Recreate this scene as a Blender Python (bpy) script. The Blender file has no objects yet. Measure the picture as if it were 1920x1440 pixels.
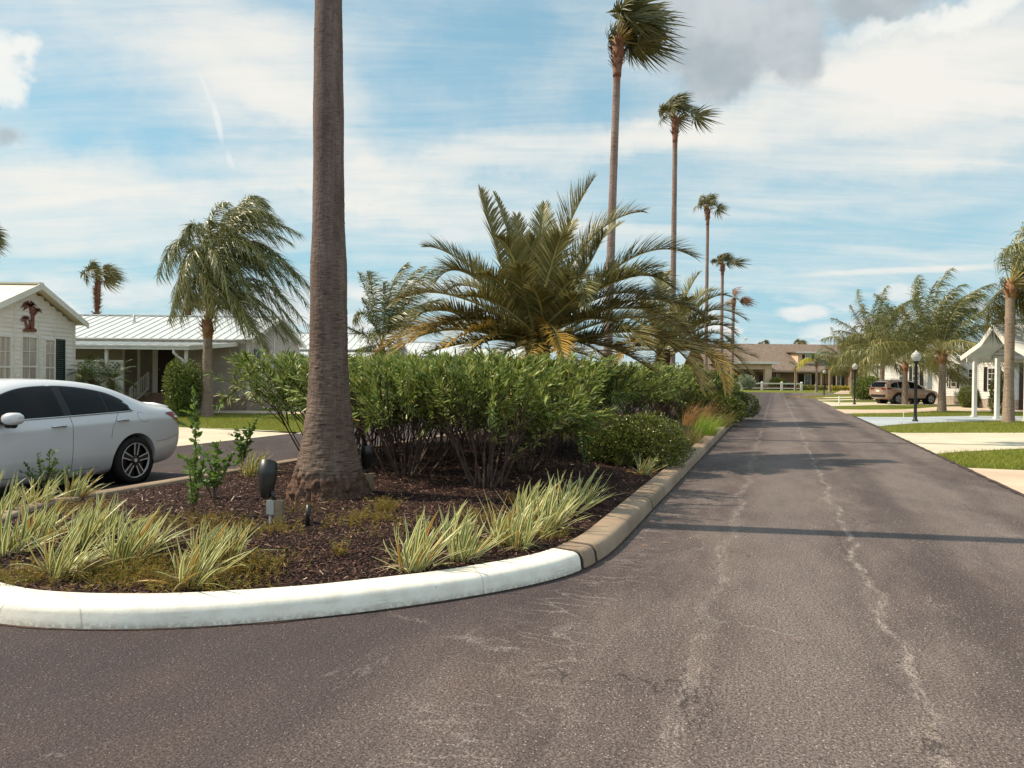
import bpy, bmesh, math, random
import numpy as np
from mathutils import Vector, Matrix, noise as mnoise
from mathutils.bvhtree import BVHTree

random.seed(7)
rng = np.random.default_rng(11)
SC = bpy.context.scene
COL = SC.collection
R = math.radians
PI = math.pi

# ------------------------------------------------------------------ camera
F_PX, CAM_H, HZ0, ROLL = 1450.0, 1.6, 706.4, R(0.63)
PITCH = math.atan((720 - HZ0) / F_PX)
CAM_ROT = Matrix.Rotation(PI / 2 - PITCH, 3, 'X') @ Matrix.Rotation(ROLL, 3, 'Z')

def ray(px, py):
    return CAM_ROT @ Vector(((px - 960) / F_PX, (720 - py) / F_PX, -1.0))

def G(px, py, z=0.0):
    """ground point (height z) that stands at a place in the photograph"""
    r = ray(px, py)
    t = (z - CAM_H) / r.z
    return Vector((r.x * t, r.y * t, z))

def P(px, py, Y):
    """point at distance Y ahead"""
    r = ray(px, py)
    t = Y / r.y
    return Vector((r.x * t, Y, CAM_H + r.z * t))

ROAD_A = R(18.85)
CA, SA = math.cos(ROAD_A), math.sin(ROAD_A)

def RD(u, v, z=0.0):
    """road frame (u across to the right, v along the road) to world"""
    return Vector((u * CA + v * SA, -u * SA + v * CA, z))

def UV(x, y):
    return x * CA - y * SA, x * SA + y * CA

cam_d = bpy.data.cameras.new('camera')
cam_d.sensor_width = 36
cam_d.lens = 36 * F_PX / 1920
cam_d.clip_end = 3000
cam = bpy.data.objects.new('camera', cam_d)
COL.objects.link(cam)
cam.matrix_world = Matrix.Translation((0, 0, CAM_H)) @ CAM_ROT.to_4x4()
SC.camera = cam

# ------------------------------------------------------------------ mesh builder
class MB:
    def __init__(self):
        self.V, self.F, self.M, self.U, self.T, self.n = [], [], [], [], [], 0

    def add(self, v, f, mat=0, uv=None, tint=None):
        v = np.asarray(v, dtype=np.float64).reshape(-1, 3)
        f = np.asarray(f, dtype=np.int64)
        self.V.append(v)
        self.F.append(f + self.n)
        self.M.append(np.full(len(f), mat, dtype=np.int32))
        self.U.append(np.zeros((f.shape[0], f.shape[1], 2)) if uv is None else np.asarray(uv, dtype=np.float64))
        self.T.append(np.zeros(len(v)) if tint is None else np.broadcast_to(np.asarray(tint, dtype=np.float64), (len(v),)))
        self.n += len(v)

    def poly(self, pts, mat=0):
        self.add([tuple(p) for p in pts], [list(range(len(pts)))], mat)

    def hexa(self, p, mat=0):
        # p: 8 points, bottom 0-3 ccw, top 4-7
        self.add([tuple(q) for q in p], [(3, 2, 1, 0), (4, 5, 6, 7), (0, 1, 5, 4), (1, 2, 6, 5), (2, 3, 7, 6), (3, 0, 4, 7)], mat)

    def box(self, x0, y0, z0, x1, y1, z1, mat=0):
        self.hexa([(x0, y0, z0), (x1, y0, z0), (x1, y1, z0), (x0, y1, z0), (x0, y0, z1), (x1, y0, z1), (x1, y1, z1), (x0, y1, z1)], mat)

    def fbox(self, F, a0, b0, z0, a1, b1, z1, mat=0):
        self.hexa([F(a0, b0, z0), F(a1, b0, z0), F(a1, b1, z0), F(a0, b1, z0), F(a0, b0, z1), F(a1, b0, z1), F(a1, b1, z1), F(a0, b1, z1)], mat)

    def bar(self, p, q, w, h, mat=0, up=(0, 0, 1)):
        p, q, up = Vector(p), Vector(q), Vector(up)
        d = (q - p).normalized()
        s = d.cross(up)
        s = s.normalized() if s.length > 1e-5 else Vector((1, 0, 0))
        t = s.cross(d)
        s, t = s * w / 2, t * h / 2
        self.hexa([p - s - t, p + s - t, q + s - t, q - s - t, p - s + t, p + s + t, q + s + t, q - s + t], mat)

    def tube(self, pts, rad, n=8, mat=0, caps=True):
        pts = np.asarray([tuple(p) for p in pts], dtype=float)
        k = len(pts)
        rad = np.broadcast_to(np.asarray(rad, dtype=float), (k,))
        T = np.gradient(pts, axis=0)
        T /= np.linalg.norm(T, axis=1)[:, None] + 1e-12
        up = np.array([0, 0, 1.0]) if abs(T[0][2]) < 0.9 else np.array([1.0, 0, 0])
        vs = []
        s = np.cross(T[0], up)
        for i in range(k):
            s = s - T[i] * np.dot(s, T[i])
            s /= np.linalg.norm(s) + 1e-12
            b = np.cross(T[i], s)
            a = np.linspace(0, 2 * PI, n, endpoint=False)
            vs.append(pts[i] + rad[i] * (np.cos(a)[:, None] * s + np.sin(a)[:, None] * b))
        vs = np.concatenate(vs)
        i, j = np.meshgrid(np.arange(k - 1), np.arange(n), indexing='ij')
        a = i * n + j
        b = i * n + (j + 1) % n
        f = np.stack([a, b, b + n, a + n], -1).reshape(-1, 4)
        self.add(vs, f, mat)
        if caps:
            self.n -= 0
            self.F.append(np.array([list(range(n))[::-1]]) + self.n - k * n)
            self.M.append(np.array([mat], dtype=np.int32)); self.U.append(np.zeros((1, n, 2)))
            self.F.append(np.array([list(range(n))]) + self.n - n)
            self.M.append(np.array([mat], dtype=np.int32)); self.U.append(np.zeros((1, n, 2)))

    def cyl(self, p, q, r0, r1=None, n=12, mat=0):
        self.tube([p, q], [r0, r0 if r1 is None else r1], n, mat)

    def lathe(self, prof, c=(0, 0, 0), n=24, mat=0, axis='z'):
        k = len(prof)
        a = np.linspace(0, 2 * PI, n, endpoint=False)
        vs = []
        for r, z in prof:
            ring = np.stack([r * np.cos(a), r * np.sin(a), np.full(n, z)], -1)
            if axis == 'y':
                ring = ring[:, [0, 2, 1]] * np.array([1, 1, 1])
            vs.append(ring + np.array(c))
        i, j = np.meshgrid(np.arange(k - 1), np.arange(n), indexing='ij')
        a0 = i * n + j
        b0 = i * n + (j + 1) % n
        f = np.stack([a0, b0, b0 + n, a0 + n], -1).reshape(-1, 4)
        if axis == 'y':
            f = f[:, ::-1]
        self.add(np.concatenate(vs), f, mat)

    def prism(self, poly, d, mat=0):
        """poly: list of points, extruded by vector d"""
        d = Vector(d)
        n = len(poly)
        a = [Vector(p) for p in poly]
        b = [p + d for p in a]
        self.poly(a[::-1], mat)
        self.poly(b, mat)
        for i in range(n):
            j = (i + 1) % n
            self.poly([a[i], a[j], b[j], b[i]], mat)

    def grid(self, arr, mat=0):
        arr = np.asarray(arr)
        m, n = arr.shape[:2]
        i, j = np.meshgrid(np.arange(m - 1), np.arange(n - 1), indexing='ij')
        a = i * n + j
        f = np.stack([a, a + 1, a + n + 1, a + n], -1).reshape(-1, 4)
        u = np.stack(np.meshgrid(np.linspace(0, 1, m), np.linspace(0, 1, n), indexing='ij'), -1).reshape(-1, 2)
        self.add(arr.reshape(-1, 3), f, mat, uv=u[f])

    def build(self, name, mats, parent=None, smooth=False, local=False):
        me = bpy.data.meshes.new(name)
        V = np.concatenate(self.V) if self.V else np.zeros((0, 3))
        if parent is not None and not local:
            V = V - np.array(parent.location)
        tot = np.concatenate([np.full(len(f), f.shape[1], dtype=np.int32) for f in self.F])
        loops = np.concatenate([f.reshape(-1) for f in self.F]).astype(np.int32)
        me.vertices.add(len(V)); me.vertices.foreach_set('co', V.reshape(-1).astype(np.float32))
        me.loops.add(len(loops)); me.loops.foreach_set('vertex_index', loops)
        me.polygons.add(len(tot))
        st = np.concatenate([[0], np.cumsum(tot)[:-1]]).astype(np.int32)
        me.polygons.foreach_set('loop_start', st)
        me.polygons.foreach_set('loop_total', tot)
        me.polygons.foreach_set('material_index', np.concatenate(self.M))
        me.polygons.foreach_set('use_smooth', np.full(len(tot), bool(smooth)))
        me.update(calc_edges=True)
        uvl = me.uv_layers.new(name='UVMap')
        uvl.data.foreach_set('uv', np.concatenate([u.reshape(-1) for u in self.U]).astype(np.float32))
        T = np.concatenate(self.T)
        if T.any():
            at = me.attributes.new('tint', 'FLOAT', 'POINT')
            at.data.foreach_set('value', T.astype(np.float32))
        for m in (mats if isinstance(mats, (list, tuple)) else [mats]):
            me.materials.append(m)
        o = bpy.data.objects.new(name, me)
        COL.objects.link(o)
        if parent is not None:
            o.parent = parent
        return o

def tag(o, label=None, cat=None, group=None, kind=None):
    if label: o['label'] = label
    if cat: o['category'] = cat
    if group: o['group'] = group
    if kind: o['kind'] = kind
    return o

def thing(name, label, cat, loc=(0, 0, 0), rz=0.0, group=None, s=1.0):
    o = bpy.data.objects.new(name, None)
    COL.objects.link(o)
    o.empty_display_size = 0.2
    o.location = loc
    o.rotation_euler = (0, 0, rz)
    o.scale = (s, s, s)
    return tag(o, label, cat, group)

def dup(root, loc, rz=0.0, s=1.0, label=None, group=None):
    r = root.copy()
    COL.objects.link(r)
    r.location = loc
    r.rotation_euler = (0, 0, rz)
    r.scale = (s, s, s) if not isinstance(s, tuple) else s
    if label: r['label'] = label
    if group: r['group'] = group
    for ch in list(root.children):
        c = ch.copy(); COL.objects.link(c); c.parent = r
        for g in list(ch.children):
            d = g.copy(); COL.objects.link(d); d.parent = c
    return r

# ------------------------------------------------------------------ materials
def C(h):
    h = h.lstrip('#')
    return tuple(((int(h[i:i + 2], 16) / 255 + 0.055) / 1.055) ** 2.4 if int(h[i:i + 2], 16) > 10 else int(h[i:i + 2], 16) / 255 / 12.92 for i in (0, 2, 4)) + (1.0,)

class NT:
    def __init__(self, tree):
        self.t = tree
        tree.nodes.clear()
    def n(self, typ, **kw):
        nd = self.t.nodes.new(typ)
        for k, v in kw.items():
            setattr(nd, k, v)
        return nd
    def put(self, sock, v):
        if isinstance(v, bpy.types.NodeSocket):
            self.t.links.new(v, sock)
        elif v is not None:
            sock.default_value = v
    def m(self, op, a, b=None, c=None, clamp=False):
        nd = self.n('ShaderNodeMath', operation=op, use_clamp=clamp)
        for s, v in zip(nd.inputs, (a, b, c)):
            self.put(s, v)
        return nd.outputs[0]
    def add(self, a, b): return self.m('ADD', a, b)
    def sub(self, a, b): return self.m('SUBTRACT', a, b)
    def mul(self, a, b): return self.m('MULTIPLY', a, b)
    def ss(self, x, e0, e1, t0=0.0, t1=1.0):
        nd = self.n('ShaderNodeMapRange', interpolation_type='SMOOTHSTEP')
        for s, v in zip(nd.inputs[:5], (x, e0, e1, t0, t1)):
            self.put(s, v)
        return nd.outputs[0]
    def mix(self, f, a, b, mode='MIX'):
        nd = self.n('ShaderNodeMix', data_type='RGBA', blend_type=mode)
        self.put(nd.inputs[0], f); self.put(nd.inputs[6], a); self.put(nd.inputs[7], b)
        return nd.outputs[2]
    def ramp(self, f, stops, interp='LINEAR'):
        nd = self.n('ShaderNodeValToRGB')
        cr = nd.color_ramp
        cr.interpolation = interp
        while len(cr.elements) > len(stops): cr.elements.remove(cr.elements[-1])
        while len(cr.elements) < len(stops): cr.elements.new(0.5)
        for e, (p, c) in zip(cr.elements, stops):
            e.position = p
            e.color = c if len(c) == 4 else tuple(c) + (1,)
        self.put(nd.inputs[0], f)
        return nd.outputs[0]
    def noise(self, vec, scale=5.0, detail=4.0, rough=0.55, dist=0.0, dim='3D'):
        nd = self.n('ShaderNodeTexNoise', noise_dimensions=dim)
        self.put(nd.inputs['Vector'], vec)
        self.put(nd.inputs['Scale'], scale); self.put(nd.inputs['Detail'], detail)
        self.put(nd.inputs['Roughness'], rough); self.put(nd.inputs['Distortion'], dist)
        return nd.outputs[0]
    def vor(self, vec, scale=5.0, feat='F1', out=0):
        nd = self.n('ShaderNodeTexVoronoi', feature=feat)
        self.put(nd.inputs['Vector'], vec); self.put(nd.inputs['Scale'], scale)
        return nd.outputs[out]
    def wave(self, vec, scale=5.0, dist=0.0, det=2.0, dscale=1.0, dirn='Z', prof='SIN'):
        nd = self.n('ShaderNodeTexWave', bands_direction=dirn, wave_profile=prof)
        self.put(nd.inputs['Vector'], vec); self.put(nd.inputs['Scale'], scale)
        self.put(nd.inputs['Distortion'], dist); self.put(nd.inputs['Detail'], det); self.put(nd.inputs['Detail Scale'], dscale)
        return nd.outputs[1]
    def mapv(self, vec, scale=(1, 1, 1), rot=(0, 0, 0), loc=(0, 0, 0)):
        nd = self.n('ShaderNodeMapping')
        self.put(nd.inputs[0], vec)
        nd.inputs['Scale'].default_value = scale; nd.inputs['Rotation'].default_value = rot; nd.inputs['Location'].default_value = loc
        return nd.outputs[0]
    def comb(self, x=0.0, y=0.0, z=0.0):
        nd = self.n('ShaderNodeCombineXYZ')
        for s, v in zip(nd.inputs, (x, y, z)): self.put(s, v)
        return nd.outputs[0]
    def sep(self, v):
        nd = self.n('ShaderNodeSeparateXYZ'); self.put(nd.inputs[0], v)
        return nd.outputs[0], nd.outputs[1], nd.outputs[2]
    def bump(self, h, strength=0.5, dist=0.02):
        nd = self.n('ShaderNodeBump')
        self.put(nd.inputs['Height'], h); nd.inputs['Strength'].default_value = strength; nd.inputs['Distance'].default_value = dist
        return nd.outputs[0]
    def obj(self): return self.n('ShaderNodeTexCoord').outputs['Object']
    def uv(self): return self.n('ShaderNodeTexCoord').outputs['UV']
    def pos(self): return self.n('ShaderNodeNewGeometry').outputs['Position']
    def isl(self): return self.n('ShaderNodeNewGeometry').outputs['Random Per Island']
    def objrand(self): return self.n('ShaderNodeObjectInfo').outputs['Random']

def newmat(name):
    m = bpy.data.materials.new(name)
    m.use_nodes = True
    return m, NT(m.node_tree)

def surf(nt, color, rough=0.7, metal=0.0, spec=0.4, normal=None, coat=0.0, extra=None):
    b = nt.n('ShaderNodeBsdfPrincipled')
    nt.put(b.inputs['Base Color'], color)
    nt.put(b.inputs['Roughness'], rough)
    nt.put(b.inputs['Metallic'], metal)
    nt.put(b.inputs['Specular IOR Level'], spec)
    if coat: nt.put(b.inputs['Coat Weight'], coat); b.inputs['Coat Roughness'].default_value = 0.04
    if normal is not None: nt.put(b.inputs['Normal'], normal)
    o = nt.n('ShaderNodeOutputMaterial')
    nt.t.links.new(b.outputs[0], o.inputs[0])
    return b, o

def plain(name, c1, c2=None, scale=3.0, rough=0.6, metal=0.0, spec=0.4, bump=0.0, bscale=40.0, coat=0.0, detail=5.0):
    m, nt = newmat(name)
    c1 = C(c1) if isinstance(c1, str) else c1
    c2 = C(c2) if isinstance(c2, str) else c2
    v = nt.obj()
    col = c1 if c2 is None else nt.mix(nt.ss(nt.noise(v, scale, detail, 0.6), 0.35, 0.68), c1, c2)
    nm = nt.bump(nt.noise(v, bscale, 4.0, 0.6), bump, 0.01) if bump else None
    surf(nt, col, rough, metal, spec, nm, coat)
    return m

def leafmat(name, cols, transl=0.3, rough=0.45, tint=None, stripe=None, spec=0.35, tip=None):
    m, nt = newmat(name)
    n = len(cols)
    r = nt.isl()
    col = nt.ramp(r, [(i / max(1, n - 1), C(c)) for i, c in enumerate(cols)])
    if stripe or tip:
        ux, uy, _ = nt.sep(nt.uv())
    if stripe:
        e = nt.m('ABSOLUTE', nt.sub(ux, 0.5))
        col = nt.mix(nt.ss(e, 0.24, 0.33), col, C(stripe))
    if tip:
        col = nt.mix(nt.mul(nt.ss(uy, 0.45, 1.0), nt.ss(nt.m('FRACT', nt.mul(r, 7.31)), 0.4, 0.9)), col, C(tip))
    if tint:
        a = nt.n('ShaderNodeAttribute', attribute_name='tint')
        col = nt.mix(a.outputs['Fac'], col, C(tint))
    b = nt.n('ShaderNodeBsdfPrincipled')
    nt.put(b.inputs['Base Color'], col); nt.put(b.inputs['Roughness'], rough); nt.put(b.inputs['Specular IOR Level'], spec)
    t = nt.n('ShaderNodeBsdfTranslucent')
    nt.put(t.inputs[0], col)
    x = nt.n('ShaderNodeMixShader')
    x.inputs[0].default_value = transl
    nt.t.links.new(b.outputs[0], x.inputs[1]); nt.t.links.new(t.outputs[0], x.inputs[2])
    o = nt.n('ShaderNodeOutputMaterial')
    nt.t.links.new(x.outputs[0], o.inputs[0])
    return m

# ------------------------------------------------------------------ leaves
def unit(a):
    return a / (np.linalg.norm(a, axis=-1, keepdims=True) + 1e-9)

def leaf_batch(mb, base, d, side, L, W, bend=None, segs=2, prof=None, fold=0.0, mat=0, tint=0.0):
    """many narrow leaves at once; each one its own strip of quads (two columns when folded)"""
    base = np.asarray(base, float); d = unit(np.asarray(d, float)); N = len(base)
    side = np.asarray(side, float)
    side = unit(side - d * np.sum(side * d, -1, keepdims=True))
    L = np.broadcast_to(np.asarray(L, float), (N,)); W = np.broadcast_to(np.asarray(W, float), (N,))
    t = np.linspace(0, 1, segs + 1)
    pr = np.array([prof(x) for x in t]) if prof else np.sqrt(np.clip(1 - (2 * t - 0.9) ** 2 / 1.22, 0.02, 1))
    c = base[:, None] + d[:, None] * (L[:, None] * t)[..., None]
    if bend is not None:
        c = c + np.asarray(bend)[:, None] * (L[:, None] * t ** 2)[..., None]
    w = 0.5 * W[:, None] * pr[None]
    cols = 3 if fold else 2
    nrm = np.cross(side, d)
    if fold:
        v = np.stack([c - side[:, None] * w[..., None] + nrm[:, None] * (fold * w)[..., None], c, c + side[:, None] * w[..., None] + nrm[:, None] * (fold * w)[..., None]], 2)
    else:
        v = np.stack([c - side[:, None] * w[..., None], c + side[:, None] * w[..., None]], 2)
    k = (segs + 1) * cols
    idx = np.arange(N)[:, None, None] * k
    i, j = np.meshgrid(np.arange(segs), np.arange(cols - 1), indexing='ij')
    a = (i * cols + j)[None] + idx
    f = np.stack([a, a + 1, a + 1 + cols, a + cols], -1).reshape(-1, 4)
    u = np.stack(np.meshgrid(t, np.linspace(0, 1, cols), indexing='ij'), -1)[..., ::-1].reshape(-1, 2)
    fu = np.stack([i * cols + j, i * cols + j + 1, i * cols + j + 1 + cols, i * cols + j + cols], -1).reshape(-1, 4)
    uvs = np.tile(u[fu], (N, 1, 1))
    tn = np.repeat(np.broadcast_to(np.asarray(tint, float), (N,)), k)
    mb.add(v.reshape(-1, 3), f, mat, uv=uvs, tint=tn)

def bez(p0, p1, p2, n):
    t = np.linspace(0, 1, n)[:, None]
    p0, p1, p2 = (np.array(tuple(p), float) for p in (p0, p1, p2))
    return (1 - t) ** 2 * p0 + 2 * t * (1 - t) * p1 + t ** 2 * p2

def frond(mb, pts, n, Lmax, W, vee=0.35, ang=(65, 28), grav=0.25, wind=(0, 0, 0), t0=0.14, up=(0, 0, 1), rr=0.018, matl=0, matr=1,
          tint=0.0, tiptint=0.0, segs=2, jit=0.12, prof_l=None, rng_=rng, veej=0.0):
    """one feather leaf along the curve pts"""
    pts = np.asarray(pts, float); k = len(pts)
    T = unit(np.gradient(pts, axis=0))
    t = np.linspace(t0, 0.995, n)
    s = t * (k - 1)
    i0 = np.minimum(s.astype(int), k - 2); fr = (s - i0)[:, None]
    p = pts[i0] * (1 - fr) + pts[i0 + 1] * fr
    tg = unit(T[i0] * (1 - fr) + T[i0 + 1] * fr)
    up = np.asarray(up, float)
    S = np.cross(tg, up)
    bad = np.linalg.norm(S, axis=1) < 0.15
    S[bad] += np.array([0.3, 0.4, 0])
    S = unit(S)
    Nn = np.cross(S, tg)
    x = (t - t0) / (1 - t0)
    Ls = Lmax * (np.clip(0.35 + 2.6 * x, 0, 1) * np.clip(0.32 + 1.9 * (1 - x), 0, 1) if prof_l is None else prof_l(x))
    a = np.radians(ang[0] + (ang[1] - ang[0]) * x)
    for sg in (-1, 1):
        jv = rng_.normal(0, jit, (n, 3))
        ve = vee + (rng_.uniform(-1, 1, n) * veej if veej else 0.0) * np.ones(n)
        d = unit(tg * np.cos(a)[:, None] + sg * S * (np.sin(a) * np.cos(ve))[:, None] + Nn * (np.sin(a) * np.sin(ve))[:, None] + jv)
        bend = np.tile(np.array([0, 0, -grav]) + np.asarray(wind), (n, 1)) * (1 + rng_.normal(0, 0.25, (n, 1)))
        leaf_batch(mb, p, d, tg + 0.3 * Nn, Ls * (1 + rng_.normal(0, 0.08, n)), W, bend, segs,
                   prof=lambda q: max(0.06, (1 - q) ** 0.6 * (0.65 + 0.35 * min(1, q * 5))), mat=matl, tint=np.clip(tint + tiptint * x, 0, 1))
    mb.tube(pts, np.linspace(rr, rr * 0.25, k), 5, matr)
# ------------------------------------------------------------------ light and sky
SUN_EL, SUN_AZ = R(47), R(-81)          # azimuth from straight ahead, negative = left
sun_vec = Vector((math.sin(SUN_AZ) * math.cos(SUN_EL), math.cos(SUN_AZ) * math.cos(SUN_EL), math.sin(SUN_EL)))
sl = bpy.data.lights.new('sun', 'SUN')
sl.energy = 4.7
sl.angle = R(0.5)
sl.color = (1.0, 0.87, 0.67)
so = bpy.data.objects.new('sun', sl)
COL.objects.link(so)
so.rotation_euler = sun_vec.to_track_quat('Z', 'Y').to_euler()
so.location = (0, 0, 40)

def px2ae(px, py):
    r = ray(px, py).normalized()
    return math.atan2(r.x, r.y), math.asin(r.z)

def make_world():
    w = bpy.data.worlds.new('World')
    SC.world = w
    w.use_nodes = True
    nt = NT(w.node_tree)
    sky = nt.n('ShaderNodeTexSky', sky_type='NISHITA')
    sky.sun_disc = False
    sky.sun_elevation = SUN_EL
    sky.sun_rotation = SUN_AZ % (2 * PI)
    sky.air_density, sky.dust_density, sky.ozone_density = 1.0, 1.2, 1.4
    D = nt.n('ShaderNodeTexCoord').outputs['Generated']
    x, y, z = nt.sep(D)
    az = nt.m('ARCTAN2', x, y)
    el = nt.m('ARCSINE', z)
    zz = nt.add(nt.m('MAXIMUM', z, 0.0), 0.16)
    pl = nt.comb(nt.m('DIVIDE', x, zz), nt.m('DIVIDE', y, zz), 0.0)
    ae = nt.comb(az, el, 0.0)
    warp1 = nt.sub(nt.noise(ae, 7.0, 5.0, 0.62), 0.5)
    warp2 = nt.sub(nt.noise(nt.mapv(ae, loc=(3.1, 7.7, 1.0)), 7.0, 5.0, 0.62), 0.5)

    def blob(px, py, rx, ry, rot=0.0, w=1.0, warp=0.10, soft=0.25):
        a0, e0 = px2ae(px, py)
        k = warp
        da = nt.add(nt.sub(az, a0), nt.mul(warp1, k))
        de = nt.add(nt.sub(el, e0), nt.mul(warp2, k))
        c, s = math.cos(R(rot)), math.sin(R(rot))
        u_ = nt.m('DIVIDE', nt.add(nt.mul(da, c), nt.mul(de, s)), rx / F_PX)
        v_ = nt.m('DIVIDE', nt.sub(nt.mul(de, c), nt.mul(da, s)), ry / F_PX)
        d2 = nt.add(nt.mul(u_, u_), nt.mul(v_, v_))
        return nt.mul(nt.ss(nt.m('SQRT', d2), soft, 1.0, 1.0, 0.0), w)

    def total(bl):
        s = None
        for b in bl:
            q = blob(*b[0], **b[1]) if isinstance(b[0], tuple) else blob(*b)
            s = q if s is None else nt.add(s, q)
        return s
    # high streaky cloud: where it thickens and where the blue shows
    bias = total([
        (470, 100, 300, 120, -22, 0.50), (220, 60, 300, 60, -25, 0.28), (560, 210, 260, 50, -28, 0.30),
        (380, 340, 620, 70, 4, 0.46), (900, 300, 420, 60, 8, 0.42), (140, 400, 360, 90, 0, 0.36), (700, 385, 330, 40, 0, 0.34),
        (1560, 190, 460, 110, 6, 0.52), (1830, 150, 300, 150, 0, 0.40), (1250, 250, 240, 45, 8, 0.36), (1000, 430, 330, 50, 0, 0.22), (1650, 300, 420, 40, 3, 0.22),
        (200, 235, 330, 80, -14, -0.36), (880, 110, 260, 120, 5, -0.46), (540, 382, 150, 22, 2, -0.28), (1130, 170, 110, 90, 0, -0.25), (1020, 60, 130, 80, 0, -0.15),
        (520, 520, 420, 45, 3, -0.30), (1620, 430, 460, 50, 2, -0.22), (1500, 600, 600, 60, 0, -0.30), (1700, 507, 260, 8, 0, 0.55, 0.006, 0.2), (1180, 400, 200, 40, 0, -0.2),
    ])
    n1 = nt.noise(nt.mapv(pl, (0.55, 2.6, 1), (0, 0, R(-32))), 1.6, 10.0, 0.66, 0.7)
    n2 = nt.noise(nt.mapv(pl, (0.32, 2.3, 1), (0, 0, R(-6)), (4, 2, 0)), 1.6, 9.0, 0.62, 0.6)
    n4 = nt.noise(nt.mapv(ae, (16, 30, 1), loc=(2, 5, 0)), 1.0, 6.0, 0.66)
    cir = nt.add(nt.add(nt.mul(nt.sub(n1, 0.5), 1.25), nt.mul(nt.sub(n2, 0.5), 0.8)), nt.add(nt.mul(bias, 0.78), nt.mul(nt.sub(n4, 0.5), 0.35)))
    cir = nt.ss(nt.add(cir, 0.36), -0.15, 1.12)
    # small fair-weather heaps near the horizon
    hs = nt.mapv(ae, (9.0, 22.0, 1.0))
    n3 = nt.noise(hs, 1.0, 6.0, 0.58, 0.2)
    band = nt.mul(nt.ss(el, 0.0, 0.02), nt.ss(el, 0.06, 0.13, 1.0, 0.0))
    cum = nt.mul(nt.ss(nt.add(n3, nt.mul(nt.ss(nt.noise(nt.mapv(ae, (2.5, 5, 1)), 1.0, 2.0), 0.4, 0.65), 0.10)), 0.52, 0.62), band)
    heap = total([(1500, 585, 60, 22, 0, 1.0, 0.05, 0.5), (1570, 620, 80, 20, 0, 0.8, 0.05, 0.4), (850, 440, 45, 22, 0, 0.9, 0.05, 0.4), (110, 525, 75, 18, 0, 0.7, 0.05, 0.3),
                  (215, 545, 40, 14, 0, 0.9, 0.04, 0.4), (690, 550, 60, 26, 0, 0.8, 0.05, 0.3), (1690, 550, 45, 16, 0, 0.9, 0.04, 0.4), (1660, 615, 70, 20, 0, 0.8, 0.05, 0.4)])
    cum = nt.m('MAXIMUM', cum, nt.m('MINIMUM', heap, 1.0))
    # vapour trail
    trail = total([(388, 170, 45, 6, -64, 0.55, 0.016, 0.2), (411, 230, 46, 8, -76, 1.0, 0.018, 0.3), (434, 300, 20, 7, -70, 0.7, 0.014, 0.3)])
    # grey cloud high on the right, and its bright neighbours
    ng = nt.noise(nt.mapv(ae, (5.0, 7.0, 1)), 1.0, 7.0, 0.62, 0.4)
    gb = total([(1335, 65, 130, 130, 0, 1.3, 0.10, 0.1), (1290, 10, 120, 80, 0, 0.55, 0.12, 0.1), (1480, 85, 78, 110, 22, 1.35, 0.08, 0.2), (1370, 135, 95, 55, 0, 0.6, 0.10, 0.1), (1640, 8, 140, 50, -8, 1.2, 0.10, 0.1),
                (0, 240, 40, 40, 0, 0.7, 0.1, 0.1), (1210, 80, 90, 80, 0, 0.3, 0.12, 0.1)])
    grey = nt.ss(nt.add(gb, nt.mul(nt.sub(ng, 0.5), 1.0)), 0.18, 0.95)
    whb = total([(15, 110, 60, 90, 0, 0.9, 0.12, 0.2), (1690, 60, 220, 40, 0, 0.6, 0.15, 0.1), (1850, 10, 120, 60, 0, 0.5, 0.1, 0.1)])
    wh = nt.ss(nt.add(whb, nt.mul(nt.sub(ng, 0.5), 0.6)), 0.3, 0.8)

    skyc = nt.mix(1.0, sky.outputs[0], (1.0, 1.32, 1.24, 1), 'MULTIPLY')
    skyc = nt.mix(nt.ss(el, 0.45, 0.0, 0.50, 0.85), skyc, (3.6, 6.25, 7.5, 1))
    base = nt.mix(nt.mul(cir, 0.94), skyc, (8.9, 8.6, 7.95, 1))
    cshade = nt.ss(nt.noise(nt.mapv(ae, (14, 26, 1), loc=(1, 1, 0)), 1.0, 4.0), 0.35, 0.65)
    cumc = nt.mix(cshade, (7.3, 7.8, 7.9, 1), (8.9, 8.8, 8.4, 1))
    base = nt.mix(nt.mul(cum, 0.85), base, cumc)
    base = nt.mix(nt.mul(trail, 0.5), base, (9.0, 9.1, 9.0, 1))
    base = nt.mix(nt.mul(wh, 0.8), base, (9.4, 9.2, 8.6, 1))
    gcol = nt.mix(nt.ss(nt.noise(nt.mapv(ae, (8, 10, 1), loc=(5, 2, 0)), 1.0, 5.0), 0.35, 0.68), (3.9, 4.5, 4.9, 1), (5.9, 6.3, 6.5, 1))
    base = nt.mix(nt.mul(grey, 0.95), base, gcol)
    # unseen sky overhead and behind brightened, added for fill light
    fill_gain = nt.add(1.0, nt.mul(nt.m('MAXIMUM', nt.ss(el, 0.55, 0.95), nt.mul(nt.ss(y, 0.1, -0.5), nt.ss(el, 0.02, 0.25))), 0.45))
    gv = nt.comb(fill_gain, fill_gain, fill_gain)
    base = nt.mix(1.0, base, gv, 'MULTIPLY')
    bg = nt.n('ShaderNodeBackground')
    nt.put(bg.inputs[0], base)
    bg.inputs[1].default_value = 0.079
    o = nt.n('ShaderNodeOutputWorld')
    nt.t.links.new(bg.outputs[0], o.inputs[0])
    w.cycles.sampling_method = 'MANUAL'
    w.cycles.sample_map_resolution = 512
make_world()
SC.view_settings.view_transform = 'Standard'
SC.view_settings.look = 'None'
SC.view_settings.exposure = 0.42
SC.view_settings.gamma = 1.0

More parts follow.
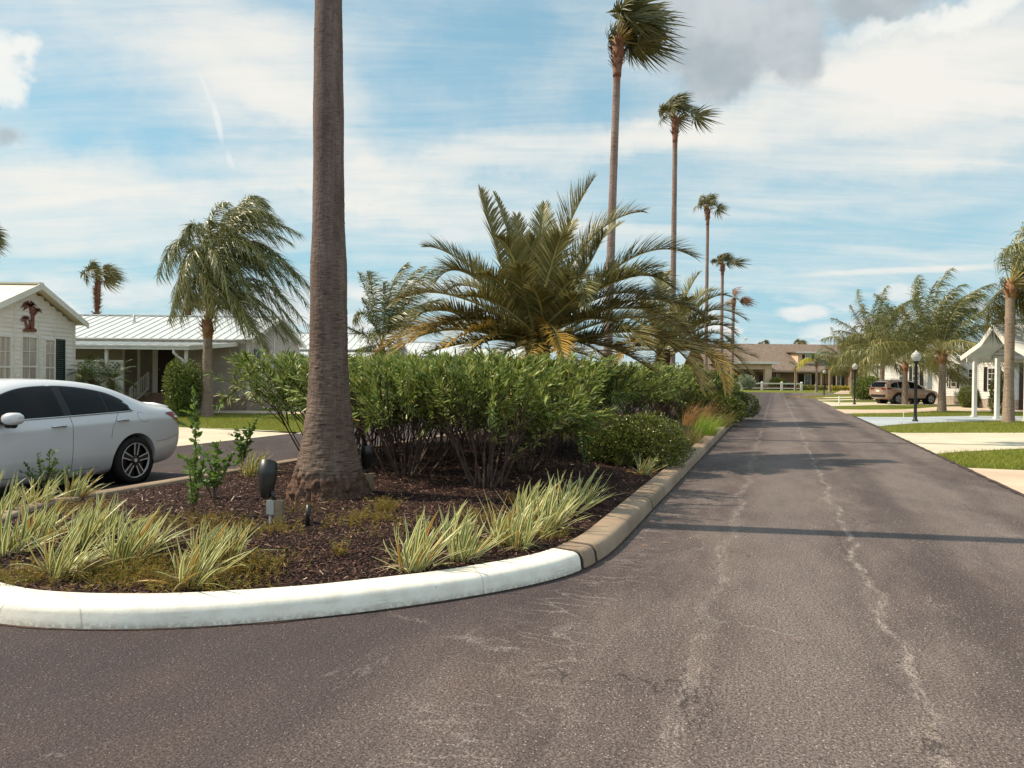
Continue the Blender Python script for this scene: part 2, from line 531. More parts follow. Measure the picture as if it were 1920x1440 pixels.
# ------------------------------------------------------------------ ground materials
def mat_asphalt():
    m, nt = newmat('asphalt')
    p = nt.pos()
    x, y, z = nt.sep(p)
    u = nt.sub(nt.mul(x, CA), nt.mul(y, SA))
    v = nt.add(nt.mul(x, SA), nt.mul(y, CA))
    rd = nt.comb(u, v, 0.0)
    big = nt.noise(nt.mapv(rd, (1.0, 0.35, 1)), 0.7, 5.0, 0.6, 0.4)
    med = nt.noise(nt.mapv(rd, (2.5, 0.7, 1), loc=(5, 3, 0)), 1.6, 6.0, 0.65)
    grain = nt.noise(rd, 62.0, 3.0, 0.8)
    grain2 = nt.vor(rd, 62.0)
    wear = nt.ss(nt.add(nt.mul(big, 0.6), nt.mul(med, 0.4)), 0.34, 0.66)
    old = nt.ss(nt.add(nt.add(u, nt.mul(nt.sub(big, 0.5), 1.6)), nt.mul(v, -0.04)), -2.6, -0.5)      # fresher dark coat round the nose
    wear = nt.mul(wear, nt.add(nt.mul(old, 0.8), 0.2))
    col = nt.mix(wear, nt.mix(old, C('403436'), C('5b4e4b')), C('84766f'))
    col = nt.mix(nt.mul(nt.ss(nt.noise(nt.mapv(rd, (1, .5, 1), loc=(9, 1, 0)), 1.1, 4.0, 0.6), 0.5, 0.72), 0.35), col, C('6a5850'))
    # wheel paths
    wob = nt.mul(nt.sub(nt.noise(nt.comb(0.0, v, 0.0), 0.75, 7.0, 0.7), 0.5), 0.58)
    def lane(u0, w, amt, c, br=None):
        nonlocal col
        d = nt.m('ABSOLUTE', nt.sub(nt.sub(u, u0), wob))
        k = nt.ss(d, w * 0.2, w, amt, 0.0)
        if br is not None: k = nt.mul(k, br)
        col = nt.mix(k, col, c)
    brk = nt.ss(nt.noise(nt.mapv(rd, (9, 2.2, 1)), 1.6, 7.0, 0.75), 0.48, 0.62)
    lane(1.35, 0.35, 0.45, C('463d3d'))
    lane(2.6, 0.28, 0.35, C('463d3d'))
    lane(0.15, 0.55, 0.35, C('857873'))
    lane(2.1, 0.4, 0.25, C('7f716c'))
    lane(-0.42, 0.07, 0.50, C('b3a59c'), nt.add(nt.mul(brk, 0.8), 0.2))
    lane(0.72, 0.05, 0.75, C('b8aaa0'), nt.add(nt.mul(brk, 0.8), 0.2))
    lane(0.66, 0.16, 0.25, C('a1938b'), brk)
    # pale crazing beside the kerb
    cz = nt.vor(nt.mapv(nt.comb(nt.add(u, nt.mul(med, .5)), nt.add(v, nt.mul(big, .4)), 0.0), (2.6, 6.5, 1)), 1.0, 'DISTANCE_TO_EDGE')
    czm = nt.mul(nt.ss(cz, 0.0, 0.07, 1.0, 0.0), nt.ss(nt.m('ABSOLUTE', nt.add(u, 1.25)), 0.10, 0.60, 1.0, 0.0))
    czm = nt.mul(czm, nt.ss(nt.noise(rd, 2.5, 5.0, 0.7), 0.42, 0.62))
    col = nt.mix(nt.mul(czm, 0.42), col, C('b0a49c'))
    # hair cracks
    cr = nt.vor(nt.comb(nt.add(nt.mul(u, 0.45), nt.mul(med, 0.55)), nt.add(nt.mul(v, 0.28), nt.mul(big, 0.5)), 0.0), 1.0, 'DISTANCE_TO_EDGE')
    crm = nt.mul(nt.ss(cr, 0.0, 0.010, 1.0, 0.0), nt.ss(nt.noise(rd, 0.9, 4.0, 0.7), 0.5, 0.62))
    col = nt.mix(nt.mul(crm, 0.55), col, C('9c918b'))
    # open dark cracks
    oc = nt.vor(nt.comb(nt.add(nt.mul(u, 0.33), nt.mul(med, 0.8)), nt.add(nt.mul(v, 0.16), nt.mul(big, 0.8)), 3.0), 1.0, 'DISTANCE_TO_EDGE')
    ocm = nt.mul(nt.ss(oc, 0.0, 0.006, 1.0, 0.0), nt.ss(nt.noise(nt.mapv(rd, loc=(31, 7, 0)), 0.7, 4.0, 0.7), 0.5, 0.6))
    col = nt.mix(nt.mul(ocm, 0.7), col, C('2a2222'))
    # stones
    g = nt.ss(grain, 0.40, 0.58)
    col = nt.mix(nt.mul(nt.sub(1.0, g), 0.74), col, C('2b2425'))
    st = nt.mul(nt.ss(grain2, 0.10, 0.30, 1.0, 0.0), nt.ss(nt.noise(rd, 36.0, 2.0), 0.44, 0.60))
    col = nt.mix(nt.mul(st, nt.add(nt.mul(old, 0.5), 0.38)), col, C('c5b7ad'))
    hb = nt.add(nt.mul(grain, 1.0), nt.mul(nt.vor(rd, 85.0), -0.7))
    surf(nt, col, nt.ss(med, 0.3, 0.7, 0.8, 0.92), spec=0.25, normal=nt.bump(hb, 0.7, 0.012))
    return m

def mat_concrete(name, a, b, dark='8a7a6c', amt=0.35):
    m, nt = newmat(name)
    p = nt.pos()
    n1 = nt.noise(p, 0.8, 6.0, 0.62); n2 = nt.noise(p, 6.0, 6.0, 0.7)
    col = nt.mix(nt.ss(n1, 0.35, 0.65), C(a), C(b))
    col = nt.mix(nt.mul(nt.ss(nt.add(nt.mul(n2, .6), nt.mul(nt.noise(nt.mapv(p, (0.4, 2.2, 1)), 1.1, 5.0, .6), .4)), 0.52, 0.70), amt), col, C(dark))
    col = nt.mix(nt.mul(nt.ss(nt.noise(p, 70.0, 2.0), 0.5, 0.75), 0.18), col, C(dark))
    surf(nt, col, 0.85, spec=0.2, normal=nt.bump(nt.noise(p, 60.0, 3.0), 0.25, 0.01))
    return m

def mat_lawn():
    m, nt = newmat('lawn')
    p = nt.pos()
    n1 = nt.noise(p, 0.5, 5.0, 0.6); n2 = nt.noise(p, 5.0, 6.0, 0.7); n3 = nt.noise(p, 60.0, 3.0, 0.7)
    col = nt.mix(nt.ss(n1, 0.3, 0.7), C('767c2e'), C('8a8c3c'))
    col = nt.mix(nt.mul(nt.ss(n2, 0.5, 0.72), 0.5), col, C('8d8446'))
    col = nt.mix(nt.mul(nt.ss(n3, 0.4, 0.7, 1.0, 0.0), 0.6), col, C('39441a'))
    surf(nt, col, 0.95, spec=0.1, normal=nt.bump(nt.add(n3, n2), 0.9, 0.05))
    return m

def mat_mulch():
    m, nt = newmat('mulch')
    p = nt.pos()
    n1 = nt.noise(p, 3.0, 6.0, 0.7)
    vo = nt.vor(nt.mapv(p, (1, 1, 1)), 42.0, out=1)
    vd = nt.vor(p, 42.0)
    r, g_, b_ = nt.sep(vo)
    col = nt.ramp(r, [(0, C('241613')), (0.45, C('402a24')), (0.8, C('5c4036')), (1, C('7a5c4c'))])
    col = nt.mix(nt.ss(vd, 0.3, 0.75), col, C('120b0a'))
    surf(nt, nt.mix(nt.mul(n1, 0.35), col, C('2a1b18')), 0.92, spec=0.15, normal=nt.bump(nt.mul(vd, -1.0), 1.0, 0.04))
    return m

MAT = {}
MAT['asphalt'] = mat_asphalt()
MAT['lawn'] = mat_lawn()
MAT['mulch'] = mat_mulch()
MAT['conc_cream'] = mat_concrete('cream_concrete', 'b8ab95', 'c6baa4', '978872')
MAT['conc_tan'] = mat_concrete('tan_concrete', 'b59e88', 'c4b09a', '8c7a68')
MAT['conc_blue'] = mat_concrete('painted_concrete', '9a9fa4', 'aaaeb0', '7d8286')
MAT['conc_kerb'] = mat_concrete('kerb_concrete', '83705f', '9a8672', '54463c', 0.55)
def mat_white_kerb():
    m, nt = newmat('white_kerb_paint')
    p = nt.pos()
    n = nt.noise(p, 9.0, 6.0, 0.65)
    n2 = nt.noise(p, 40.0, 4.0, 0.6)
    x, y, z = nt.sep(p)
    col = nt.mix(nt.ss(n, 0.35, 0.7), C('e6dfd2'), C('d8cfc1'))
    sc = nt.mul(nt.ss(nt.noise(nt.mapv(p, (1.2, 1.2, 9)), 2.2, 7.0, 0.7), 0.52, 0.68), nt.ss(z, 0.135, 0.05))
    col = nt.mix(nt.mul(sc, 0.55), col, C('8f8478'))
    ck = nt.vor(nt.mapv(p, (1, 1, .15)), 0.55, 'DISTANCE_TO_EDGE')
    col = nt.mix(nt.mul(nt.ss(ck, 0.0, 0.004, 1.0, 0.0), 0.45), col, C('6a5d52'))
    low = nt.mul(nt.ss(z, 0.0, 0.065, 1.0, 0.0), nt.ss(n2, 0.32, 0.58))
    col = nt.mix(nt.mul(low, 0.75), col, C('9a8a78'))
    col = nt.mix(nt.mul(nt.ss(nt.vor(p, 5.0), 0.02, 0.045, 1.0, 0.0), 0.5), col, C('6a5a4c'))
    surf(nt, col, 0.5, spec=0.4, normal=nt.bump(nt.add(n, nt.mul(n2, 0.5)), 0.16, 0.012))
    return m
MAT['white_kerb'] = mat_white_kerb()

# ------------------------------------------------------------------ ground sheets
def sheet(name, pts, z, mat, kind='structure'):
    mb = MB()
    mb.poly([(p[0], p[1], z) for p in pts])
    o = mb.build(name, mat)
    return tag(o, kind=kind)

sheet('ground', [(-900, -200, 0), (900, -200, 0), (900, 1500, 0), (-900, 1500, 0)], 0.0, MAT['lawn'])
UR, UL = 3.3, -12.25
# road: the two lanes, the crossing in front and the street in front of the clubhouse, one sheet
road = [RD(UR, -12), RD(UR, 20), RD(UR + .05, 40), RD(UR - .1, 60), RD(UR - 0.2, 72), G(1518, 747.5), G(1500, 744), G(1530, 741.5), G(1580, 739.5), (60, 84), (60, 95), (22, 97), (-90, 97), (-90, 86),
        (-30, 86), RD(UL, 90), RD(UL, -2), (-60, -30), (20, -30)]
sheet('road', road, 0.004, MAT['asphalt'])
EDG = lambda v: RD(UR + 0.03, v)
def right_drive(pts, mat):
    sheet('driveway', pts, 0.012, mat)
right_drive([RD(UR, -4), EDG(8), EDG(12), G(1806, 878), G(1920, 883), (24, 13.9), RD(19, -4)], MAT['conc_tan'])
right_drive([G(1754, 852), EDG(21), G(1664, 811), G(1690, 812.5), G(1920, 812), (40, 23.8), (40, 18.5), G(1920, 842), G(1800, 848)], MAT['conc_cream'])
right_drive([G(1648, 800), G(1610, 784), G(1605, 782), G(1700, 782.5), G(1830, 780), (27, 36.3), (60, 36.5), (60, 31.4), (26, 31.2), G(1880, 789), G(1800, 791), G(1720, 794), G(1665, 798)], MAT['conc_blue'])
right_drive([G(1585, 775.8), G(1566, 767.6), G(1620, 768.4), G(1697, 768), G(1760, 763), G(1853, 761), (60, 49), (60, 40), G(1874, 772), G(1762, 770.4), G(1693, 774.6)], MAT['conc_tan'])
right_drive([G(1560, 762), G(1540, 753), G(1580, 755), G(1640, 754.5), (60, 58), (60, 51.5), G(1760, 759.5), G(1640, 759.8)], MAT['conc_cream'])
right_drive([G(1532, 749.5), G(1600, 748.4), (60, 69), (60, 64), G(1610, 750.5), G(1536, 751.3)], MAT['conc_cream'])
right_drive([G(1524, 745.6), G(1600, 743.8), (60, 78.4), (60, 75.2), G(1610, 745.8), G(1527, 747)], MAT['conc_cream'])
right_drive([G(1562, 738.3), G(1578, 732), G(1630, 728), (60, 118), (60, 95)], MAT['conc_tan'])
# left drives
LE = lambda v: RD(UL - 0.02, v)
sheet('driveway', [LE(11.5), LE(18.2), G(562, 814), G(520, 809), G(480, 806.5), G(332, 801.5), (-40, 23), (-40, 12.5)], 0.012, MAT['conc_cream'])
sheet('driveway', [LE(30), LE(35), (-40, 41), (-40, 35.5), RD(-19, 32)], 0.012, MAT['conc_cream'])
sheet('driveway', [LE(44), LE(50), (-40, 60), (-40, 54), RD(-19, 46)], 0.012, MAT['conc_cream'])
sheet('path', [(-13.6, 30.9), (-7.2, 31.4), (-7.2, 32.9), (-10.9, 33.5), (-13.6, 33.5)], 0.012, MAT['conc_tan'])
# dark grit where the asphalt meets the concrete on the right
mb = MB()
n = 160
vs = np.linspace(6, 38, n)
L_ = [RD(UR - 0.03 + 0.02 * math.sin(a * 9.1) + 0.02 * mnoise.noise(Vector((a * 3, 0, 0))), a, 0.016) for a in vs]
Rr = [RD(UR + 0.05 + 0.05 * mnoise.noise(Vector((a * 2.3, 5, 0))), a, 0.016) for a in vs]
mb.grid(np.array([[tuple(p) for p in L_], [tuple(p) for p in Rr]]).transpose(1, 0, 2)[:, ::-1])
tag(mb.build('road_edge', plain('edge_grit', '2e2320', '4a3a33', 8, 0.95)), kind='structure')

# ------------------------------------------------------------------ islands: kerb and bed
U0, UA, V0, VB = -4.66, 3.24, 6.4, 2.88

def outline(u0, ua, v0, vb, v1, vb1, step=0.12):
    """right side far end -> round the nose -> left side far end (outer foot of the kerb)"""
    pts = []
    for v in np.arange(v1, v0, -step * 2): pts.append((u0 + ua, v))
    for a in np.linspace(0, PI, 70): 
        ca, sa = math.cos(a), math.sin(a)
        pts.append((u0 + ua * (abs(ca) ** 0.86) * (1 if ca >= 0 else -1), v0 - vb * abs(sa) ** 0.86))
    for v in np.arange(v0 + step, v1, step * 2): pts.append((u0 - ua, v))
    for a in np.linspace(PI, 0, 30)[1:-1]: pts.append((u0 + ua * math.cos(a), v1 + vb1 * math.sin(a)))
    return pts

PROF = [(0.0, -0.02), (0.018, 0.095), (0.030, 0.122), (0.050, 0.140), (0.080, 0.149), (0.27, 0.155), (0.295, 0.14), (0.30, 0.04)]

def kerb(name, pts, is_white, seg_len=2.9):
    mb = MB()
    p = np.array(pts); n = len(p)
    nx = np.roll(p, -1, 0) - np.roll(p, 1, 0)
    nx /= np.linalg.norm(nx, axis=1)[:, None]
    inn = np.stack([nx[:, 1], -nx[:, 0]], 1)
    ctr = p.mean(0)
    d = np.concatenate([[0], np.cumsum(np.linalg.norm(np.diff(p, axis=0), axis=1))])
    # resample evenly
    tot = d[-1]
    s = np.arange(0, tot, 0.06)
    q = np.stack([np.interp(s, d, p[:, k]) for k in (0, 1)], 1)
    ii = np.stack([np.interp(s, d, inn[:, k]) for k in (0, 1)], 1)
    white = np.array([is_white(*x) for x in q])
    run, runs = [0], []
    acc = 0
    for k in range(1, len(s)):
        acc += 0.06
        br = (white[k] != white[k - 1]) or (not white[k] and acc > seg_len)
        if br:
            runs.append(run); run = []; acc = 0
        run.append(k)
    runs.append(run)
    for r in runs:
        if len(r) < 2: continue
        arr = []
        for jj, k in enumerate(r):
            h = 0.004 * mnoise.noise(Vector((s[k] * 1.3, 0, 0)))
            row = []
            for o, z in PROF:
                e = 0.0
                if jj == 0 or jj == len(r) - 1: e = 0.004
                if z > 0.03: z = z + h + 0.0012 * mnoise.noise(Vector((s[k] * 4, z * 30, o * 20))) - e
                uu = q[k] + ii[k] * (o + (e if o < 0.1 else 0))
                row.append(tuple(RD(uu[0], uu[1], z)))
            arr.append(row)
        arr = np.array(arr)
        mt = 0 if white[r[0]] else 1
        # close the joints so no light leaks: short reveal faces at both ends
        mb.grid(arr, mt)
        mb.poly([arr[0][i] for i in range(len(PROF))], mt)
        mb.poly([arr[-1][i] for i in range(len(PROF))][::-1], mt)
        # bridge (dark groove) to the next piece sits 12 mm lower
    # groove filler under the joints
    arr = []
    for k in range(0, len(s)):
        arr.append([tuple(RD(*(q[k] + ii[k] * (o + (0.012 if o < 0.1 else -0.012))), z - 0.012)) for o, z in PROF])
    mb.grid(np.array(arr), 2)
    return tag(mb.build(name, [MAT['white_kerb'], MAT['conc_kerb'], plain('joint_dirt', '2b231f', None, rough=0.95)], smooth=True), kind='structure')

NOSE = [(-1.40, 12.0), (-1.40, 9.5), (-1.39, 7.9), (-1.395, 6.9), (-1.50, 6.11), (-1.74, 5.63), (-2.02, 5.24), (-2.29, 4.91), (-2.55, 4.63), (-2.81, 4.38), (-3.07, 4.17), (-3.33, 3.99), (-3.6, 3.83),
        (-3.89, 3.70), (-4.21, 3.60), (-4.66, 3.52)]
def nose_outline():
    r = NOSE[:-1]
    full = [(-1.42, 33.0), (-1.42, 26.0), (-1.41, 18.0)] + r + [NOSE[-1]] + [(2 * U0 - a, b) for a, b in r[::-1]] + [(2 * U0 + 1.41, 18.0), (2 * U0 + 1.42, 26.0), (2 * U0 + 1.42, 33.0)]
    p = np.array(full); d = np.concatenate([[0], np.cumsum(np.linalg.norm(np.diff(p, axis=0), axis=1))])
    s = np.arange(0, d[-1], 0.1)
    q = np.stack([np.interp(s, d, p[:, k]) for k in (0, 1)], 1)
    for _ in range(14):
        q[1:-1] = (q[:-2] + 2 * q[1:-1] + q[2:]) / 4
    w = 3.24
    return [tuple(a) for a in q] + [(U0 + w * math.cos(a), 33.0 + 1.6 * math.sin(a)) for a in np.linspace(PI, 0, 30)[1:-1]]
isl1 = nose_outline()
kerb('kerb', isl1, lambda u, v: v < (6.28 if u > U0 else 4.4))
isl2 = outline(-5.4, 2.1, 46, 2.0, 90, 2.0)
kerb('kerb', isl2, lambda u, v: False)

def bed_half(v):
    if v >= 7.2: return UA - 0.28
    vs_ = [b for a, b in NOSE[::-1]]; hs_ = [a - U0 for a, b in NOSE[::-1]]
    return max(0.02, min(UA - 0.28, float(np.interp(v - 0.20, vs_, hs_)) - 0.17))

def bedz(u, v):
    w = bed_half(v)
    e = min(max(0, w - abs(u - U0)), max(0.0, v - (V0 - VB + 0.25)))
    s = min(1.0, e / 1.6); s = s * s * (3 - 2 * s)
    return 0.115 + 0.10 * s + 0.02 * mnoise.noise(Vector((u * 1.7, v * 1.7, 0))) * min(1, e * 3) + 0.008 * mnoise.noise(Vector((u * 9, v * 9, 3)))

def B(px, py):
    """spot on the planting bed"""
    z = 0.17
    for _ in range(4):
        p = G(px, py, z)
        u, v = UV(p.x, p.y)
        z = bedz(u, v)
    return Vector((p.x, p.y, z))

vv = np.concatenate([np.linspace(V0 - VB + 0.28, 6.4, 40), np.linspace(6.5, 14, 70), np.linspace(14.3, 33.2, 60)])
rows = []
for v in vv:
    w = bed_half(v) if v < 33 else 1.2
    rows.append([tuple(RD(u, v, bedz(u, v))) for u in np.linspace(U0 - w, U0 + w, 80)])
mb = MB(); mb.grid(np.array(rows)[:, ::-1])
tag(mb.build('planting_bed', MAT['mulch'], smooth=True), kind='structure')
mb = MB()
mb.poly([RD(-5.4 - 1.85, 45, .1), RD(-5.4 + 1.85, 45, .1), RD(-5.4 + 1.85, 91, .1), RD(-5.4 - 1.85, 91, .1)])
tag(mb.build('planting_bed', MAT['mulch']), kind='structure')

# a few dry leaves and bits of bark blown on to the asphalt
def litter():
    rg = np.random.default_rng(9); n = 130
    u = np.concatenate([rg.uniform(-1.38, -0.7, 70), rg.uniform(-4, 3.2, 60)]); v = np.concatenate([rg.uniform(4.5, 26, 70), rg.uniform(2.2, 24, 60)])
    k = np.array([(b < V0 - VB - 0.1) or a > -1.40 for a, b in zip(u, v)]); u, v = u[k], v[k]; n = len(u)
    th = rg.uniform(0, 2 * PI, n)
    mb = MB()
    leaf_batch(mb, np.stack([u * CA + v * SA, -u * SA + v * CA, np.full(n, .012)], 1), np.stack([np.cos(th), np.sin(th), rg.uniform(0, .25, n)], 1), np.stack([-np.sin(th), np.cos(th), rg.normal(0, .3, n)], 1),
               rg.uniform(.02, .09, n), rg.uniform(.006, .02, n), rg.normal(0, .15, (n, 3)), 2)
    tag(mb.build('leaf_litter', leafmat('dry_leaf', ['6a4a38', '8c6c50', 'a88a6a', '4a362c'], .1, .8)), kind='stuff')
litter()

# dirt collected along the foot of the kerb
def kerb_dirt():
    mb = MB(); a, b = [], []
    for k, (u, v) in enumerate(isl1):
        if v > 30: continue
        d = Vector((u - U0, v - V0 if v < V0 else 0)).normalized()
        w = 0.018 + 0.022 * max(0, mnoise.noise(Vector((u * 6, v * 6, 0)))) + 0.01 * mnoise.noise(Vector((u * 23, v * 23, 4)))
        a.append(tuple(RD(u - d.x * .03, v - d.y * .03, .009))); b.append(tuple(RD(u + d.x * w, v + d.y * w, .008)))
    mb.grid(np.array([a, b]).transpose(1, 0, 2))
    tag(mb.build('gutter_dirt', plain('gutter_dirt', '2a1c17', '4a3228', 14, 0.95)), kind='structure')
kerb_dirt()

# bark chips on the near part of the bed
def scatter_chips():
    N = 60000
    mb = MB()
    u = rng.uniform(U0 - 3.0, U0 + 3.0, N); v = 3.6 + 10.5 * rng.uniform(0, 1, N) ** 1.25
    ok = np.array([abs(a - U0) < bed_half(b) - 0.02 for a, b in zip(u, v)])
    u, v = u[ok], v[ok]; n = len(u)
    z = np.array([bedz(a, b) for a, b in zip(u, v)]) + rng.uniform(0.004, 0.022, n)
    base = np.stack([u * CA + v * SA, -u * SA + v * CA, z], 1)
    th = rng.uniform(0, 2 * PI, n)
    d = np.stack([np.cos(th), np.sin(th), rng.normal(0, 0.28, n)], 1)
    side = np.stack([-np.sin(th), np.cos(th), rng.normal(0, 0.45, n)], 1)
    L = rng.gamma(2.5, 0.009, n) + 0.011; W = rng.uniform(0.004, 0.012, n)
    leaf_batch(mb, base, d, side, L, W, rng.normal(0, 0.12, (n, 3)), 1, prof=lambda t: 0.8)
    m, nt = newmat('bark_chips')
    r = nt.isl()
    col = nt.ramp(r, [(0, C('261816')), (0.5, C('452d27')), (0.82, C('664a3f')), (0.95, C('8c6f60')), (1, C('b9a18e'))])
    surf(nt, col, 0.85, spec=0.2)
    tag(mb.build('mulch_chips', m), kind='stuff')
scatter_chips()

# grass blades on the lawns close enough to show them
def pip(x, y, poly):
    c = np.zeros(len(x), bool); j = len(poly) - 1
    for i in range(len(poly)):
        xi, yi = poly[i][0], poly[i][1]; xj, yj = poly[j][0], poly[j][1]
        c ^= ((yi > y) != (yj > y)) & (x < (xj - xi) * (y - yi) / (yj - yi + 1e-12) + xi)
        j = i
    return c

def grass(poly, N, h, mb):
    xs = [p[0] for p in poly]; ys = [p[1] for p in poly]
    x = rng.uniform(min(xs), max(xs), N); y = rng.uniform(min(ys), max(ys), N)
    k = pip(x, y, poly); x, y = x[k], y[k]; n = len(x)
    th = rng.uniform(0, 2 * PI, n)
    d = np.stack([rng.normal(0, .35, n), rng.normal(0, .35, n), np.ones(n)], 1)
    side = np.stack([np.cos(th), np.sin(th), np.zeros(n)], 1)
    pat = np.array([mnoise.noise(Vector((a * .8, b * .8, 0))) for a, b in zip(x, y)])
    leaf_batch(mb, np.stack([x, y, np.zeros(n)], 1), d, side, h * rng.uniform(0.5, 1.25, n) * (1 + 0.35 * pat), 0.011, rng.normal(0, .45, (n, 3)) * np.array([1, 1, .2]), 1,
               prof=lambda t: 1 - 0.8 * t, tint=np.clip(0.25 + pat, 0, 0.8) * rng.uniform(0, 1, n))
mb = MB()
grass([G(1753, 853), G(1800, 849), G(1920, 843), (14.5, 17.4), (14.5, 14.3), G(1920, 881), G(1808, 877)], 16000, 0.075, mb)
grass([G(1645, 801), G(1668, 798.5), G(1720, 795), G(1800, 792), G(1880, 790), (27, 30.8), (27, 24.2), G(1920, 813), G(1690, 813), G(1664, 811)], 26000, 0.09, mb)
grass([G(1588, 776), G(1693, 775.2), G(1762, 771), G(1874, 772.6), (30, 39), (30, 36.6), G(1830, 779.5), G(1700, 782), G(1607, 781.5)], 14000, 0.08, mb)
grass([G(325, 801), G(480, 806), G(545, 810.5), G(640, 806), G(640, 783), G(470, 781), G(325, 776)], 30000, 0.075, mb)
tag(mb.build('grass', leafmat('grass_blade', ['6c7828', '868e38', '9c9c4a'], 0.35, 0.6, tint='a89a55', spec=0.2)), kind='stuff')
# ------------------------------------------------------------------ trunks
def mat_trunk(name, a, b, crack='3a2c28', ring=9.0, top=None, topz=None, fiss=26.0):
    m, nt = newmat(name)
    p = nt.obj()
    x, y, z = nt.sep(p)
    ang = nt.m('ARCTAN2', y, x)
    wob = nt.noise(p, 2.2, 4.0, 0.6)
    zz = nt.add(z, nt.mul(wob, 0.12))
    rings = nt.noise(nt.comb(nt.mul(ang, 0.5), 0.0, nt.mul(zz, ring * 3.0)), 1.0, 4.0, 0.7)
    fis = nt.noise(nt.comb(nt.mul(ang, fiss / 2), 0.0, nt.mul(zz, 7.0)), 1.0, 5.0, 0.7)
    blot = nt.noise(nt.comb(nt.mul(ang, 1.0), 0.0, nt.mul(z, 0.9)), 1.0, 6.0, 0.65)
    col = nt.mix(nt.ss(blot, 0.35, 0.68), C(a), C(b))
    col = nt.mix(nt.mul(nt.ss(rings, 0.30, 0.52, 1.0, 0.0), 0.65), col, C(crack))
    col = nt.mix(nt.mul(nt.ss(fis, 0.36, 0.52, 1.0, 0.0), 0.50), col, C(crack))
    pale = nt.mul(nt.ss(nt.noise(nt.comb(nt.mul(ang, 5.0), 0.0, nt.mul(z, 9.0)), 1.0, 4.0, 0.7), 0.62, 0.72), nt.ss(z, 1.5, 4.0))
    col = nt.mix(nt.mul(pale, 0.35), col, C('b2a398'))
    if top is not None:
        k = nt.ss(nt.add(z, nt.mul(nt.sub(wob, 0.5), 0.6)), topz - 0.5, topz + 0.2)
        col = nt.mix(k, col, C(top))
    h = nt.add(nt.mul(rings, 1.0), nt.mul(fis, 0.7))
    surf(nt, col, 0.9, spec=0.15, normal=nt.bump(h, 0.9, 0.02))
    return m

MAT['fan_leaf'] = leafmat('fan_leaf', ['46482a', '5a5a36', '706a44', '857a56'], 0.22, 0.5, tint='8d7748')
MAT['petiole'] = plain('petiole', '7d6b3c', '94783e', 3, 0.6)
MAT['dead_boot'] = plain('palm_boots', '6b4637', '8a604c', 9, 0.85, bump=0.5, bscale=20)

def fan_leaf(mb, o, d0, plen, Rb, wind, rg, nseg=24, tint=0.0):
    d0 = Vector(d0).normalized(); w = Vector(wind)
    # petiole: bends with wind and weight
    pts = [Vector(o)]
    d = d0.copy()
    st = plen / 6
    for k in range(6):
        d = (d + (w * 0.20 + Vector((0, 0, -0.10))) * (st / 0.2) * 0.5).normalized()
        pts.append(pts[-1] + d * st)
    mb.tube(pts, np.linspace(0.022, 0.010, 7), 5, 1)
    hub = np.array(pts[-1])
    dp = np.array((d + w * 0.55 + Vector((0, 0, -0.15))).normalized())
    q = rg.normal(0, 1, 3); q[2] = abs(q[2]) * 0.6
    S = unit(np.cross(dp, q)); Nn = np.cross(S, dp)
    th = np.radians(np.linspace(-118, 118, nseg)) + rg.normal(0, 0.035, nseg)
    cup = 0.30
    dirs = np.cos(th)[:, None] * dp + np.sin(th)[:, None] * S + Nn * (cup * (1 - np.cos(th)))[:, None] + rg.normal(0, 0.05, (nseg, 3))
    L = Rb * (1 - 0.18 * np.abs(th) / 2) * (1 + rg.normal(0, 0.06, nseg))
    bend = np.tile(np.array(w) * 0.75 + np.array([0, 0, -0.30]), (nseg, 1)) * (0.6 + rg.uniform(0, .8, (nseg, 1)))
    tang = -np.sin(th)[:, None] * dp + np.cos(th)[:, None] * S
    leaf_batch(mb, np.tile(hub, (nseg, 1)), dirs, tang, L, L * 0.105, bend, 4,
               prof=lambda t: (0.25 + 1.6 * t) if t < 0.45 else max(0.04, 0.97 * ((1 - t) / 0.55) ** 0.9), mat=0, tint=tint)

def palm_trunk(mb, H, r0, r1, lean=(0, 0), n=14, mat=0, boots=None, flare=0.35):
    k = int(H / 0.12)
    z = np.linspace(0, H, k)
    ax = np.stack([lean[0] * (z / H) ** 1.4, lean[1] * (z / H) ** 1.4, z], 1)
    rad = r0 + (r1 - r0) * (z / H) ** 0.8 + flare * r0 * np.exp(-z / 0.35)
    rad = rad * (1 + 0.05 * np.array([mnoise.noise(Vector((q * 2.6, 1.3 + r0 * 40, 0))) for q in z]) + 0.02 * np.cos(z * 52))
    a = np.linspace(0, 2 * PI, n, endpoint=False)
    vs = []
    for i in range(k):
        rr = rad[i] * (1 + 0.03 * np.array([mnoise.noise(Vector((math.cos(q) * 2, math.sin(q) * 2, z[i] * 2))) for q in a]))
        vs.append(np.stack([ax[i, 0] + rr * np.cos(a), ax[i, 1] + rr * np.sin(a), np.full(n, z[i])], 1))
    i, j = np.meshgrid(np.arange(k - 1), np.arange(n), indexing='ij')
    p = i * n + j; q = i * n + (j + 1) % n
    mb.add(np.concatenate(vs), np.stack([p, q, q + n, p + n], -1).reshape(-1, 4), mat)
    mb.poly(vs[-1], mat)
    return ax[-1]

def boots(mb, H, z0, r, cnt, rg, mat, lean=(0, 0), L=(0.10, 0.2), flare=0.5):
    N = cnt
    z = rg.uniform(z0, H, N); th = rg.uniform(0, 2 * PI, N)
    ax = np.stack([lean[0] * (z / H) ** 1.4, lean[1] * (z / H) ** 1.4, z], 1)
    o = np.stack([np.cos(th), np.sin(th), np.zeros(N)], 1)
    base = ax + o * r * 0.8
    d = o * flare + np.array([0, 0, 1.0])
    leaf_batch(mb, base, d, np.stack([-np.sin(th), np.cos(th), np.zeros(N)], 1), rg.uniform(*L, N), rg.uniform(0.05, 0.10, N), o * 0.5, 2, prof=lambda t: 1 - 0.55 * t, mat=mat)

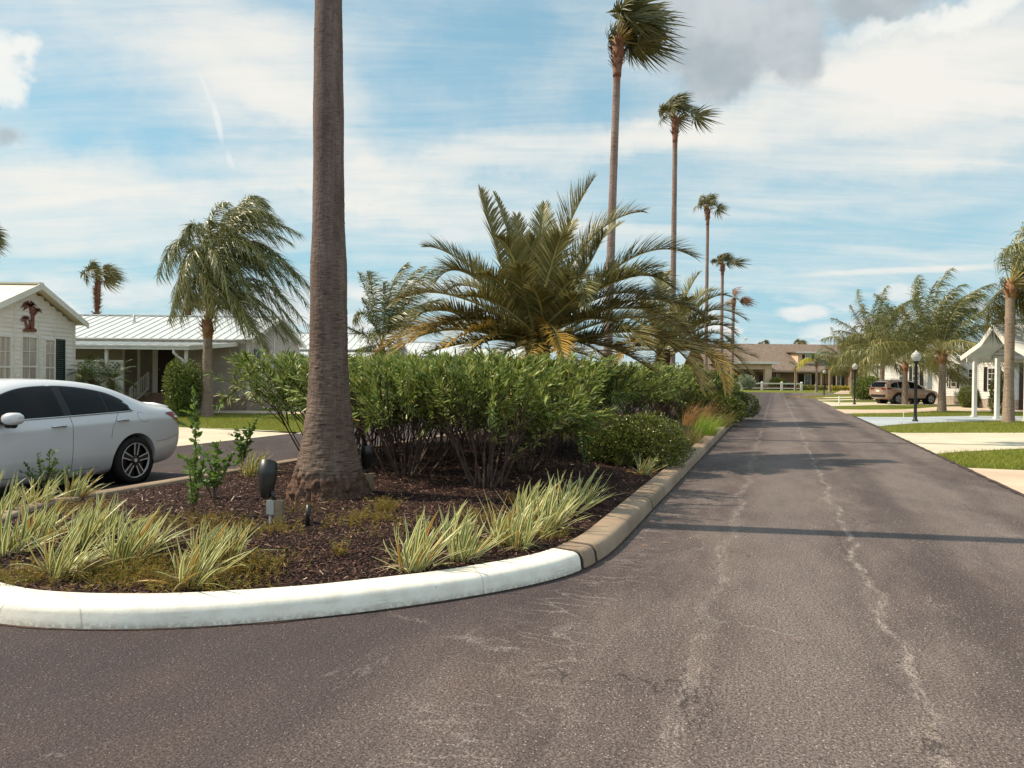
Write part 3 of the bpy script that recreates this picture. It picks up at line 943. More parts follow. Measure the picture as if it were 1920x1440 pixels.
def fan_palm_parts(root, H, r0, r1, nleaf, Rb, plen, wind, seed, lean=(0, 0), trunkmat=None, bootlen=1.0, updown=(-0.25, 1.2), nseg=24, extra=(), topcol='7a4c3e', thick=1.12, azr=PI):
    rg = np.random.default_rng(seed)
    tm = trunkmat or mat_trunk('fan_palm_trunk', '86706a', '9c8880', '56443d', 5.0, topcol, H - bootlen)
    mb = MB()
    top = palm_trunk(mb, H, r0, r1, lean, 14)
    rows = mb
    # swollen red boots under the crown
    z = np.linspace(H - bootlen, H + 0.25, 12)
    ax = np.stack([lean[0] * (np.minimum(z, H) / H) ** 1.4, lean[1] * (np.minimum(z, H) / H) ** 1.4, z], 1)
    rb = r1 * thick * np.array([1.0, 1.03, 1.05, 1.1, 1.2, 1.3, 1.42, 1.48, 1.42, 1.25, 1.0, 0.6])
    mb.tube(ax, rb, 12, 1)
    boots(mb, H + 0.1, H - bootlen * 0.75, r1 * 1.45, 70, rg, 1, lean)
    mb.build('trunk', [tm, MAT['dead_boot']], root, smooth=True, local=True)
    mb = MB()
    c = np.array([top[0], top[1], H + 0.1])
    for i in range(nleaf):
        az = rg.uniform(-azr, azr); e = rg.uniform(*updown)
        d = (math.cos(az) * math.cos(e), math.sin(az) * math.cos(e), math.sin(e))
        fan_leaf(mb, c + np.array(d) * 0.08, d, plen * rg.uniform(0.75, 1.15), Rb * rg.uniform(0.8, 1.1), wind, rg, nseg, tint=float(rg.uniform(0, 0.45) if e < 0.3 else 0))
    for d, pl, rb_ in extra:
        fan_leaf(mb, c, d, pl, rb_, wind, rg, nseg)
    mb.build('crown', [MAT['fan_leaf'], MAT['petiole']], root, local=True)

WIND = (1.0, 0.15, -0.05)
GRP_FAN = 'tall fan palms in a row along the median'
# foreground trunk, its crown far above the picture
fg = B(618, 938)
fg.y += 0.40; fg.z = 0.17
fg.x = P(617, 900, fg.y).x
bigt = thing('fan_palm', 'thick bare brown palm trunk standing nearest, in the mulch in front of the oleander hedge', 'palm tree', fg, group=GRP_FAN)
def big_trunk():
    H = 11.8
    lean = P(615.5, 0, fg.y).x - fg.x
    zk = [-0.12, 0.03, 0.10, 0.17, 0.25, 0.36, 0.48, 0.70, 1.10, 1.70, 2.0, 2.7, 3.3, 4.5, 5.75, 8, 11.8]
    rk = [0.50, 0.475, 0.455, 0.43, 0.405, 0.378, 0.345, 0.296, 0.245, 0.216, 0.212, 0.200, 0.183, 0.168, 0.158, 0.14, 0.12]
    z = np.concatenate([np.arange(-0.1, 3.4, 0.011), np.arange(3.4, 6.4, 0.022), np.linspace(6.45, H, 40)])
    n = 128
    a = np.linspace(0, 2 * PI, n, endpoint=False)
    rad = np.interp(z, zk, rk)
    bulge = 1 + 0.022 * np.sin(z * 3.1) * np.clip(z - 1.2, 0, 1) + 0.012 * np.sin(z * 7.3 + 1)
    vs = []
    for i, zz in enumerate(z):
        # ring scars: shallow notches whose height wanders round the trunk
        sc = []
        for q in a:
            wz = zz + 0.030 * mnoise.noise(Vector((math.cos(q) * 1.5, math.sin(q) * 1.5, zz * 1.2)))
            r_ = 0.006 * mnoise.noise(Vector((math.cos(q) * 2.2, math.sin(q) * 2.2, wz * 46)))
            r_ += 0.006 * mnoise.noise(Vector((math.cos(q) * 16, math.sin(q) * 16, wz * 16)))
            if zz < 0.62:
                g = max(0.0, min(1.0, (0.36 + 0.10 * mnoise.noise(Vector((math.cos(q) * 2, math.sin(q) * 2, 5))) - zz) / 0.05))
                rough = mnoise.noise(Vector((math.cos(q) * 9, math.sin(q) * 9, zz * 9))) + 0.6 * mnoise.noise(Vector((math.cos(q) * 22, math.sin(q) * 22, zz * 14)))
                r_ += g * (0.030 * rough - 0.008)
            sc.append(r_ * (0.55 if zz > 2.2 else 1.0))
        rr = rad[i] * bulge[i] + np.array(sc) * (rad[i] / 0.25)
        lx = lean * min(1.3, max(0, zz) / 5.9)
        vs.append(np.stack([lx + rr * np.cos(a), rr * np.sin(a), np.full(n, zz)], 1))
    mb = MB()
    k = len(z)
    i, j = np.meshgrid(np.arange(k - 1), np.arange(n), indexing='ij')
    p = i * n + j; q = i * n + (j + 1) % n
    mb.add(np.concatenate(vs), np.stack([p, q, q + n, p + n], -1).reshape(-1, 4), 0)
    m, nt = newmat('big_palm_bark')
    pos = nt.obj()
    x, y, zc = nt.sep(pos)
    ang = nt.m('ARCTAN2', y, x)
    wob = nt.noise(pos, 1.8, 4.0, 0.6)
    zz = nt.add(zc, nt.mul(wob, 0.10))
    fine = nt.noise(nt.comb(nt.mul(ang, 1.6), 0.0, nt.mul(zz, 85.0)), 1.0, 4.0, 0.8)
    fis = nt.noise(nt.comb(nt.mul(ang, 22.0), 0.0, nt.mul(zz, 9.0)), 1.0, 4.0, 0.75)
    blot = nt.noise(nt.comb(nt.mul(ang, 1.2), 0.0, nt.mul(zc, 0.8)), 1.0, 7.0, 0.7)
    band = nt.noise(nt.comb(nt.mul(ang, 0.4), 0.0, nt.mul(zz, 2.4)), 1.0, 5.0, 0.6)
    up = nt.ss(zc, 0.6, 4.2)
    lowc = nt.mix(nt.ss(blot, 0.35, 0.68), C('6c594f'), C('887569'))
    hic = nt.mix(nt.ss(blot, 0.35, 0.68), C('6a5955'), C('857570'))
    col = nt.mix(up, lowc, hic)
    col = nt.mix(nt.mul(nt.ss(band, 0.45, 0.62), 0.35), col, C('584842'))
    col = nt.mix(nt.mul(nt.ss(fine, 0.38, 0.52, 1.0, 0.0), nt.add(0.8, nt.mul(up, -0.30))), col, C('2c1e1a'))
    col = nt.mix(nt.mul(nt.ss(fis, 0.34, 0.47, 1.0, 0.0), 0.5), col, C('3a2a25'))
    fleck = nt.mul(nt.ss(nt.noise(nt.comb(nt.mul(ang, 9.0), 0.0, nt.mul(zc, 7.0)), 1.0, 6.0, 0.8), 0.58, 0.70), up)
    col = nt.mix(nt.mul(fleck, 0.5), col, C('b3a39b'))
    root = nt.mul(nt.ss(nt.add(zc, nt.mul(wob, 0.25)), 0.36, 0.46, 1.0, 0.0), 0.75)
    rc = nt.mix(nt.ss(nt.noise(pos, 24.0, 5.0, 0.7), 0.35, 0.65), C('3a2820'), C('67493b'))
    col = nt.mix(root, col, rc)
    surf(nt, col, 0.92, spec=0.12, normal=nt.bump(nt.add(fine, nt.mul(fis, 0.7)), 0.9, 0.012))
    mb.build('trunk', m, bigt, smooth=True, local=True)
    rg = np.random.default_rng(5)
    mb = MB()
    for i in range(22):
        az = rg.uniform(0, 2 * PI); e = rg.uniform(-0.2, 1.2)
        d = (math.cos(az) * math.cos(e), math.sin(az) * math.cos(e), math.sin(e))
        fan_leaf(mb, (0, 0, H), d, 0.8, 0.95, WIND, rg)
    mb.build('crown', [MAT['fan_leaf'], MAT['petiole']], bigt, local=True)
big_trunk()

def at_base(px, Y, z=0.15):
    p = P(px, 700, Y); return Vector((p.x, p.y, z))
def hgt(px, py, Y): return P(px, py, Y).z

p2 = at_base(1138, 21.0)
t = thing('fan_palm', 'tallest slender palm behind the feathery date palm, its crown touching the top of the picture', 'palm tree', p2, group=GRP_FAN)
fan_palm_parts(t, hgt(1160, 85, 21) - 0.15, 0.125, 0.098, 26, 0.76, 0.72, (0.72, 0.1, 0.12), 3, azr=2.0, lean=(P(1159, 85, 21).x - p2.x, 0), bootlen=0.85, updown=(0.35, 1.45),
               extra=[((0.85, 0.0, -0.05), 0.55, 0.85), ((0.8, 0.2, 0.5), 0.85, 0.75), ((0.8, -0.2, 0.7), 0.8, 0.8), ((.3, 0, 1), .9, .9)], thick=1.15)
p3 = at_base(1260, 33.5)
t3 = thing('fan_palm', 'tall palm with ragged windblown crown against the white cloud, second behind the date palm', 'palm tree', p3, group=GRP_FAN)
fan_palm_parts(t3, hgt(1265, 228, 33.5) - 0.15, 0.15, 0.10, 20, 0.56, 0.66, (0.8, 0.1, 0.08), 14, lean=(P(1266, 245, 33.5).x - p3.x, 0), bootlen=0.9, updown=(0.05, 1.4),
               extra=[((-0.8, 0.0, 0.35), 0.6, 0.45), ((-0.5, 0.2, 0.9), 0.9, 0.5), ((0.9, 0, 0.3), 0.9, 0.75)])
def copy_palm(px, Y, topy, label, group=GRP_FAN, src=None, rz=0.0, H0=None, z=0.1, wide=1.0):
    src = src or t3
    h = hgt(px, topy, Y) - z
    s = h / H0
    return dup(src, at_base(px, Y, z), rz, (wide, wide, s), label, group)
H3 = hgt(1265, 228, 33.5) - 0.15
copy_palm(1323, 49, 396, 'tall palm with compact crown, third of the receding row behind the date palm', H0=H3, rz=0.5, wide=0.95)
copy_palm(1352, 63, 498, 'shorter palm with a full windblown crown, fourth of the receding row', H0=H3, rz=-0.4, wide=1.15)
p6 = at_base(1372, 78, 0.1)
t6 = thing('fan_palm', 'distant palm with few reddish ragged leaves, last and lowest of the receding row', 'palm tree', p6, group=GRP_FAN)
MAT['_fl'] = MAT['fan_leaf']
MAT['fan_leaf'] = leafmat('red_fan_leaf', ['8d5a44', '7a5a3c', '9a6a50'], 0.2, 0.6)
fan_palm_parts(t6, hgt(1374, 562, 78) - 0.1, 0.19, 0.15, 8, 0.8, 0.9, (1.1, 0.1, -0.05), 41, lean=(0.1, 0), bootlen=1.0, nseg=16)
MAT['fan_leaf'] = MAT['_fl']
# fan palms beyond the houses on the left and beyond the clubhouse
GRP_FAR = 'fan palms beyond the houses'
pl = at_base(178, 47, 0)
t7 = thing('fan_palm', 'fan palm with shaggy red boots rising behind the silver metal roof on the left', 'palm tree', pl, group=GRP_FAR)
HL = hgt(183, 520, 47)
fan_palm_parts(t7, HL, 0.13, 0.12, 22, 0.68, 0.6, (0.75, 0.1, -0.05), 23, lean=(0.15, 0), bootlen=2.6, updown=(-0.3, 1.3), thick=1.0)
rgb = np.random.default_rng(3)
mb = MB(); boots(mb, HL, HL - 3.2, 0.15, 260, rgb, 0, (0.15, 0), (0.15, 0.3), 0.8)
mb.build('leaf_boots', MAT['dead_boot'], t7, local=True)
dup(t7, at_base(350, 55, 0), 1.1, (1, 1, hgt(352, 572, 55) / HL), 'fan palm behind the left queen palm, only its red boots showing', GRP_FAR)
dup(t7, at_base(-42, 40, 0), 0.3, (.8, .8, hgt(-42, 450, 40) / HL), 'fan palm leaves at the left edge of the sky above the white gable', GRP_FAR)
dup(t7, at_base(1430, 175, 0), 0.9, (1.35, 1.35, hgt(1430, 648, 175) / HL), 'small palm top over the clubhouse ridge beside the roof vane', GRP_FAR)
dup(t7, at_base(1495, 175, 0), -0.6, (1.35, 1.35, hgt(1495, 646, 175) / HL), 'small palm top over the clubhouse ridge above the dormer', GRP_FAR)
dup(t7, at_base(1592, 165, 0), 2.0, (1.35, 1.35, hgt(1592, 645, 165) / HL), 'small palm top over the clubhouse ridge behind the queen palms', GRP_FAR)

# ------------------------------------------------------------------ date palms
MAT['date_leaf'] = leafmat('date_palm_leaf', ['4c502c', '66683e', '807c50', '9c946a'], 0.16, 0.42, tint='a8853a', spec=0.45)
MAT['date_rachis'] = plain('date_palm_rachis', '9c9058', 'b5a468', 3, 0.55)
MAT['date_trunk'] = plain('date_palm_trunk', '4a3226', '6a4a38', 9, 0.9, bump=1.0, bscale=14)
MAT['orange'] = plain('fruit_stalk', 'b9742c', 'cf8c3c', 6, 0.6)

def z5(cx, cy): return 640 + cx / 2.4, 320 + cy / 2.4
def date_palm(name, label, base, Y, o_px, specs, Lm, W, nl, seed, fill, group):
    rg = np.random.default_rng(seed)
    root = thing(name, label, 'palm tree', base, group=group)
    O = P(o_px[0], o_px[1], Y)
    mb = MB()
    k = 14
    z = np.linspace(0, O.z - base.z + 0.1, k)
    mb.tube(np.stack([np.full(k, base.x), np.full(k, base.y), base.z + z], 1), 0.26 * (1 + 0.12 * np.sin(z * 19)), 16, 0)
    rb = np.random.default_rng(2)
    N = 150
    th = rb.uniform(0, 2 * PI, N); zz = rb.uniform(0.1, O.z - base.z + 0.15, N)
    o = np.stack([np.cos(th), np.sin(th), np.zeros(N)], 1)
    leaf_batch(mb, np.array(base) + o * 0.22 + np.stack([0 * zz, 0 * zz, zz], 1), o * 0.8 + np.array([0, 0, 1.0]), np.stack([-np.sin(th), np.cos(th), 0 * th], 1), rb.uniform(.12, .26, N), 0.09, None, 1, prof=lambda q: 1 - .5 * q)
    mb.build('trunk', MAT['date_trunk'], root, smooth=True)
    mb = MB()
    for m_, t_, dy, ti, tt, lk in specs:
        T_ = P(t_[0], t_[1], Y + dy); M_ = P(m_[0], m_[1], Y + dy * 0.5)
        o = O + Vector((rg.normal(0, .12), rg.normal(0, .12), rg.uniform(-.38, .12) if ti > .05 or rg.uniform() < .35 else rg.normal(0, .06)))
        p1 = 2 * M_ - (o + T_) / 2
        pts = bez(o, p1, T_, 26)
        Lr = np.linalg.norm(np.diff(pts, axis=0), axis=1).sum()
        frond(mb, pts, max(20, int(nl * min(1.0, Lr / 3.0))), Lm * lk, W, vee=0.62, veej=.22, ang=(62, 28), grav=0.20, wind=(0.04, 0, 0), t0=0.14, tint=ti, tiptint=tt, jit=0.05, rr=0.034, rng_=rg)
    for _ in range(fill):
        az = rg.uniform(0, 2 * PI); e = rg.uniform(0.15, 1.25)
        L = rg.uniform(2.3, 3.4)
        d = Vector((math.cos(az) * math.cos(e), math.sin(az) * math.cos(e), math.sin(e)))
        pts = [O.copy()]
        for q in range(16):
            d = (d + Vector((0.02, 0, -0.075 * (1 - 0.5 * math.sin(e))))).normalized()
            pts.append(pts[-1] + d * (L / 16))
        frond(mb, pts, int(nl * 0.9), Lm * 0.9, W, vee=0.62, veej=.22, ang=(62, 28), grav=0.20, t0=0.14, tint=max(0, 0.25 - 0.4 * e), tiptint=0.15, jit=0.05, rr=0.022, rng_=rg)
    mb.build('crown', [MAT['date_leaf'], MAT['date_rachis']], root)
    return root, O

S_ = []
def sp(m, t, dy, ti=0.0, tt=0.15, lk=1.0): S_.append((z5(*m), z5(*t), dy, ti, tt, lk))
sp((715, 400), (625, 92), 0.6, 0.05, 0.1); sp((795, 390), (688, 100), 1.0, 0, 0.1, 0.45); sp((895, 400), (915, 155), 1.4, 0, 0.1, 0.8)
sp((985, 350), (1132, 42), -0.3, 0, 0.05, 1.15); sp((1085, 350), (1348, 185), 0.3, 0, 0.1, 1.1); sp((1275, 410), (1585, 388), 0.2, 0, 0.1, 1.05)
sp((1240, 490), (1495, 530), -0.8, 0, 0.1); sp((1290, 590), (1625, 655), -0.5, 0, 0.1); sp((1150, 665), (1365, 780), -2.4, 0.05, 0.35, 1.05)
sp((1345, 728), (1618, 962), -1.6, 0.08, 0.8, 1.15); sp((1200, 560), (1480, 600), 1.2, 0, 0.1); sp((1300, 660), (1600, 770), 1.0, 0.1, 0.4)
sp((590, 440), (385, 342), 0.4, 0, 0.1, 0.9); sp((600, 480), (428, 495), -0.8, 0, 0.1); sp((500, 560), (243, 598), -0.4, 0, 0.2, 0.95)
sp((530, 640), (330, 660), -1.6, 0, 0.2, 0.85); sp((470, 690), (148, 838), 0.2, 0.1, 0.8, 0.95); sp((520, 715), (243, 818), -1.2, 0.1, 0.8, 0.95)
sp((560, 775), (378, 825), -1.0, 0.3, 0.7, 0.7); sp((945, 700), (1000, 885), -2.6, 0.45, 0.6, 0.75); sp((1030, 500), (1095, 600), -2.2, 0, 0.1, 0.85)
sp((850, 480), (870, 315), -0.6, 0, 0.1, 0.9); sp((800, 470), (712, 305), -1.0, 0, 0.1, 0.8); sp((960, 420), (1045, 240), 0.8, 0, 0.1, 0.9); sp((930, 480), (985, 300), -1.2, 0, 0.1, 1.0)
sp((700, 600), (540, 570), -1.8, 0, 0.15, 0.9); sp((760, 560), (620, 470), -1.6, 0, 0.1, 0.9); sp((1080, 480), (1180, 290), -0.2, 0, 0.1, 0.9); sp((1120, 560), (1350, 470), -1.4, 0, 0.1, 0.95)
sp((820, 560), (760, 420), 1.6, 0, 0.1, 0.9); sp((1000, 560), (1090, 430), 1.8, 0, 0.1, 0.9); sp((660, 720), (470, 790), -2.2, 0.35, 0.6, 0.8); sp((1100, 760), (1330, 850), 0.6, 0.4, 0.6, 0.8)
sp((1180, 520), (1440, 430), 1.5, 0, 0.1, 1.0); sp((1230, 620), (1540, 700), -1.2, 0.05, 0.25, 1.0); sp((1080, 420), (1250, 240), 1.4, 0, .1, .9); sp((640, 540), (470, 540), 1.4, 0, .15, .9); sp((600, 670), (330, 760), -1.4, .15, .6, .95); sp((690, 760), (560, 850), -2.0, .3, .6, .8); sp((1150, 780), (1400, 900), -.6, .3, .7, .9)
sp((820, 775), (690, 860), -1.8, .25, .4, .8); sp((960, 785), (1090, 880), -2.2, .25, .5, .8); sp((875, 760), (825, 875), -2.4, .3, .5, .75); sp((1050, 765), (1215, 855), -1.6, .2, .4, .85); sp((740, 735), (590, 790), -2.2, .15, .4, .85); sp((800, 790), (660, 840), 1.0, .3, .4, .8); sp((1000, 800), (1160, 850), 1.2, .3, .4, .8); sp((900, 740), (905, 850), -2.0, .2, .4, .7)
sp((900, 620), (860, 520), -2.0, 0, 0.1, 0.8); sp((1000, 620), (1060, 560), -2.4, 0, 0.1, 0.7); sp((720, 660), (600, 640), 1.2, 0, 0.2, 0.9)
b1 = at_base(1007, 15.8, 0.18)
dp1, O1 = date_palm('date_palm', 'big feathery date palm with arching fronds yellowing at the bottom, above the oleander hedge', b1, 15.8, (1007, 640), S_, 0.73, 0.040, 122, 8, 3, 'date palms on the median')
mb = MB()
for dx in (-.12, .02, .2):
    mb.tube([O1 + Vector((dx * .3, -.1, 0)), O1 + Vector((dx, -.45, .16)), O1 + Vector((dx * 1.4, -.62, .02))], [0.03, 0.05, 0.012], 6)
mb.build('fruit_stalk', MAT['orange'], dp1, smooth=True)
S_ = []
def s2(m, t, dy, ti=0.0, tt=0.15, lk=1.0): S_.append((m, t, dy, ti, tt, lk))
s2((1280, 570), (1310, 514), 0); s2((1295, 575), (1338, 545), 1); s2((1310, 575), (1368, 556), -1, 0, .1, .7); s2((1320, 600), (1380, 604), 1, 0, .1, .7); s2((1325, 612), (1381, 628), -1, 0, .1, .75)
s2((1330, 640), (1405, 697), -1.5, .15, .6, 1.1); s2((1320, 655), (1362, 733), -2.5, .3, .7, 1.1); s2((1300, 650), (1345, 690), -2, .1, .4, .8)
s2((1240, 560), (1245, 515), 1); s2((1210, 580), (1180, 545), 0); s2((1190, 600), (1150, 610), 1); s2((1190, 640), (1130, 670), -1, .3, .5); s2((1330, 625), (1376, 650), 1.5, .1, .3, .8)
s2((1320, 585), (1400, 600), .5, .05, .2, .9); s2((1325, 650), (1420, 670), .5, .2, .5, 1.0); s2((1200, 640), (1150, 690), -2.5, .3, .6, .9)
s2((1270, 600), (1290, 560), -2); s2((1300, 615), (1345, 600), -2); s2((1225, 600), (1200, 570), -2)
b2 = at_base(1243, 28.5, 0.16)
date_palm('date_palm', 'second feathery date palm, half hidden behind the first, its fronds drooping towards the road', b2, 28.5, (1243, 660), S_, 0.78, 0.052, 84, 18, 14, 'date palms on the median')

# ------------------------------------------------------------------ queen palms
MAT['queen_leaf'] = leafmat('queen_palm_leaf', ['3e4522', '52592b', '686b3a', '82824e'], 0.24, 0.38, tint='a58f3a', spec=0.5)
MAT['queen_trunk'] = mat_trunk('queen_palm_trunk', '8a7666', 'a08d7c', '5a483e', 4.2, None, None, 14.0)
MAT['queen_boot'] = plain('queen_palm_boots', '7f5a40', '9c7450', 7, 0.85, bump=0.6, bscale=16)

def queen_shaft(root, H, rg, r0=0.19, r1=0.145, lean=(0, 0), bootc=None):
    mb = MB()
    palm_trunk(mb, H, r0, r1, lean, 14, flare=0.25)
    mb.build('trunk', MAT['queen_trunk'], root, smooth=True, local=True)
    mb = MB()
    zt = np.linspace(-0.45, 0.35, 8)
    mb.tube(np.stack([np.full(8, lean[0]), np.full(8, lean[1]), H + zt], 1), r1 * np.array([1.05, 1.15, 1.3, 1.35, 1.25, 1.0, 0.75, 0.4]), 12, 0)
    boots(mb, H + 0.15, H - 0.5, r1 * 1.15, 46, rg, 0, (lean[0], lean[1]), (0.18, 0.42), 0.45)
    mb.build('leaf_boots', MAT['queen_boot'], root, smooth=False, local=True)

qb = G(388, 782)
Yq = qb.y
GRP_Q = 'queen palms lining the street'
ql = thing('queen_palm', 'windblown queen palm on the left lawn in front of the grey metal-roofed house', 'palm tree', qb, group=GRP_Q)
rq = np.random.default_rng(31)
Hq = P(392, 612, Yq).z
queen_shaft(ql, Hq, rq, 0.20, 0.15, lean=(P(390, 612, Yq).x - qb.x, 0))
O_ = P(394, 596, Yq)
mb = MB()
for m_, t_, dy, tn in [((352, 452), (310, 515), -.3, 0), ((360, 485), (322, 585), -1.0, .1), ((372, 440), (335, 455), .8, 0), ((415, 425), (500, 402), .2, 0), ((430, 440), (545, 455), .5, 0),
                       ((455, 455), (565, 525), -.4, 0), ((470, 485), (578, 575), .6, 0), ((470, 522), (578, 612), -.6, 0), ((455, 548), (560, 640), -1.2, .05), ((440, 575), (505, 660), -1.5, .15),
                       ((428, 545), (470, 625), -2.0, .1), ((385, 500), (405, 605), -2.0, .15), ((420, 480), (475, 570), -1.8, 0), ((405, 440), (450, 388), .8, 0), ((368, 520), (338, 600), -.6, .1),
                       ((440, 410), (500, 382), -.4, 0), ((440, 470), (530, 560), 1.4, 0), ((420, 450), (500, 480), 1.6, 0), ((385, 460), (375, 420), 1.2, 0), ((400, 470), (430, 560), -2.2, 0),
                       ((430, 420), (525, 420), 1.0, 0), ((375, 470), (345, 520), -1.6, 0)]:
  for rep in range(2):
    jx, jy = (0, 0) if rep == 0 else (rq.normal(0, 12), rq.normal(0, 10)); dy = dy if rep == 0 else -dy + rq.normal(0, .5)
    T_ = P(t_[0] + jx, t_[1] + jy, Yq + dy); M_ = P(m_[0] + jx * .5, m_[1] + jy * .5, Yq + dy * .5)
    o = O_ + Vector((rq.normal(0, .05), rq.normal(0, .05), 0))
    pts = bez(o, 2 * M_ - (o + T_) / 2, T_, 20)
    frond(mb, [Vector(p) - qb for p in pts], 110, 0.72, 0.032, vee=0.0, veej=.7, ang=(60, 30), grav=0.70, wind=(0.42, 0.05, -0.1), t0=0.12, tint=tn, tiptint=0.08, jit=0.26, rr=0.02, segs=3, rng_=rq)
mb.build('crown', [MAT['queen_leaf'], MAT['date_rachis']], ql, local=True)

def queen_random(label, base, H, seed, nf=19, L=(2.6, 3.7), wind=0.07, group=GRP_Q, yel=0.0, nl=92, left=True, g=.085, er=(.15, 1.5)):
    rg = np.random.default_rng(seed)
    root = thing('queen_palm', label, 'palm tree', base, group=group)
    queen_shaft(root, H, rg, 0.20, 0.16)
    mb = MB()
    for i in range(nf):
        az = (rg.uniform(0, 2 * PI) if i % 3 else rg.normal(PI, .5)) if left else rg.normal(.25, .85); e = rg.uniform(*er)
        l = rg.uniform(*L)
        d = Vector((math.cos(az) * math.cos(e), math.sin(az) * math.cos(e), math.sin(e)))
        pts = [Vector((0, 0, H + 0.1))]
        for q in range(18):
            f = q / 18
            d = (d + Vector((wind * (0.4 + f), 0.0, -g * (0.4 + f)))).normalized()
            pts.append(pts[-1] + d * (l / 18))
        frond(mb, pts, nl, 0.85, 0.042, vee=0.0, veej=.6, ang=(60, 30), grav=0.72, wind=(0.52, 0.05, -0.1), t0=0.22, tint=float(rg.uniform(0, .25) if e < .5 else 0), tiptint=0.1, jit=0.26, rr=0.022, segs=3, rng_=rg)
    mb.build('crown', [MAT['queen_leaf'], MAT['date_rachis']], root, local=True)
    return root

qA = queen_random('queen palm at the right edge of the photo, in front of the white carport', at_base(1892, 30.5, 0), hgt(1893, 538, 30.5), 51, nf=44, L=(3.3, 4.9), left=False, er=(-.2, 1.55), g=.07)
qB = queen_random('queen palm with a fat trunk between the white carport and the tan car', at_base(1767, 41, 0), hgt(1766, 668, 41), 62, nf=32, L=(3.6, 5.6), g=.06, er=(.2, 1.5))
HA, HB = hgt(1893, 538, 30.5), hgt(1766, 668, 41)
def qcopy(src, H0, px, Y, topy, rz, w, label):
    return dup(src, at_base(px, Y, 0), rz, (w, w, w * hgt(px, topy, Y) / H0 / w), label, GRP_Q)
qC = queen_random('queen palm with orange leaf boots standing right beside the tan car', at_base(1697, 52.6, 0), hgt(1697, 686, 52.6), 77, nf=26, L=(3.2, 4.5))
HC = hgt(1697, 686, 52.6)
qcopy(qB, HB, 1654, 62, 668, 0.35, 1.05, 'queen palm behind the tan car, in front of the white carport roof')
qcopy(qC, HC, 1622, 78, 688, -0.3, 0.95, 'queen palm behind the round green bush, second lamp post standing left of it')
qcopy(qB, HB, 1597, 88, 690, 0.6, 1.05, 'queen palm trunk right behind the second lamp post')
qcopy(qC, HC, 1606, 106, 690, -0.6, 0.95, 'queen palm before the clubhouse, between middle lamp and green bush')
qcopy(qA, HA, 1556, 104, 690, 0.3, 1.0, 'full green queen palm on the clubhouse lawn next to the farthest lamp post')
# two thin palms by the clubhouse with a yellow frond
MAT['_q'] = MAT['queen_leaf']
MAT['queen_leaf'] = leafmat('yellow_frond', ['a3a02a', 'c3b22e', '8a8f2a'], 0.35, 0.5)
qy = thing('queen_palm', 'slim palm before the dormer with one yellow frond arching to the left', 'palm tree', at_base(1531, 102, 0), group=GRP_Q)
rg_ = np.random.default_rng(9)
Hy = hgt(1531, 683, 102)
queen_shaft(qy, Hy, rg_, 0.17, 0.13)
mb = MB()
k = 102 / 1450
def fr_(mx, mz, tx, tz, L=.9, dy=0):
    o = Vector((0, 0, Hy)); T_ = Vector((tx * k, dy, Hy + tz * k)); M_ = Vector((mx * k, dy * .5, Hy + mz * k))
    frond(mb, bez(o, 2 * M_ - (o + T_) / 2, T_, 16), 50, L, 0.05, vee=0.1, grav=0.5, wind=(.1, 0, -.3), t0=.15, jit=.2, rr=.03, rng_=rg_)
fr_(-20, 9, -38, -9); fr_(-15, 12, -34, 2)
mb.build('yellow_frond', [MAT['queen_leaf'], MAT['date_rachis']], qy, local=True)
MAT['queen_leaf'] = leafmat('fresh_queen_leaf', ['4f6a2c', '5f7a34', '44582a'], 0.3, 0.45)
mb = MB()
fr_(12, 16, 34, 10); fr_(5, 20, 22, 24); fr_(14, 8, 30, -8); fr_(-4, 16, -16, 20); fr_(-2, 18, 8, 30)
mb.build('crown', [MAT['queen_leaf'], MAT['date_rachis']], qy, local=True)
MAT['queen_leaf'] = MAT['_q']
qy2 = thing('queen_palm', 'thin pale palm trunk at the right end of the white fence', 'palm tree', at_base(1491, 108, 0), group=GRP_Q)
queen_shaft(qy2, hgt(1491, 693, 108), rg_, 0.13, 0.10)
mb = MB(); Hy = hgt(1491, 693, 108)
fr_(6, 12, 12, 22, .7); fr_(8, 10, 22, 12, .7); fr_(-2, 12, -10, 16, .7)
mb.build('crown', [MAT['queen_leaf'], MAT['date_rachis']], qy2, local=True)

# the one behind the big trunk
qD_base = at_base(715, 40, 0)
qD = thing('queen_palm', 'windblown queen palm between the thick trunk and the date palm', 'palm tree', qD_base, group=GRP_Q)
rq = np.random.default_rng(77)
HD = P(716, 655, 40).z
queen_shaft(qD, HD, rq, 0.2, 0.16)
mb = MB()
O_ = P(716, 645, 40)
for m_, t_, dy in [((692, 560), (672, 512), 0), ((700, 555), (690, 510), 1), ((686, 590), (662, 600), -.5), ((690, 630), (650, 612), -1), ((740, 560), (790, 500), .5), ((750, 560), (815, 505), -.5), ((730, 550), (760, 495), .8),
                   ((755, 590), (830, 560), 0), ((750, 610), (820, 620), -1), ((700, 600), (680, 560), -1), ((720, 580), (720, 530), -.6), ((735, 600), (770, 580), -1.5), ((705, 620), (690, 640), -1.4), ((690, 650), (668, 655), -1), ((730, 640), (745, 680), -1.5), ((745, 580), (800, 540), 1.2)]:
    T_ = P(t_[0], t_[1], 40 + dy); M_ = P(m_[0], m_[1], 40 + dy * .5)
    pts = bez(O_, 2 * M_ - (O_ + T_) / 2, T_, 18)
    frond(mb, [Vector(p) - qD_base for p in pts], 95, 0.85, 0.042, vee=0.0, veej=.6, ang=(60, 30), grav=0.35, wind=(0.6, 0.05, -0.1), t0=0.2, tiptint=0.08, jit=0.26, rr=0.022, segs=3, rng_=rq)
mb.build('crown', [MAT['queen_leaf'], MAT['date_rachis']], qD, local=True)

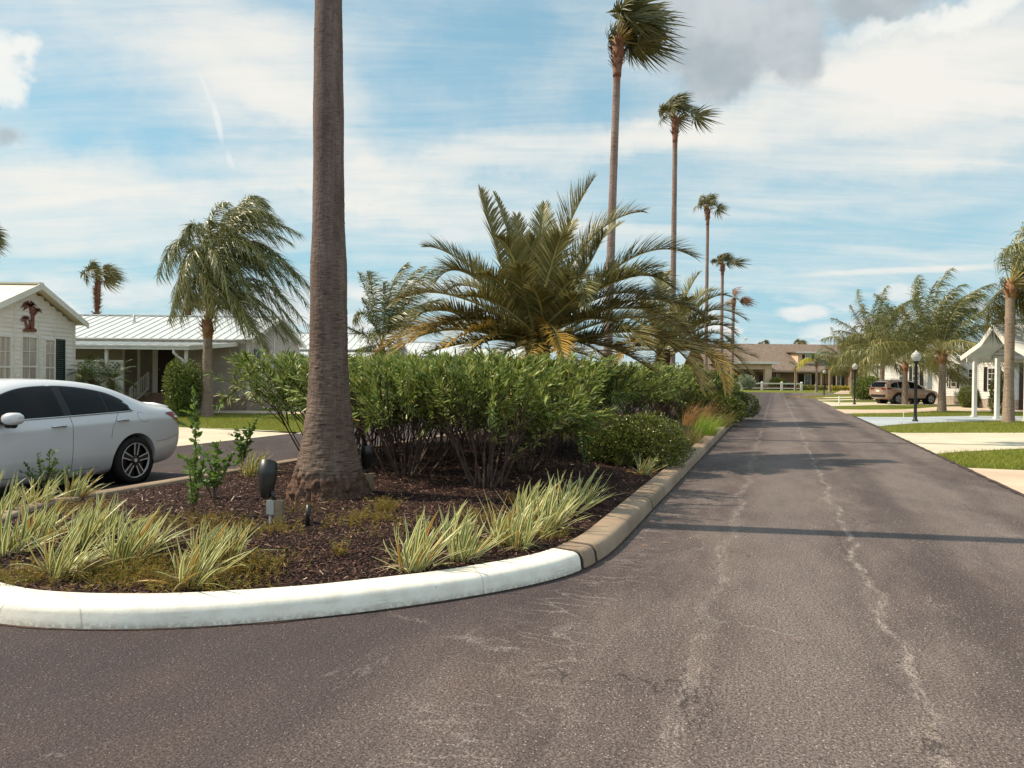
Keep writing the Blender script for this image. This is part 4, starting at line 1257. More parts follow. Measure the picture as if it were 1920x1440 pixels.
# ------------------------------------------------------------------ pygmy date palms by the lattice
def pygmy(label, base, H, seed):
    rg = np.random.default_rng(seed)
    root = thing('pygmy_palm', label, 'palm tree', base, group='small bushy palms by the porch')
    mb = MB()
    z = np.linspace(0, H, 16)
    mb.tube(np.stack([0.05 * np.sin(z), 0 * z, z], 1), 0.085 * (1 + .15 * np.sin(z * 30)), 10)
    boots(mb, H, 0.3, 0.09, 70, rg, 0, (0, 0), (.05, .12), .8)
    mb.build('trunk', MAT['date_trunk'], root, local=True)
    mb = MB()
    for i in range(30):
        az = rg.uniform(0, 2 * PI); e = rg.uniform(-.1, 1.35); l = rg.uniform(.7, 1.05)
        d = Vector((math.cos(az) * math.cos(e), math.sin(az) * math.cos(e), math.sin(e)))
        pts = [Vector((0.05 * math.sin(H), 0, H))]
        for q in range(10):
            d = (d + Vector((.02, 0, -.12))).normalized(); pts.append(pts[-1] + d * l / 10)
        frond(mb, pts, 34, .26, .014, vee=.3, grav=.3, t0=.15, jit=.12, rr=.008, rng_=rg)
    mb.build('crown', [MAT['pyg'], MAT['date_rachis']], root, local=True)
    return root
MAT['pyg'] = leafmat('pygmy_leaf', ['2c4018', '3c5220', '54682c'], .25, .4, tint='7d7a30')
pygmy('small bushy palm in front of the lattice, nearest the white gable', at_base(150, 27.2, 0), 1.42, 4)
pygmy('small bushy palm in front of the lattice, the middle one of three trunks', at_base(170, 26.6, 0), 1.36, 5)
pygmy('small bushy palm beside the white porch post, its fronds over the porch', at_base(207, 26.3, 0), 1.32, 6)
# ------------------------------------------------------------------ oleander hedge
MAT['ole_leaf'] = leafmat('oleander_leaf', ['40511b', '586a29', '74853a', '939f50', '8f8246'], 0.22, 0.42, spec=0.3, tip='a9b062')
MAT['ole_stem'] = plain('oleander_stem', '43332a', '635044', 8, 0.85, bump=0.3, bscale=30)

def oleander_proto(label, seed, ns=15, low=0.0):
    rg = np.random.default_rng(seed)
    root = thing('oleander_shrub', label, 'shrub', (0, 0, 0), group='oleanders forming the hedge on the median')
    st = MB(); lf = MB()
    tips = []
    for i in range(ns):
        az = 2 * PI * (i + rg.uniform(-.3, .3)) / ns
        rho = 1.0 * math.sqrt(rg.uniform(0.03, 1)); zt = 1.42 + 0.16 * rg.uniform(-.8, 1) - 0.10 * rho
        rb_ = rg.uniform(.04, .24); b = Vector((math.cos(az) * rb_, math.sin(az) * rb_, -0.05))
        e = Vector((math.cos(az) * rho, math.sin(az) * rho, zt))
        c = Vector((math.cos(az) * rho * .55, math.sin(az) * rho * .55, zt * .35)) + Vector(rg.normal(0, .11, 3))
        pts = bez(b, c, e, 12)
        st.tube(pts, np.linspace(0.014, 0.005, 12) * rg.uniform(.6, 1.25), 5, 0, caps=False)
        tips.append((pts[-5:], 1.0))
        for j in range(6):
            q = int(rg.integers(4, 10)); p0 = Vector(pts[q])
            t_ = Vector(e) + Vector((rg.normal(0, .26), rg.normal(0, .26), rg.uniform(-.34 - low, .12)))
            t_.z = min(t_.z, 1.62 + rg.normal(0, .03))
            c2 = (p0 + t_) / 2 + Vector((rg.normal(0, .05), rg.normal(0, .05), -.05))
            pp = bez(p0, c2, t_, 8)
            st.tube(pp, np.linspace(0.008, 0.004, 8), 4, 0, caps=False)
            tips.append((pp[-5:], .9))
            if rg.uniform() < .75:
                p0 = Vector(pp[5]); t2 = t_ + Vector(rg.normal(0, .14, 3)); t2.z += .05
                p3 = bez(p0, (p0 + t2) / 2, t2, 6)
                st.tube(p3, np.linspace(0.005, 0.003, 6), 4, 0, caps=False)
                tips.append((p3[-5:], .85))
    base, dr, sd = [], [], []
    for pts, w in tips:
        pts = np.asarray(pts)
        T = unit(pts[-1] - pts[0])
        for k in range(15):
            f = (k + rg.uniform(0, 1)) / 10
            p = pts[0] * (1 - f) + pts[-1] * f
            for j in range(3):
                a = rg.uniform(0, 2 * PI)
                r1 = unit(np.cross(T, np.array([math.cos(a), math.sin(a), .3])))
                up = .45 + .9 * f
                base.append(p); dr.append(T * up + r1 * .8 + np.array([.18, 0, .08])); sd.append(np.cross(T, r1) + rg.normal(0, .25, 3))
    base, dr, sd = np.array(base), np.array(dr), np.array(sd)
    kp = base[:, 2] < 1.66 + .05 * np.array([mnoise.noise(Vector((q[0] * 3, q[1] * 3, seed))) for q in base])
    base, dr, sd = base[kp], dr[kp], sd[kp]
    hi_ = np.clip((base[:, 2:3] - 1.35) / .3, 0, 1); dr = dr * np.concatenate([np.ones_like(hi_), np.ones_like(hi_), 1 - .45 * hi_], 1)
    n = len(base)
    leaf_batch(lf, base, dr, sd, rg.uniform(.09, .15, n), rg.uniform(.016, .025, n), np.tile([.06, 0, -.12], (n, 1)) + rg.normal(0, .08, (n, 3)), 3, prof=lambda t: max(.05, math.sin(PI * (0.08 + .9 * t)) ** .8))
    st.build('stems', MAT['ole_stem'], root, smooth=True, local=True)
    lf.build('foliage', MAT['ole_leaf'], root, local=True)
    return root
ole = [oleander_proto('oleander shrub', 100 + i, 19 + i, 0.0 if i < 3 else 0.35) for i in range(4)]
OLE = [  # px, py of the foot, proto, scale, label
    (612, 872, 1, 1.06, 'leftmost oleander, its leafy branches reaching out left of the thick palm trunk'),
    (700, 856, 0, 1.02, 'oleander with many bare stems just right of the thick palm trunk, behind the black spotlight'),
    (760, 892, 2, .98, 'oleander with thin bare stems, second to the right of the thick trunk'),
    (830, 862, 1, 1.04, 'oleander behind the gap in the bare stems, under the left fronds of the date palm'),
    (912, 912, 0, 1.0, 'foremost oleander with a bundle of brown stems rising from one foot in the mulch'),
    (985, 882, 3, 1.02, 'dense dark oleander beside the mulch gap left of the round boxwood'),
    (1010, 850, 3, 1.05, 'oleander behind the dense corner of the hedge, below the drooping yellow frond'),
    (1075, 838, 2, 1.02, 'oleander with bleached bare twigs right behind the tall dry weed'),
    (1140, 815, 1, 1.04, 'oleander rising behind the round boxwood'),
    (1195, 800, 0, 1.06, 'oleander behind the right shoulder of the boxwood, at the slender palm trunk'),
    (1245, 789, 3, 1.06, 'oleander under the long yellow frond tips by the road'),
    (1288, 778, 2, 1.06, 'last oleander of the hedge, behind the orange grass'),
    (1318, 768, 0, 1.06, 'oleander behind the far boxwood, under the drooping fronds of the second date palm'),
    (1335, 760, 3, 1.0, 'very last oleander, partly under the second date palm, before the second median'),
    (1215, 778, 1, 1.06, 'oleander in the second row behind the slender palm trunk'),
    (890, 836, 2, 1.08, 'oleander in the second row, left of the date palm trunk'),
    (955, 826, 1, 1.08, 'oleander in the second row directly before the date palm trunk'),
    (750, 836, 3, 1.06, 'oleander in the second row near the left kerb'),
    (1060, 812, 0, 1.08, 'oleander in the second row right of the date palm trunk'),
    (660, 846, 2, 1.04, 'oleander directly behind the thick palm trunk'),
]
for i, (px, py, k, s, lab) in enumerate(OLE):
    p = B(px, py); p.z -= 0.03
    if k is not None and 'used' not in ole[k]:
        o = ole[k]; o['used'] = 1; o.location = p; o.rotation_euler = (0, 0, i * 1.3); o.scale = (s, s, s); o['label'] = lab
    else:
        dup(ole[k], p, i * 1.37 + .4, (s * random.uniform(.95, 1.1), s * random.uniform(.95, 1.1), s * random.uniform(.96, 1.04)), lab)
for o in bpy.data.objects:
    if 'used' in o: del o['used']

# ------------------------------------------------------------------ clipped and loose bushes
MAT['box_leaf'] = leafmat('boxwood_leaf', ['343c16', '4a521e', '6a7229', '8c8e3c'], .2, .35, spec=.55)
MAT['twig'] = plain('twigs', '3a2c22', '4c3b2e', 8, .85)
def bush(name, label, base, lobes, n, ls, mat, seed, group=None, cat='shrub', narrow=.55, core=True, shell=.62):
    """lobes: (cx, cy, cz, rx, ry, rz) ellipsoids filled with small leaves"""
    rg = np.random.default_rng(seed)
    root = thing(name, label, cat, base, group=group)
    vol = np.array([l[3] * l[4] + l[4] * l[5] + l[3] * l[5] for l in lobes]); cnt = (n * vol / vol.sum()).astype(int)
    bs, ds = [], []
    tw = MB()
    for l, c in zip(lobes, cnt):
        v = unit(rg.normal(0, 1, (c, 3)))
        lump = np.array([mnoise.noise(Vector(q * 2.3) + Vector((seed, l[0], 0))) for q in v])
        r = (shell + (1 - shell) * rg.uniform(0, 1, c) ** .5) * (1 + .22 * lump)
        p = np.array(l[:3]) + v * r[:, None] * np.array(l[3:])
        k = p[:, 2] > 0.02
        bs.append(p[k]); ds.append((v + rg.normal(0, .55, (c, 3)) + np.array([.1, 0, .35]))[k])
        for _ in range(14):
            q = unit(rg.normal(0, 1, 3)); q[2] = abs(q[2]) * .8 - .1
            e = np.array(l[:3]) + q * np.array(l[3:]) * .85
            tw.tube(bez((l[0] * .5, l[1] * .5, 0), (l[0] * .9, l[1] * .9, max(.1, e[2] * .4)), e, 6), np.linspace(.018, .005, 6), 4, caps=False)
    bs = np.concatenate(bs); ds = np.concatenate(ds); m = len(bs)
    lf = MB()
    leaf_batch(lf, bs, ds, rg.normal(0, 1, (m, 3)), rg.uniform(.7, 1.3, m) * ls, rg.uniform(.8, 1.2, m) * ls * narrow, rg.normal(0, .2, (m, 3)), 2, prof=lambda t: max(.08, math.sin(PI * (.08 + .88 * t))))
    tw.build('stems', MAT['twig'], root, local=True)
    lf.build('foliage', mat, root, local=True)
    return root
bw = B(1212, 876)
bush('boxwood', 'rounded clipped boxwood beside the kerb, the bigger sunlit one', bw, [(0, 0, .42, .62, .55, .50), (.12, -.1, .3, .6, .5, .36), (-.1, .15, .5, .5, .45, .38)], 15000, .034, MAT['box_leaf'], 1, 'boxwoods on the median')
bush('boxwood', 'darker rounded boxwood tucked against the left side of the big one', B(1135, 866), [(0, 0, .38, .48, .48, .46), (.1, 0, .25, .45, .45, .3)], 9000, .034, MAT['box_leaf'], 2, 'boxwoods on the median')
b0 = bush('boxwood', 'far boxwood at the kerb end, right behind the bright green grass', B(1345, 792), [(0, 0, .5, .75, .7, .55), (.2, -.5, .45, .6, .6, .5)], 9000, .06, MAT['box_leaf'], 3, 'boxwoods on the median')
dup(b0, B(1368, 782), 1.2, 1.0, 'far boxwood overhanging the end of the kerb')
dup(b0, RD(-2.6, 27, .1), 2.2, .95, 'boxwood behind the orange grass, under the date palm frond tips')
MAT['bush_leaf'] = leafmat('bush_leaf', ['3f4c20', '5a682c', '78843e', '949c54'], .25, .45, spec=.4)
b4 = bush('shrub', 'big loose shrub on the second median, closest to its end', RD(-4.6, 47, .1), [(0, 0, .9, 1.1, 1.1, .95), (.6, .8, .8, .9, 1, .8)], 7000, .11, MAT['bush_leaf'], 4, 'shrubs on the second median')
dup(b4, RD(-5.2, 55, .1), 1.1, 1.0, 'loose shrub on the second median behind the drooping frond tips')
dup(b4, RD(-4.5, 68, .1), 2.4, 1.05, 'grey green shrub on the second median next to the pale post')
dup(b4, RD(-4.6, 80, .1), 4.0, .8, 'farthest shrub on the second median beside the clubhouse street')
bush('shrub', 'upright green shrub beside the porch steps of the grey house', at_base(342, 28.2, 0), [(0, 0, .95, .62, .6, .9), (-.25, 0, 1.35, .4, .4, .75), (.3, 0, 1.1, .45, .5, .9), (0, -.1, .4, .6, .6, .45)], 9000, .075, MAT['bush_leaf'], 5, shell=.4)
MAT['hedge_leaf'] = leafmat('hedge_leaf', ['4a5524', '616b2e', '7d8038'], .25, .45)
bush('shrub', 'round green bush at the back of the tan car', at_base(1628, 64, 0), [(0, 0, 1.0, 1.25, 1.1, 1.0), (-.4, 0, .6, .9, .9, .6), (.5, .2, 1.1, .8, .8, .8)], 6000, .14, MAT['bush_leaf'], 6, shell=.5)
bush('shrub', 'olive green clipped bush behind the white carport posts', at_base(1817, 47.5, 0), [(0, 0, .65, .62, .6, .70), (.1, 0, .5, .62, .6, .5)], 6000, .07, MAT['hedge_leaf'], 7)
bush('cypress_shrub', 'dark narrow conical shrub between carport post and palm trunk', at_base(1873, 38.5, 0), [(0, 0, .6, .42, .42, .65), (0, 0, 1.2, .36, .36, .75), (.02, 0, 1.7, .22, .22, .55)], 7000, .06, MAT['box_leaf'], 8)
bush('shrub', 'square clipped dark hedge at the clubhouse portico pillar', at_base(1458, 120, 0), [(-.3, 0, .9, .9, .8, .95), (.4, 0, .9, .9, .8, .9)], 3500, .2, MAT['box_leaf'], 9)
MAT['pale_leaf'] = leafmat('pale_leaf', ['8b9378', 'a5ab90', '737c62'], .25, .5)
bush('shrub', 'pale silvery shrub behind the white fence', at_base(1401, 112, 0), [(0, 0, 1.2, 1.1, .8, 1.0), (-.6, 0, 1.6, .6, .5, .7), (.5, 0, 1.0, .7, .6, .7)], 1500, .28, MAT['pale_leaf'], 10, narrow=.35, shell=.3)
MAT['flower'] = leafmat('yellow_bed', ['8f8328', 'b39d33', '6c7428', 'c5a23a'], .25, .55)
def low_mass(name, x0, x1, Y, depth, h, n, ls, mat, seed):
    rg = np.random.default_rng(seed); mb = MB()
    p = np.stack([rg.uniform(x0, x1, n), Y + rg.uniform(0, depth, n), h * rg.uniform(0.05, 1, n) ** .8], 1)
    p[:, 2] *= .65 + .5 * np.array([abs(mnoise.noise(Vector((q[0] * .9, q[1], seed)))) for q in p])
    leaf_batch(mb, p, rg.normal(0, .6, (n, 3)) + np.array([0, 0, .7]), rg.normal(0, 1, (n, 3)), ls * rg.uniform(.7, 1.3, n), ls * .6, None, 2)
    tag(mb.build(name, mat), kind='stuff')
k = 118 / 1450
low_mass('flower_bed', (1558 - 960) * k, (1625 - 960) * k, 118, 2, .85, 2600, .22, MAT['flower'], 1)
low_mass('flower_bed', (1506 - 960) * k, (1556 - 960) * k, 119, 2, .9, 1500, .22, leafmat('mixed_bed', ['6c6a34', '8d8240', '55602c'], .25, .5), 2)
low_mass('flower_bed', (1386 - 960) * k, (1502 - 960) * k, 117, 1.6, .55, 2600, .2, leafmat('red_bed', ['5c2a24', '6e3a30', '4a3a28', '3c4424'], .2, .6), 3)

# ------------------------------------------------------------------ variegated flax lilies
MAT['lily'] = leafmat('flax_lily', ['5f7228', '718234', '86903e', '667834'], .28, .42, tint='b5893a', stripe='e6deaa', spec=.45)
def lily_parts(mb, rg, n, L, lean=(.30, 0, 0), spread=.55, r=.11):
    a = rg.uniform(0, 2 * PI, n); q = np.sqrt(rg.uniform(0, 1, n))
    base = np.stack([np.cos(a) * q * r, np.sin(a) * q * r, np.full(n, -.01)], 1)
    az = a + rg.normal(0, .7, n); inc = np.abs(rg.normal(.15, spread, n)).clip(0, 1.45)
    d = np.stack([np.cos(az) * np.sin(inc), np.sin(az) * np.sin(inc), np.cos(inc)], 1) + np.array(lean)
    side = np.stack([-np.sin(az), np.cos(az), rg.normal(0, .3, n)], 1)
    Ls = L * rg.uniform(.5, 1.08, n)
    bend = np.stack([rg.normal(.10, .12, n), rg.normal(0, .10, n), -rg.uniform(.0, .38, n) * (0.4 + inc)], 1)
    tn = np.where(rg.uniform(0, 1, n) < .10, rg.uniform(.5, 1, n), rg.uniform(0, .12, n))
    leaf_batch(mb, base, d, side, Ls, rg.uniform(.020, .036, n), bend, 6, prof=lambda t: min(1, .55 + 1.4 * t) * (1 if t < .55 else max(.04, ((1 - t) / .45) ** .7)), fold=.35, tint=tn)
def dry_parts(mb, rg, n, L):
    a = rg.uniform(0, 2 * PI, n)
    d = np.stack([np.cos(a), np.sin(a), rg.uniform(-.08, .35, n)], 1)
    leaf_batch(mb, np.stack([np.cos(a) * .06, np.sin(a) * .06, np.full(n, .04)], 1), d, np.stack([-np.sin(a), np.cos(a), rg.normal(0, .4, n)], 1), L * rg.uniform(.5, 1, n), .011,
               np.stack([rg.normal(0, .2, n), rg.normal(0, .2, n), -rg.uniform(.05, .3, n)], 1), 4, prof=lambda t: 1 - .8 * t, mat=1)
MAT['dry'] = leafmat('dry_blade', ['a48a70', '8a6f58', 'c0a78c'], .2, .7)
protos = []
for i in range(5):
    rg = np.random.default_rng(200 + i)
    o = thing('flax_lily', 'x', 'plant', (0, 0, 0), group='variegated flax lilies on the median')
    mb = MB(); lily_parts(mb, rg, 40 + 4 * i, .54, (.14 + .08 * (i % 3), .02, 0), .55)
    dry_parts(mb, rg, 12, .34)
    mb.build('foliage', [MAT['lily'], MAT['dry']], o, local=True)
    protos.append(o)
LIL = [
    (14, 1040, 0.95, 'flax lily clump cut by the left edge of the photo, just above the white kerb'),
    (118, 1078, 1.01, 'flax lily with one orange leaf, standing against the white kerb'),
    (70, 1015, 0.90, 'flax lily in the second row behind the one with the orange leaf'),
    (150, 1028, 0.90, 'flax lily between the two front clumps at the white kerb on the left'),
    (235, 1055, 0.93, 'wide flax lily clump at the white kerb, straight below the tall sapling'),
    (200, 1005, 0.82, 'flax lily at the back of the left group, touching the open mulch'),
    (275, 1030, 0.82, 'flax lily leaning right over the mossy weeds of the left group'),
    (358, 1098, 0.84, 'flax lily at the kerb that ends the left group on the right'),
    (428, 1050, 0.69, 'small flax lily, rightmost of the left group, beside the open mulch'),
    (385, 1050, 0.73, 'small flax lily just behind the last kerb clump of the left group'),
    (10, 960, 0.95, 'flax lily at the left edge of the photo in front of the white car'),
    (70, 945, 0.90, 'flax lily under the white car door, beside a leafy weed'),
    (140, 935, 0.82, 'flax lily pointing right towards the rear wheel of the white car'),
    (472, 893, .9, 'flax lily alone at the left kerb, left of the thick palm trunk'),
    (776, 1068, 1.0, 'leftmost flax lily of the right group, at the white kerb'),
    (868, 1050, .95, 'flax lily in the right group, second from its left end'),
    (842, 1020, .8, 'smaller flax lily behind the left end of the right group'),
    (945, 1022, 1.0, 'flax lily in the middle of the right group, at the mulch edge'),
    (985, 985, 1.05, 'tall flax lily at the top of the right group'),
    (1020, 1000, 1.05, 'flax lily of the right group where white kerb turns to bare concrete'),
    (1060, 968, 1.05, 'flax lily of the right group beside the bare concrete kerb'),
    (1095, 945, .95, 'flax lily at the right end of the right group, leaning to the road'),
    (1206, 890, .72, 'small flax lily in front of the boxwood'),
    (1160, 872, .5, 'tiny flax lily in the shade left of the small one by the boxwood'),
    (975, 1030, .85, 'low flax lily in front of the middle of the right group'),
]
for i, (px, py, s, lab) in enumerate(LIL):
    k = i % 5
    p = B(px, py)
    if i < 5:
        o = protos[k]; o.location = p; o.scale = (s, s, s); o['label'] = lab
    else:
        dup(protos[k], p, random.uniform(-.7, .7), s, lab)

# ------------------------------------------------------------------ grasses, saplings, weeds
def tuft(name, label, base, n, L, W, mat, seed, lean=(.25, 0, 0), spread=.4, r=.18, grp=None):
    rg = np.random.default_rng(seed)
    root = thing(name, label, 'grass clump', base, group=grp)
    mb = MB()
    a = rg.uniform(0, 2 * PI, n); q = np.sqrt(rg.uniform(0, 1, n))
    az = a + rg.normal(0, .5, n); inc = np.abs(rg.normal(0, spread, n)).clip(0, 1.3)
    d = np.stack([np.cos(az) * np.sin(inc), np.sin(az) * np.sin(inc), np.cos(inc)], 1) + np.array(lean)
    leaf_batch(mb, np.stack([np.cos(a) * q * r, np.sin(a) * q * r, 0 * a], 1), d, np.stack([-np.sin(az), np.cos(az), rg.normal(0, .4, n)], 1), L * rg.uniform(.5, 1.1, n), W,
               np.stack([rg.normal(.15, .15, n), rg.normal(0, .12, n), -rg.uniform(.05, .5, n)], 1), 5, prof=lambda t: 1 - .85 * t, tint=rg.uniform(0, 1, n) ** 3)
    mb.build('foliage', mat, root, local=True)
    return root
MAT['og'] = leafmat('orange_grass', ['a9764e', 'c08d62', '8f6a40', '9a8a4a'], .3, .55)
MAT['gg'] = leafmat('green_grass', ['5f8a20', '78a22c', '8cab3c'], .4, .45, tint='b0a050')
MAT['bg'] = leafmat('brown_grass', ['6d6a35', '8a8048', 'a08d5a', '5a6430'], .3, .55)
tuft('ornamental_grass', 'orange seeded fountain grass at the end of the hedge', B(1300, 798), 420, 1.05, .012, MAT['og'], 1, (.35, 0, 0), .45, .35)
tuft('ornamental_grass', 'bright green grass clump spilling towards the kerb', B(1318, 818), 480, .75, .012, MAT['gg'], 2, (.18, 0, 0), .3, .32)
tuft('ornamental_grass', 'brownish grass clump right of the big boxwood', B(1268, 850), 300, .62, .010, MAT['bg'], 3, (.15, 0, 0), .5, .25)
tuft('ornamental_grass', 'thin dry grass between the brownish clump and the bright green one', B(1292, 832), 240, .6, .010, MAT['bg'], 4, (.1, 0, 0), .5, .25)
tuft('ornamental_grass', 'dark grass clump between the boxwood and the orange grass', B(1262, 815), 260, .6, .012, leafmat('dark_grass', ['3d4a1c', '55602a', '6c7038'], .3, .5), 5, (.1, 0, 0), .5, .3)
tuft('ornamental_grass', 'tan grass clump under the far boxwood at the kerb', B(1352, 800), 260, .6, .012, MAT['bg'], 6, (.1, 0, 0), .45, .3)
tuft('ornamental_grass', 'sparse long grass blades bending over the kerb in front of the boxwood', B(1262, 872), 34, .55, .009, MAT['bg'], 7, (.1, -.2, 0), .8, .15)

MAT['sap_leaf'] = leafmat('sapling_leaf', ['4c6426', '607a32', '7c9044'], .32, .35, spec=.5)
def sapling(label, base, stems, seed, ls=.045):
    rg = np.random.default_rng(seed)
    root = thing('sapling', label, 'plant', base)
    st = MB(); B_, D_ = [], []
    for e in stems:
        pts = bez((0, 0, -.02), (e[0] * .3 + rg.normal(0, .03), e[1] * .3, e[2] * .5), e, 16)
        st.tube(pts, np.linspace(.010, .003, 16), 5)
        L = np.linalg.norm(np.array(e))
        for t in np.arange(.28, 1.0, .035 / L):
            i = t * 15; k = int(i); p = pts[k] * (1 - (i - k)) + pts[min(15, k + 1)] * (i - k)
            for _ in range(2):
                B_.append(p); D_.append(unit(np.array([rg.normal(), rg.normal(), .5 + .6 * t])))
            if rg.uniform() < .35 and t < .85:
                q = unit(np.array([rg.normal(), rg.normal(), .6])) * rg.uniform(.08, .2)
                st.tube([p, p + q], [.003, .002], 4)
                for w in np.linspace(.3, 1, 5):
                    B_.append(p + q * w); D_.append(unit(np.array([rg.normal(), rg.normal(), .6])))
    n = len(B_)
    lf = MB()
    leaf_batch(lf, B_, D_, rg.normal(0, 1, (n, 3)), rg.uniform(.7, 1.3, n) * ls * 1.3, rg.uniform(.75, 1.1, n) * ls, rg.normal(0, .2, (n, 3)), 3, prof=lambda t: max(.1, math.sin(PI * (.1 + .85 * t)) ** .8), fold=.2)
    st.build('stem', MAT['ole_stem'], root, local=True)
    lf.build('foliage', MAT['sap_leaf'], root, local=True)
sapling('tall thin leafy sapling rising beside the rear of the white car', B(366, 968), [(-.04, .05, 1.22), (.10, -.05, .55), (-.06, 0, .5)], 1)
sapling('low branching sapling with round leaves in front of the left kerb', B(400, 935), [(.05, 0, .62), (-.12, .05, .5), (.2, 0, .45), (-.3, 0, .42)], 2, .05)
sapling('leafy weed bush beside the lone flax lily at the left kerb', B(452, 885), [(-.1, 0, .62), (.12, .05, .72), (.26, 0, .85), (0, 0, .5)], 3, .05)
sapling('green leafy weed growing among the lilies under the white car door', B(85, 930), [(-.1, 0, .5), (.05, 0, .55), (.15, 0, .45), (.3, 0, .35), (-.25, 0, .4), (.42, 0, .3)], 4, .035)
sapling('tall dry yellowish weed left of the boxwood', B(1098, 890), [(-.05, 0, .78), (-.12, 0, .6), (0, 0, .5)], 5, .028)

def ground_weeds():
    rg = np.random.default_rng(77); mb = MB()
    spots = [(700, 975, .22, 200), (722, 958, .10, 360), (440, 1075, .3, 420), (330, 1090, .32, 420), (250, 1075, .3, 360), (40, 1085, .3, 360), (520, 1000, .22, 120), (460, 1000, .3, 160), (300, 985, .3, 220), (150, 960, .35, 260),
             (640, 985, .25, 90), (900, 975, .2, 150), (980, 945, .22, 150), (635, 1040, .05, 60), (390, 985, .35, 180), (560, 960, .2, 60), (1030, 1010, .2, 120), (720, 1000, .3, 60), (420, 1110, .15, 120), (480, 1060, .2, 120), (950, 1000, .2, 160), (200, 1085, .3, 300)]
    for px, py, r, n in spots:
        c = B(px, py)
        for _ in range(n // 3):
            x, y = c.x + rg.normal(0, r * .6), c.y + rg.normal(0, r * .5)
            u, v = UV(x, y)
            if abs(u - U0) > bed_half(v) - .03 or v < V0 - VB + .3: continue
            z = bedz(u, v)
            h = rg.uniform(.04, .15)
            k = 9
            t = rg.uniform(0, 1, k)
            ln = rg.normal(0, .5, 2)
            b = np.stack([x + ln[0] * t * h, y + ln[1] * t * h, z + t * h], 1)
            leaf_batch(mb, b, np.stack([rg.normal(0, 1, k), rg.normal(0, 1, k), rg.uniform(0, .8, k)], 1), rg.normal(0, 1, (k, 3)), rg.uniform(.02, .05, k), .005, None, 1, prof=lambda q: 1 - .7 * q)
            b0_ = np.array([[x, y, z]]); leaf_batch(mb, b0_, np.array([[ln[0], ln[1], 1.0]]), rg.normal(0, 1, (1, 3)), h, .004, None, 1, prof=lambda q: 1)
    tag(mb.build('ground_cover', leafmat('weeds', ['6d6a28', '8a7a32', 'a3823a', '586428', '9a6a34'], .3, .6)), kind='stuff')
ground_weeds()
# ------------------------------------------------------------------ house materials
def mat_siding(name, a, b):
    m, nt = newmat(name)
    p = nt.pos()
    x, y, z = nt.sep(p)
    n = nt.noise(nt.comb(nt.mul(nt.add(x, y), .7), 0.0, nt.mul(z, 5.0)), 1.0, 5.0, .6)
    col = nt.mix(nt.ss(n, .35, .7), C(a), C(b))
    surf(nt, col, .55, spec=.3, normal=nt.bump(nt.noise(p, 30.0, 3.0), .08, .01))
    return m
MAT['sid_white'] = mat_siding('white_siding', 'e4dad3', 'd8ccc4')
MAT['sid_grey'] = mat_siding('grey_siding', 'bfb1a8', 'b2a39a')
MAT['sid_pale'] = mat_siding('pale_siding', 'cfcbc6', 'c2bdb8')
MAT['trim'] = plain('white_trim', 'dcd6cd', 'cfc8be', 3, .45)
MAT['metal_roof'] = plain('metal_roof', 'c0c2c0', 'cfcfca', 1.2, .42, metal=.12, spec=.5)
MAT['pan_roof'] = plain('pan_roof', 'c4c4c0', 'd2d0ca', 1.5, .45)
MAT['cream_roof'] = plain('cream_roof', 'dcd2c0', 'd0c6b4', 1.2, .6)
MAT['soffit'] = plain('soffit', 'b9a79a', 'a89688', 3, .7)
MAT['shutter_green'] = plain('dark_green_shutter', '1f2e2f', '28393a', 12, .5)
MAT['shutter_blue'] = plain('blue_grey_shutter', '59656f', '66727b', 12, .5)
MAT['shutter_black'] = plain('black_shutter', '201c1c', '2c2726', 12, .5)
MAT['curtain'] = plain('drawn_curtain', '9d8f86', 'b4a69c', 14, .85)
MAT['door_dark'] = plain('dark_door', '2c1714', '38201b', 4, .5)
MAT['skirt'] = plain('skirting', 'a08c7e', '8d796c', 6, .8)
MAT['stone'] = plain('stone_skirting', 'b3a496', '8a786a', 11, .85, bump=.5, bscale=18)
MAT['jbox'] = plain('grey_box', 'a3a29b', 'b0aea6', 4, .5)
MAT['step'] = plain('step_brick', '8e6e60', 'a58878', 10, .9, bump=.3)
def mat_glass(name, base='15181a', rough=.04, spec=.9):
    m, nt = newmat(name)
    surf(nt, C(base), rough, spec=spec)
    return m
MAT['pane'] = mat_glass('window_glass', '2a2826', .05, .7)
def mat_pane_curtain():
    m, nt = newmat('curtained_glass')
    p = nt.pos(); x, y, z = nt.sep(p)
    f = nt.noise(nt.comb(nt.mul(nt.add(x, y), 16.0), 0.0, nt.mul(z, .5)), 1.0, 3.0)
    surf(nt, nt.mix(nt.ss(f, .35, .65), C('95867c'), C('b8aaa0')), .25, spec=.6, coat=.5)
    return m
MAT['pane_c'] = mat_pane_curtain()

def frame_fn(o, da, db):
    o, da, db = Vector(o), Vector(da), Vector(db)
    return lambda a, b, z: tuple(o + da * a + db * b + Vector((0, 0, z)))

def lap_wall(mb, F, a0, a1, z0, z1fn, mat=0, course=.135, lip=.022):
    """overlapping boards; z1fn(a) gives the wall top, piecewise linear over the breakpoints in z1fn.bp"""
    zmax = max(z1fn(a) for a in z1fn.bp)
    z = z0
    while z < zmax - .01:
        zt = z + course
        # horizontal extent where the wall top is above z
        aa = np.linspace(a0, a1, 61)
        ok = np.array([z1fn(a) > z + course * .5 for a in aa])
        if ok.any():
            l, r = aa[ok][0], aa[ok][-1]
            mb.add([F(l, lip, z), F(r, lip, z), F(r, 0.002, zt), F(l, 0.002, zt), F(l, 0, z), F(r, 0, z)], [(0, 1, 2, 3)], mat)
            mb.add([F(l, lip, z), F(r, lip, z), F(r, -.01, z), F(l, -.01, z)], [(3, 2, 1, 0)], mat)
        z = zt

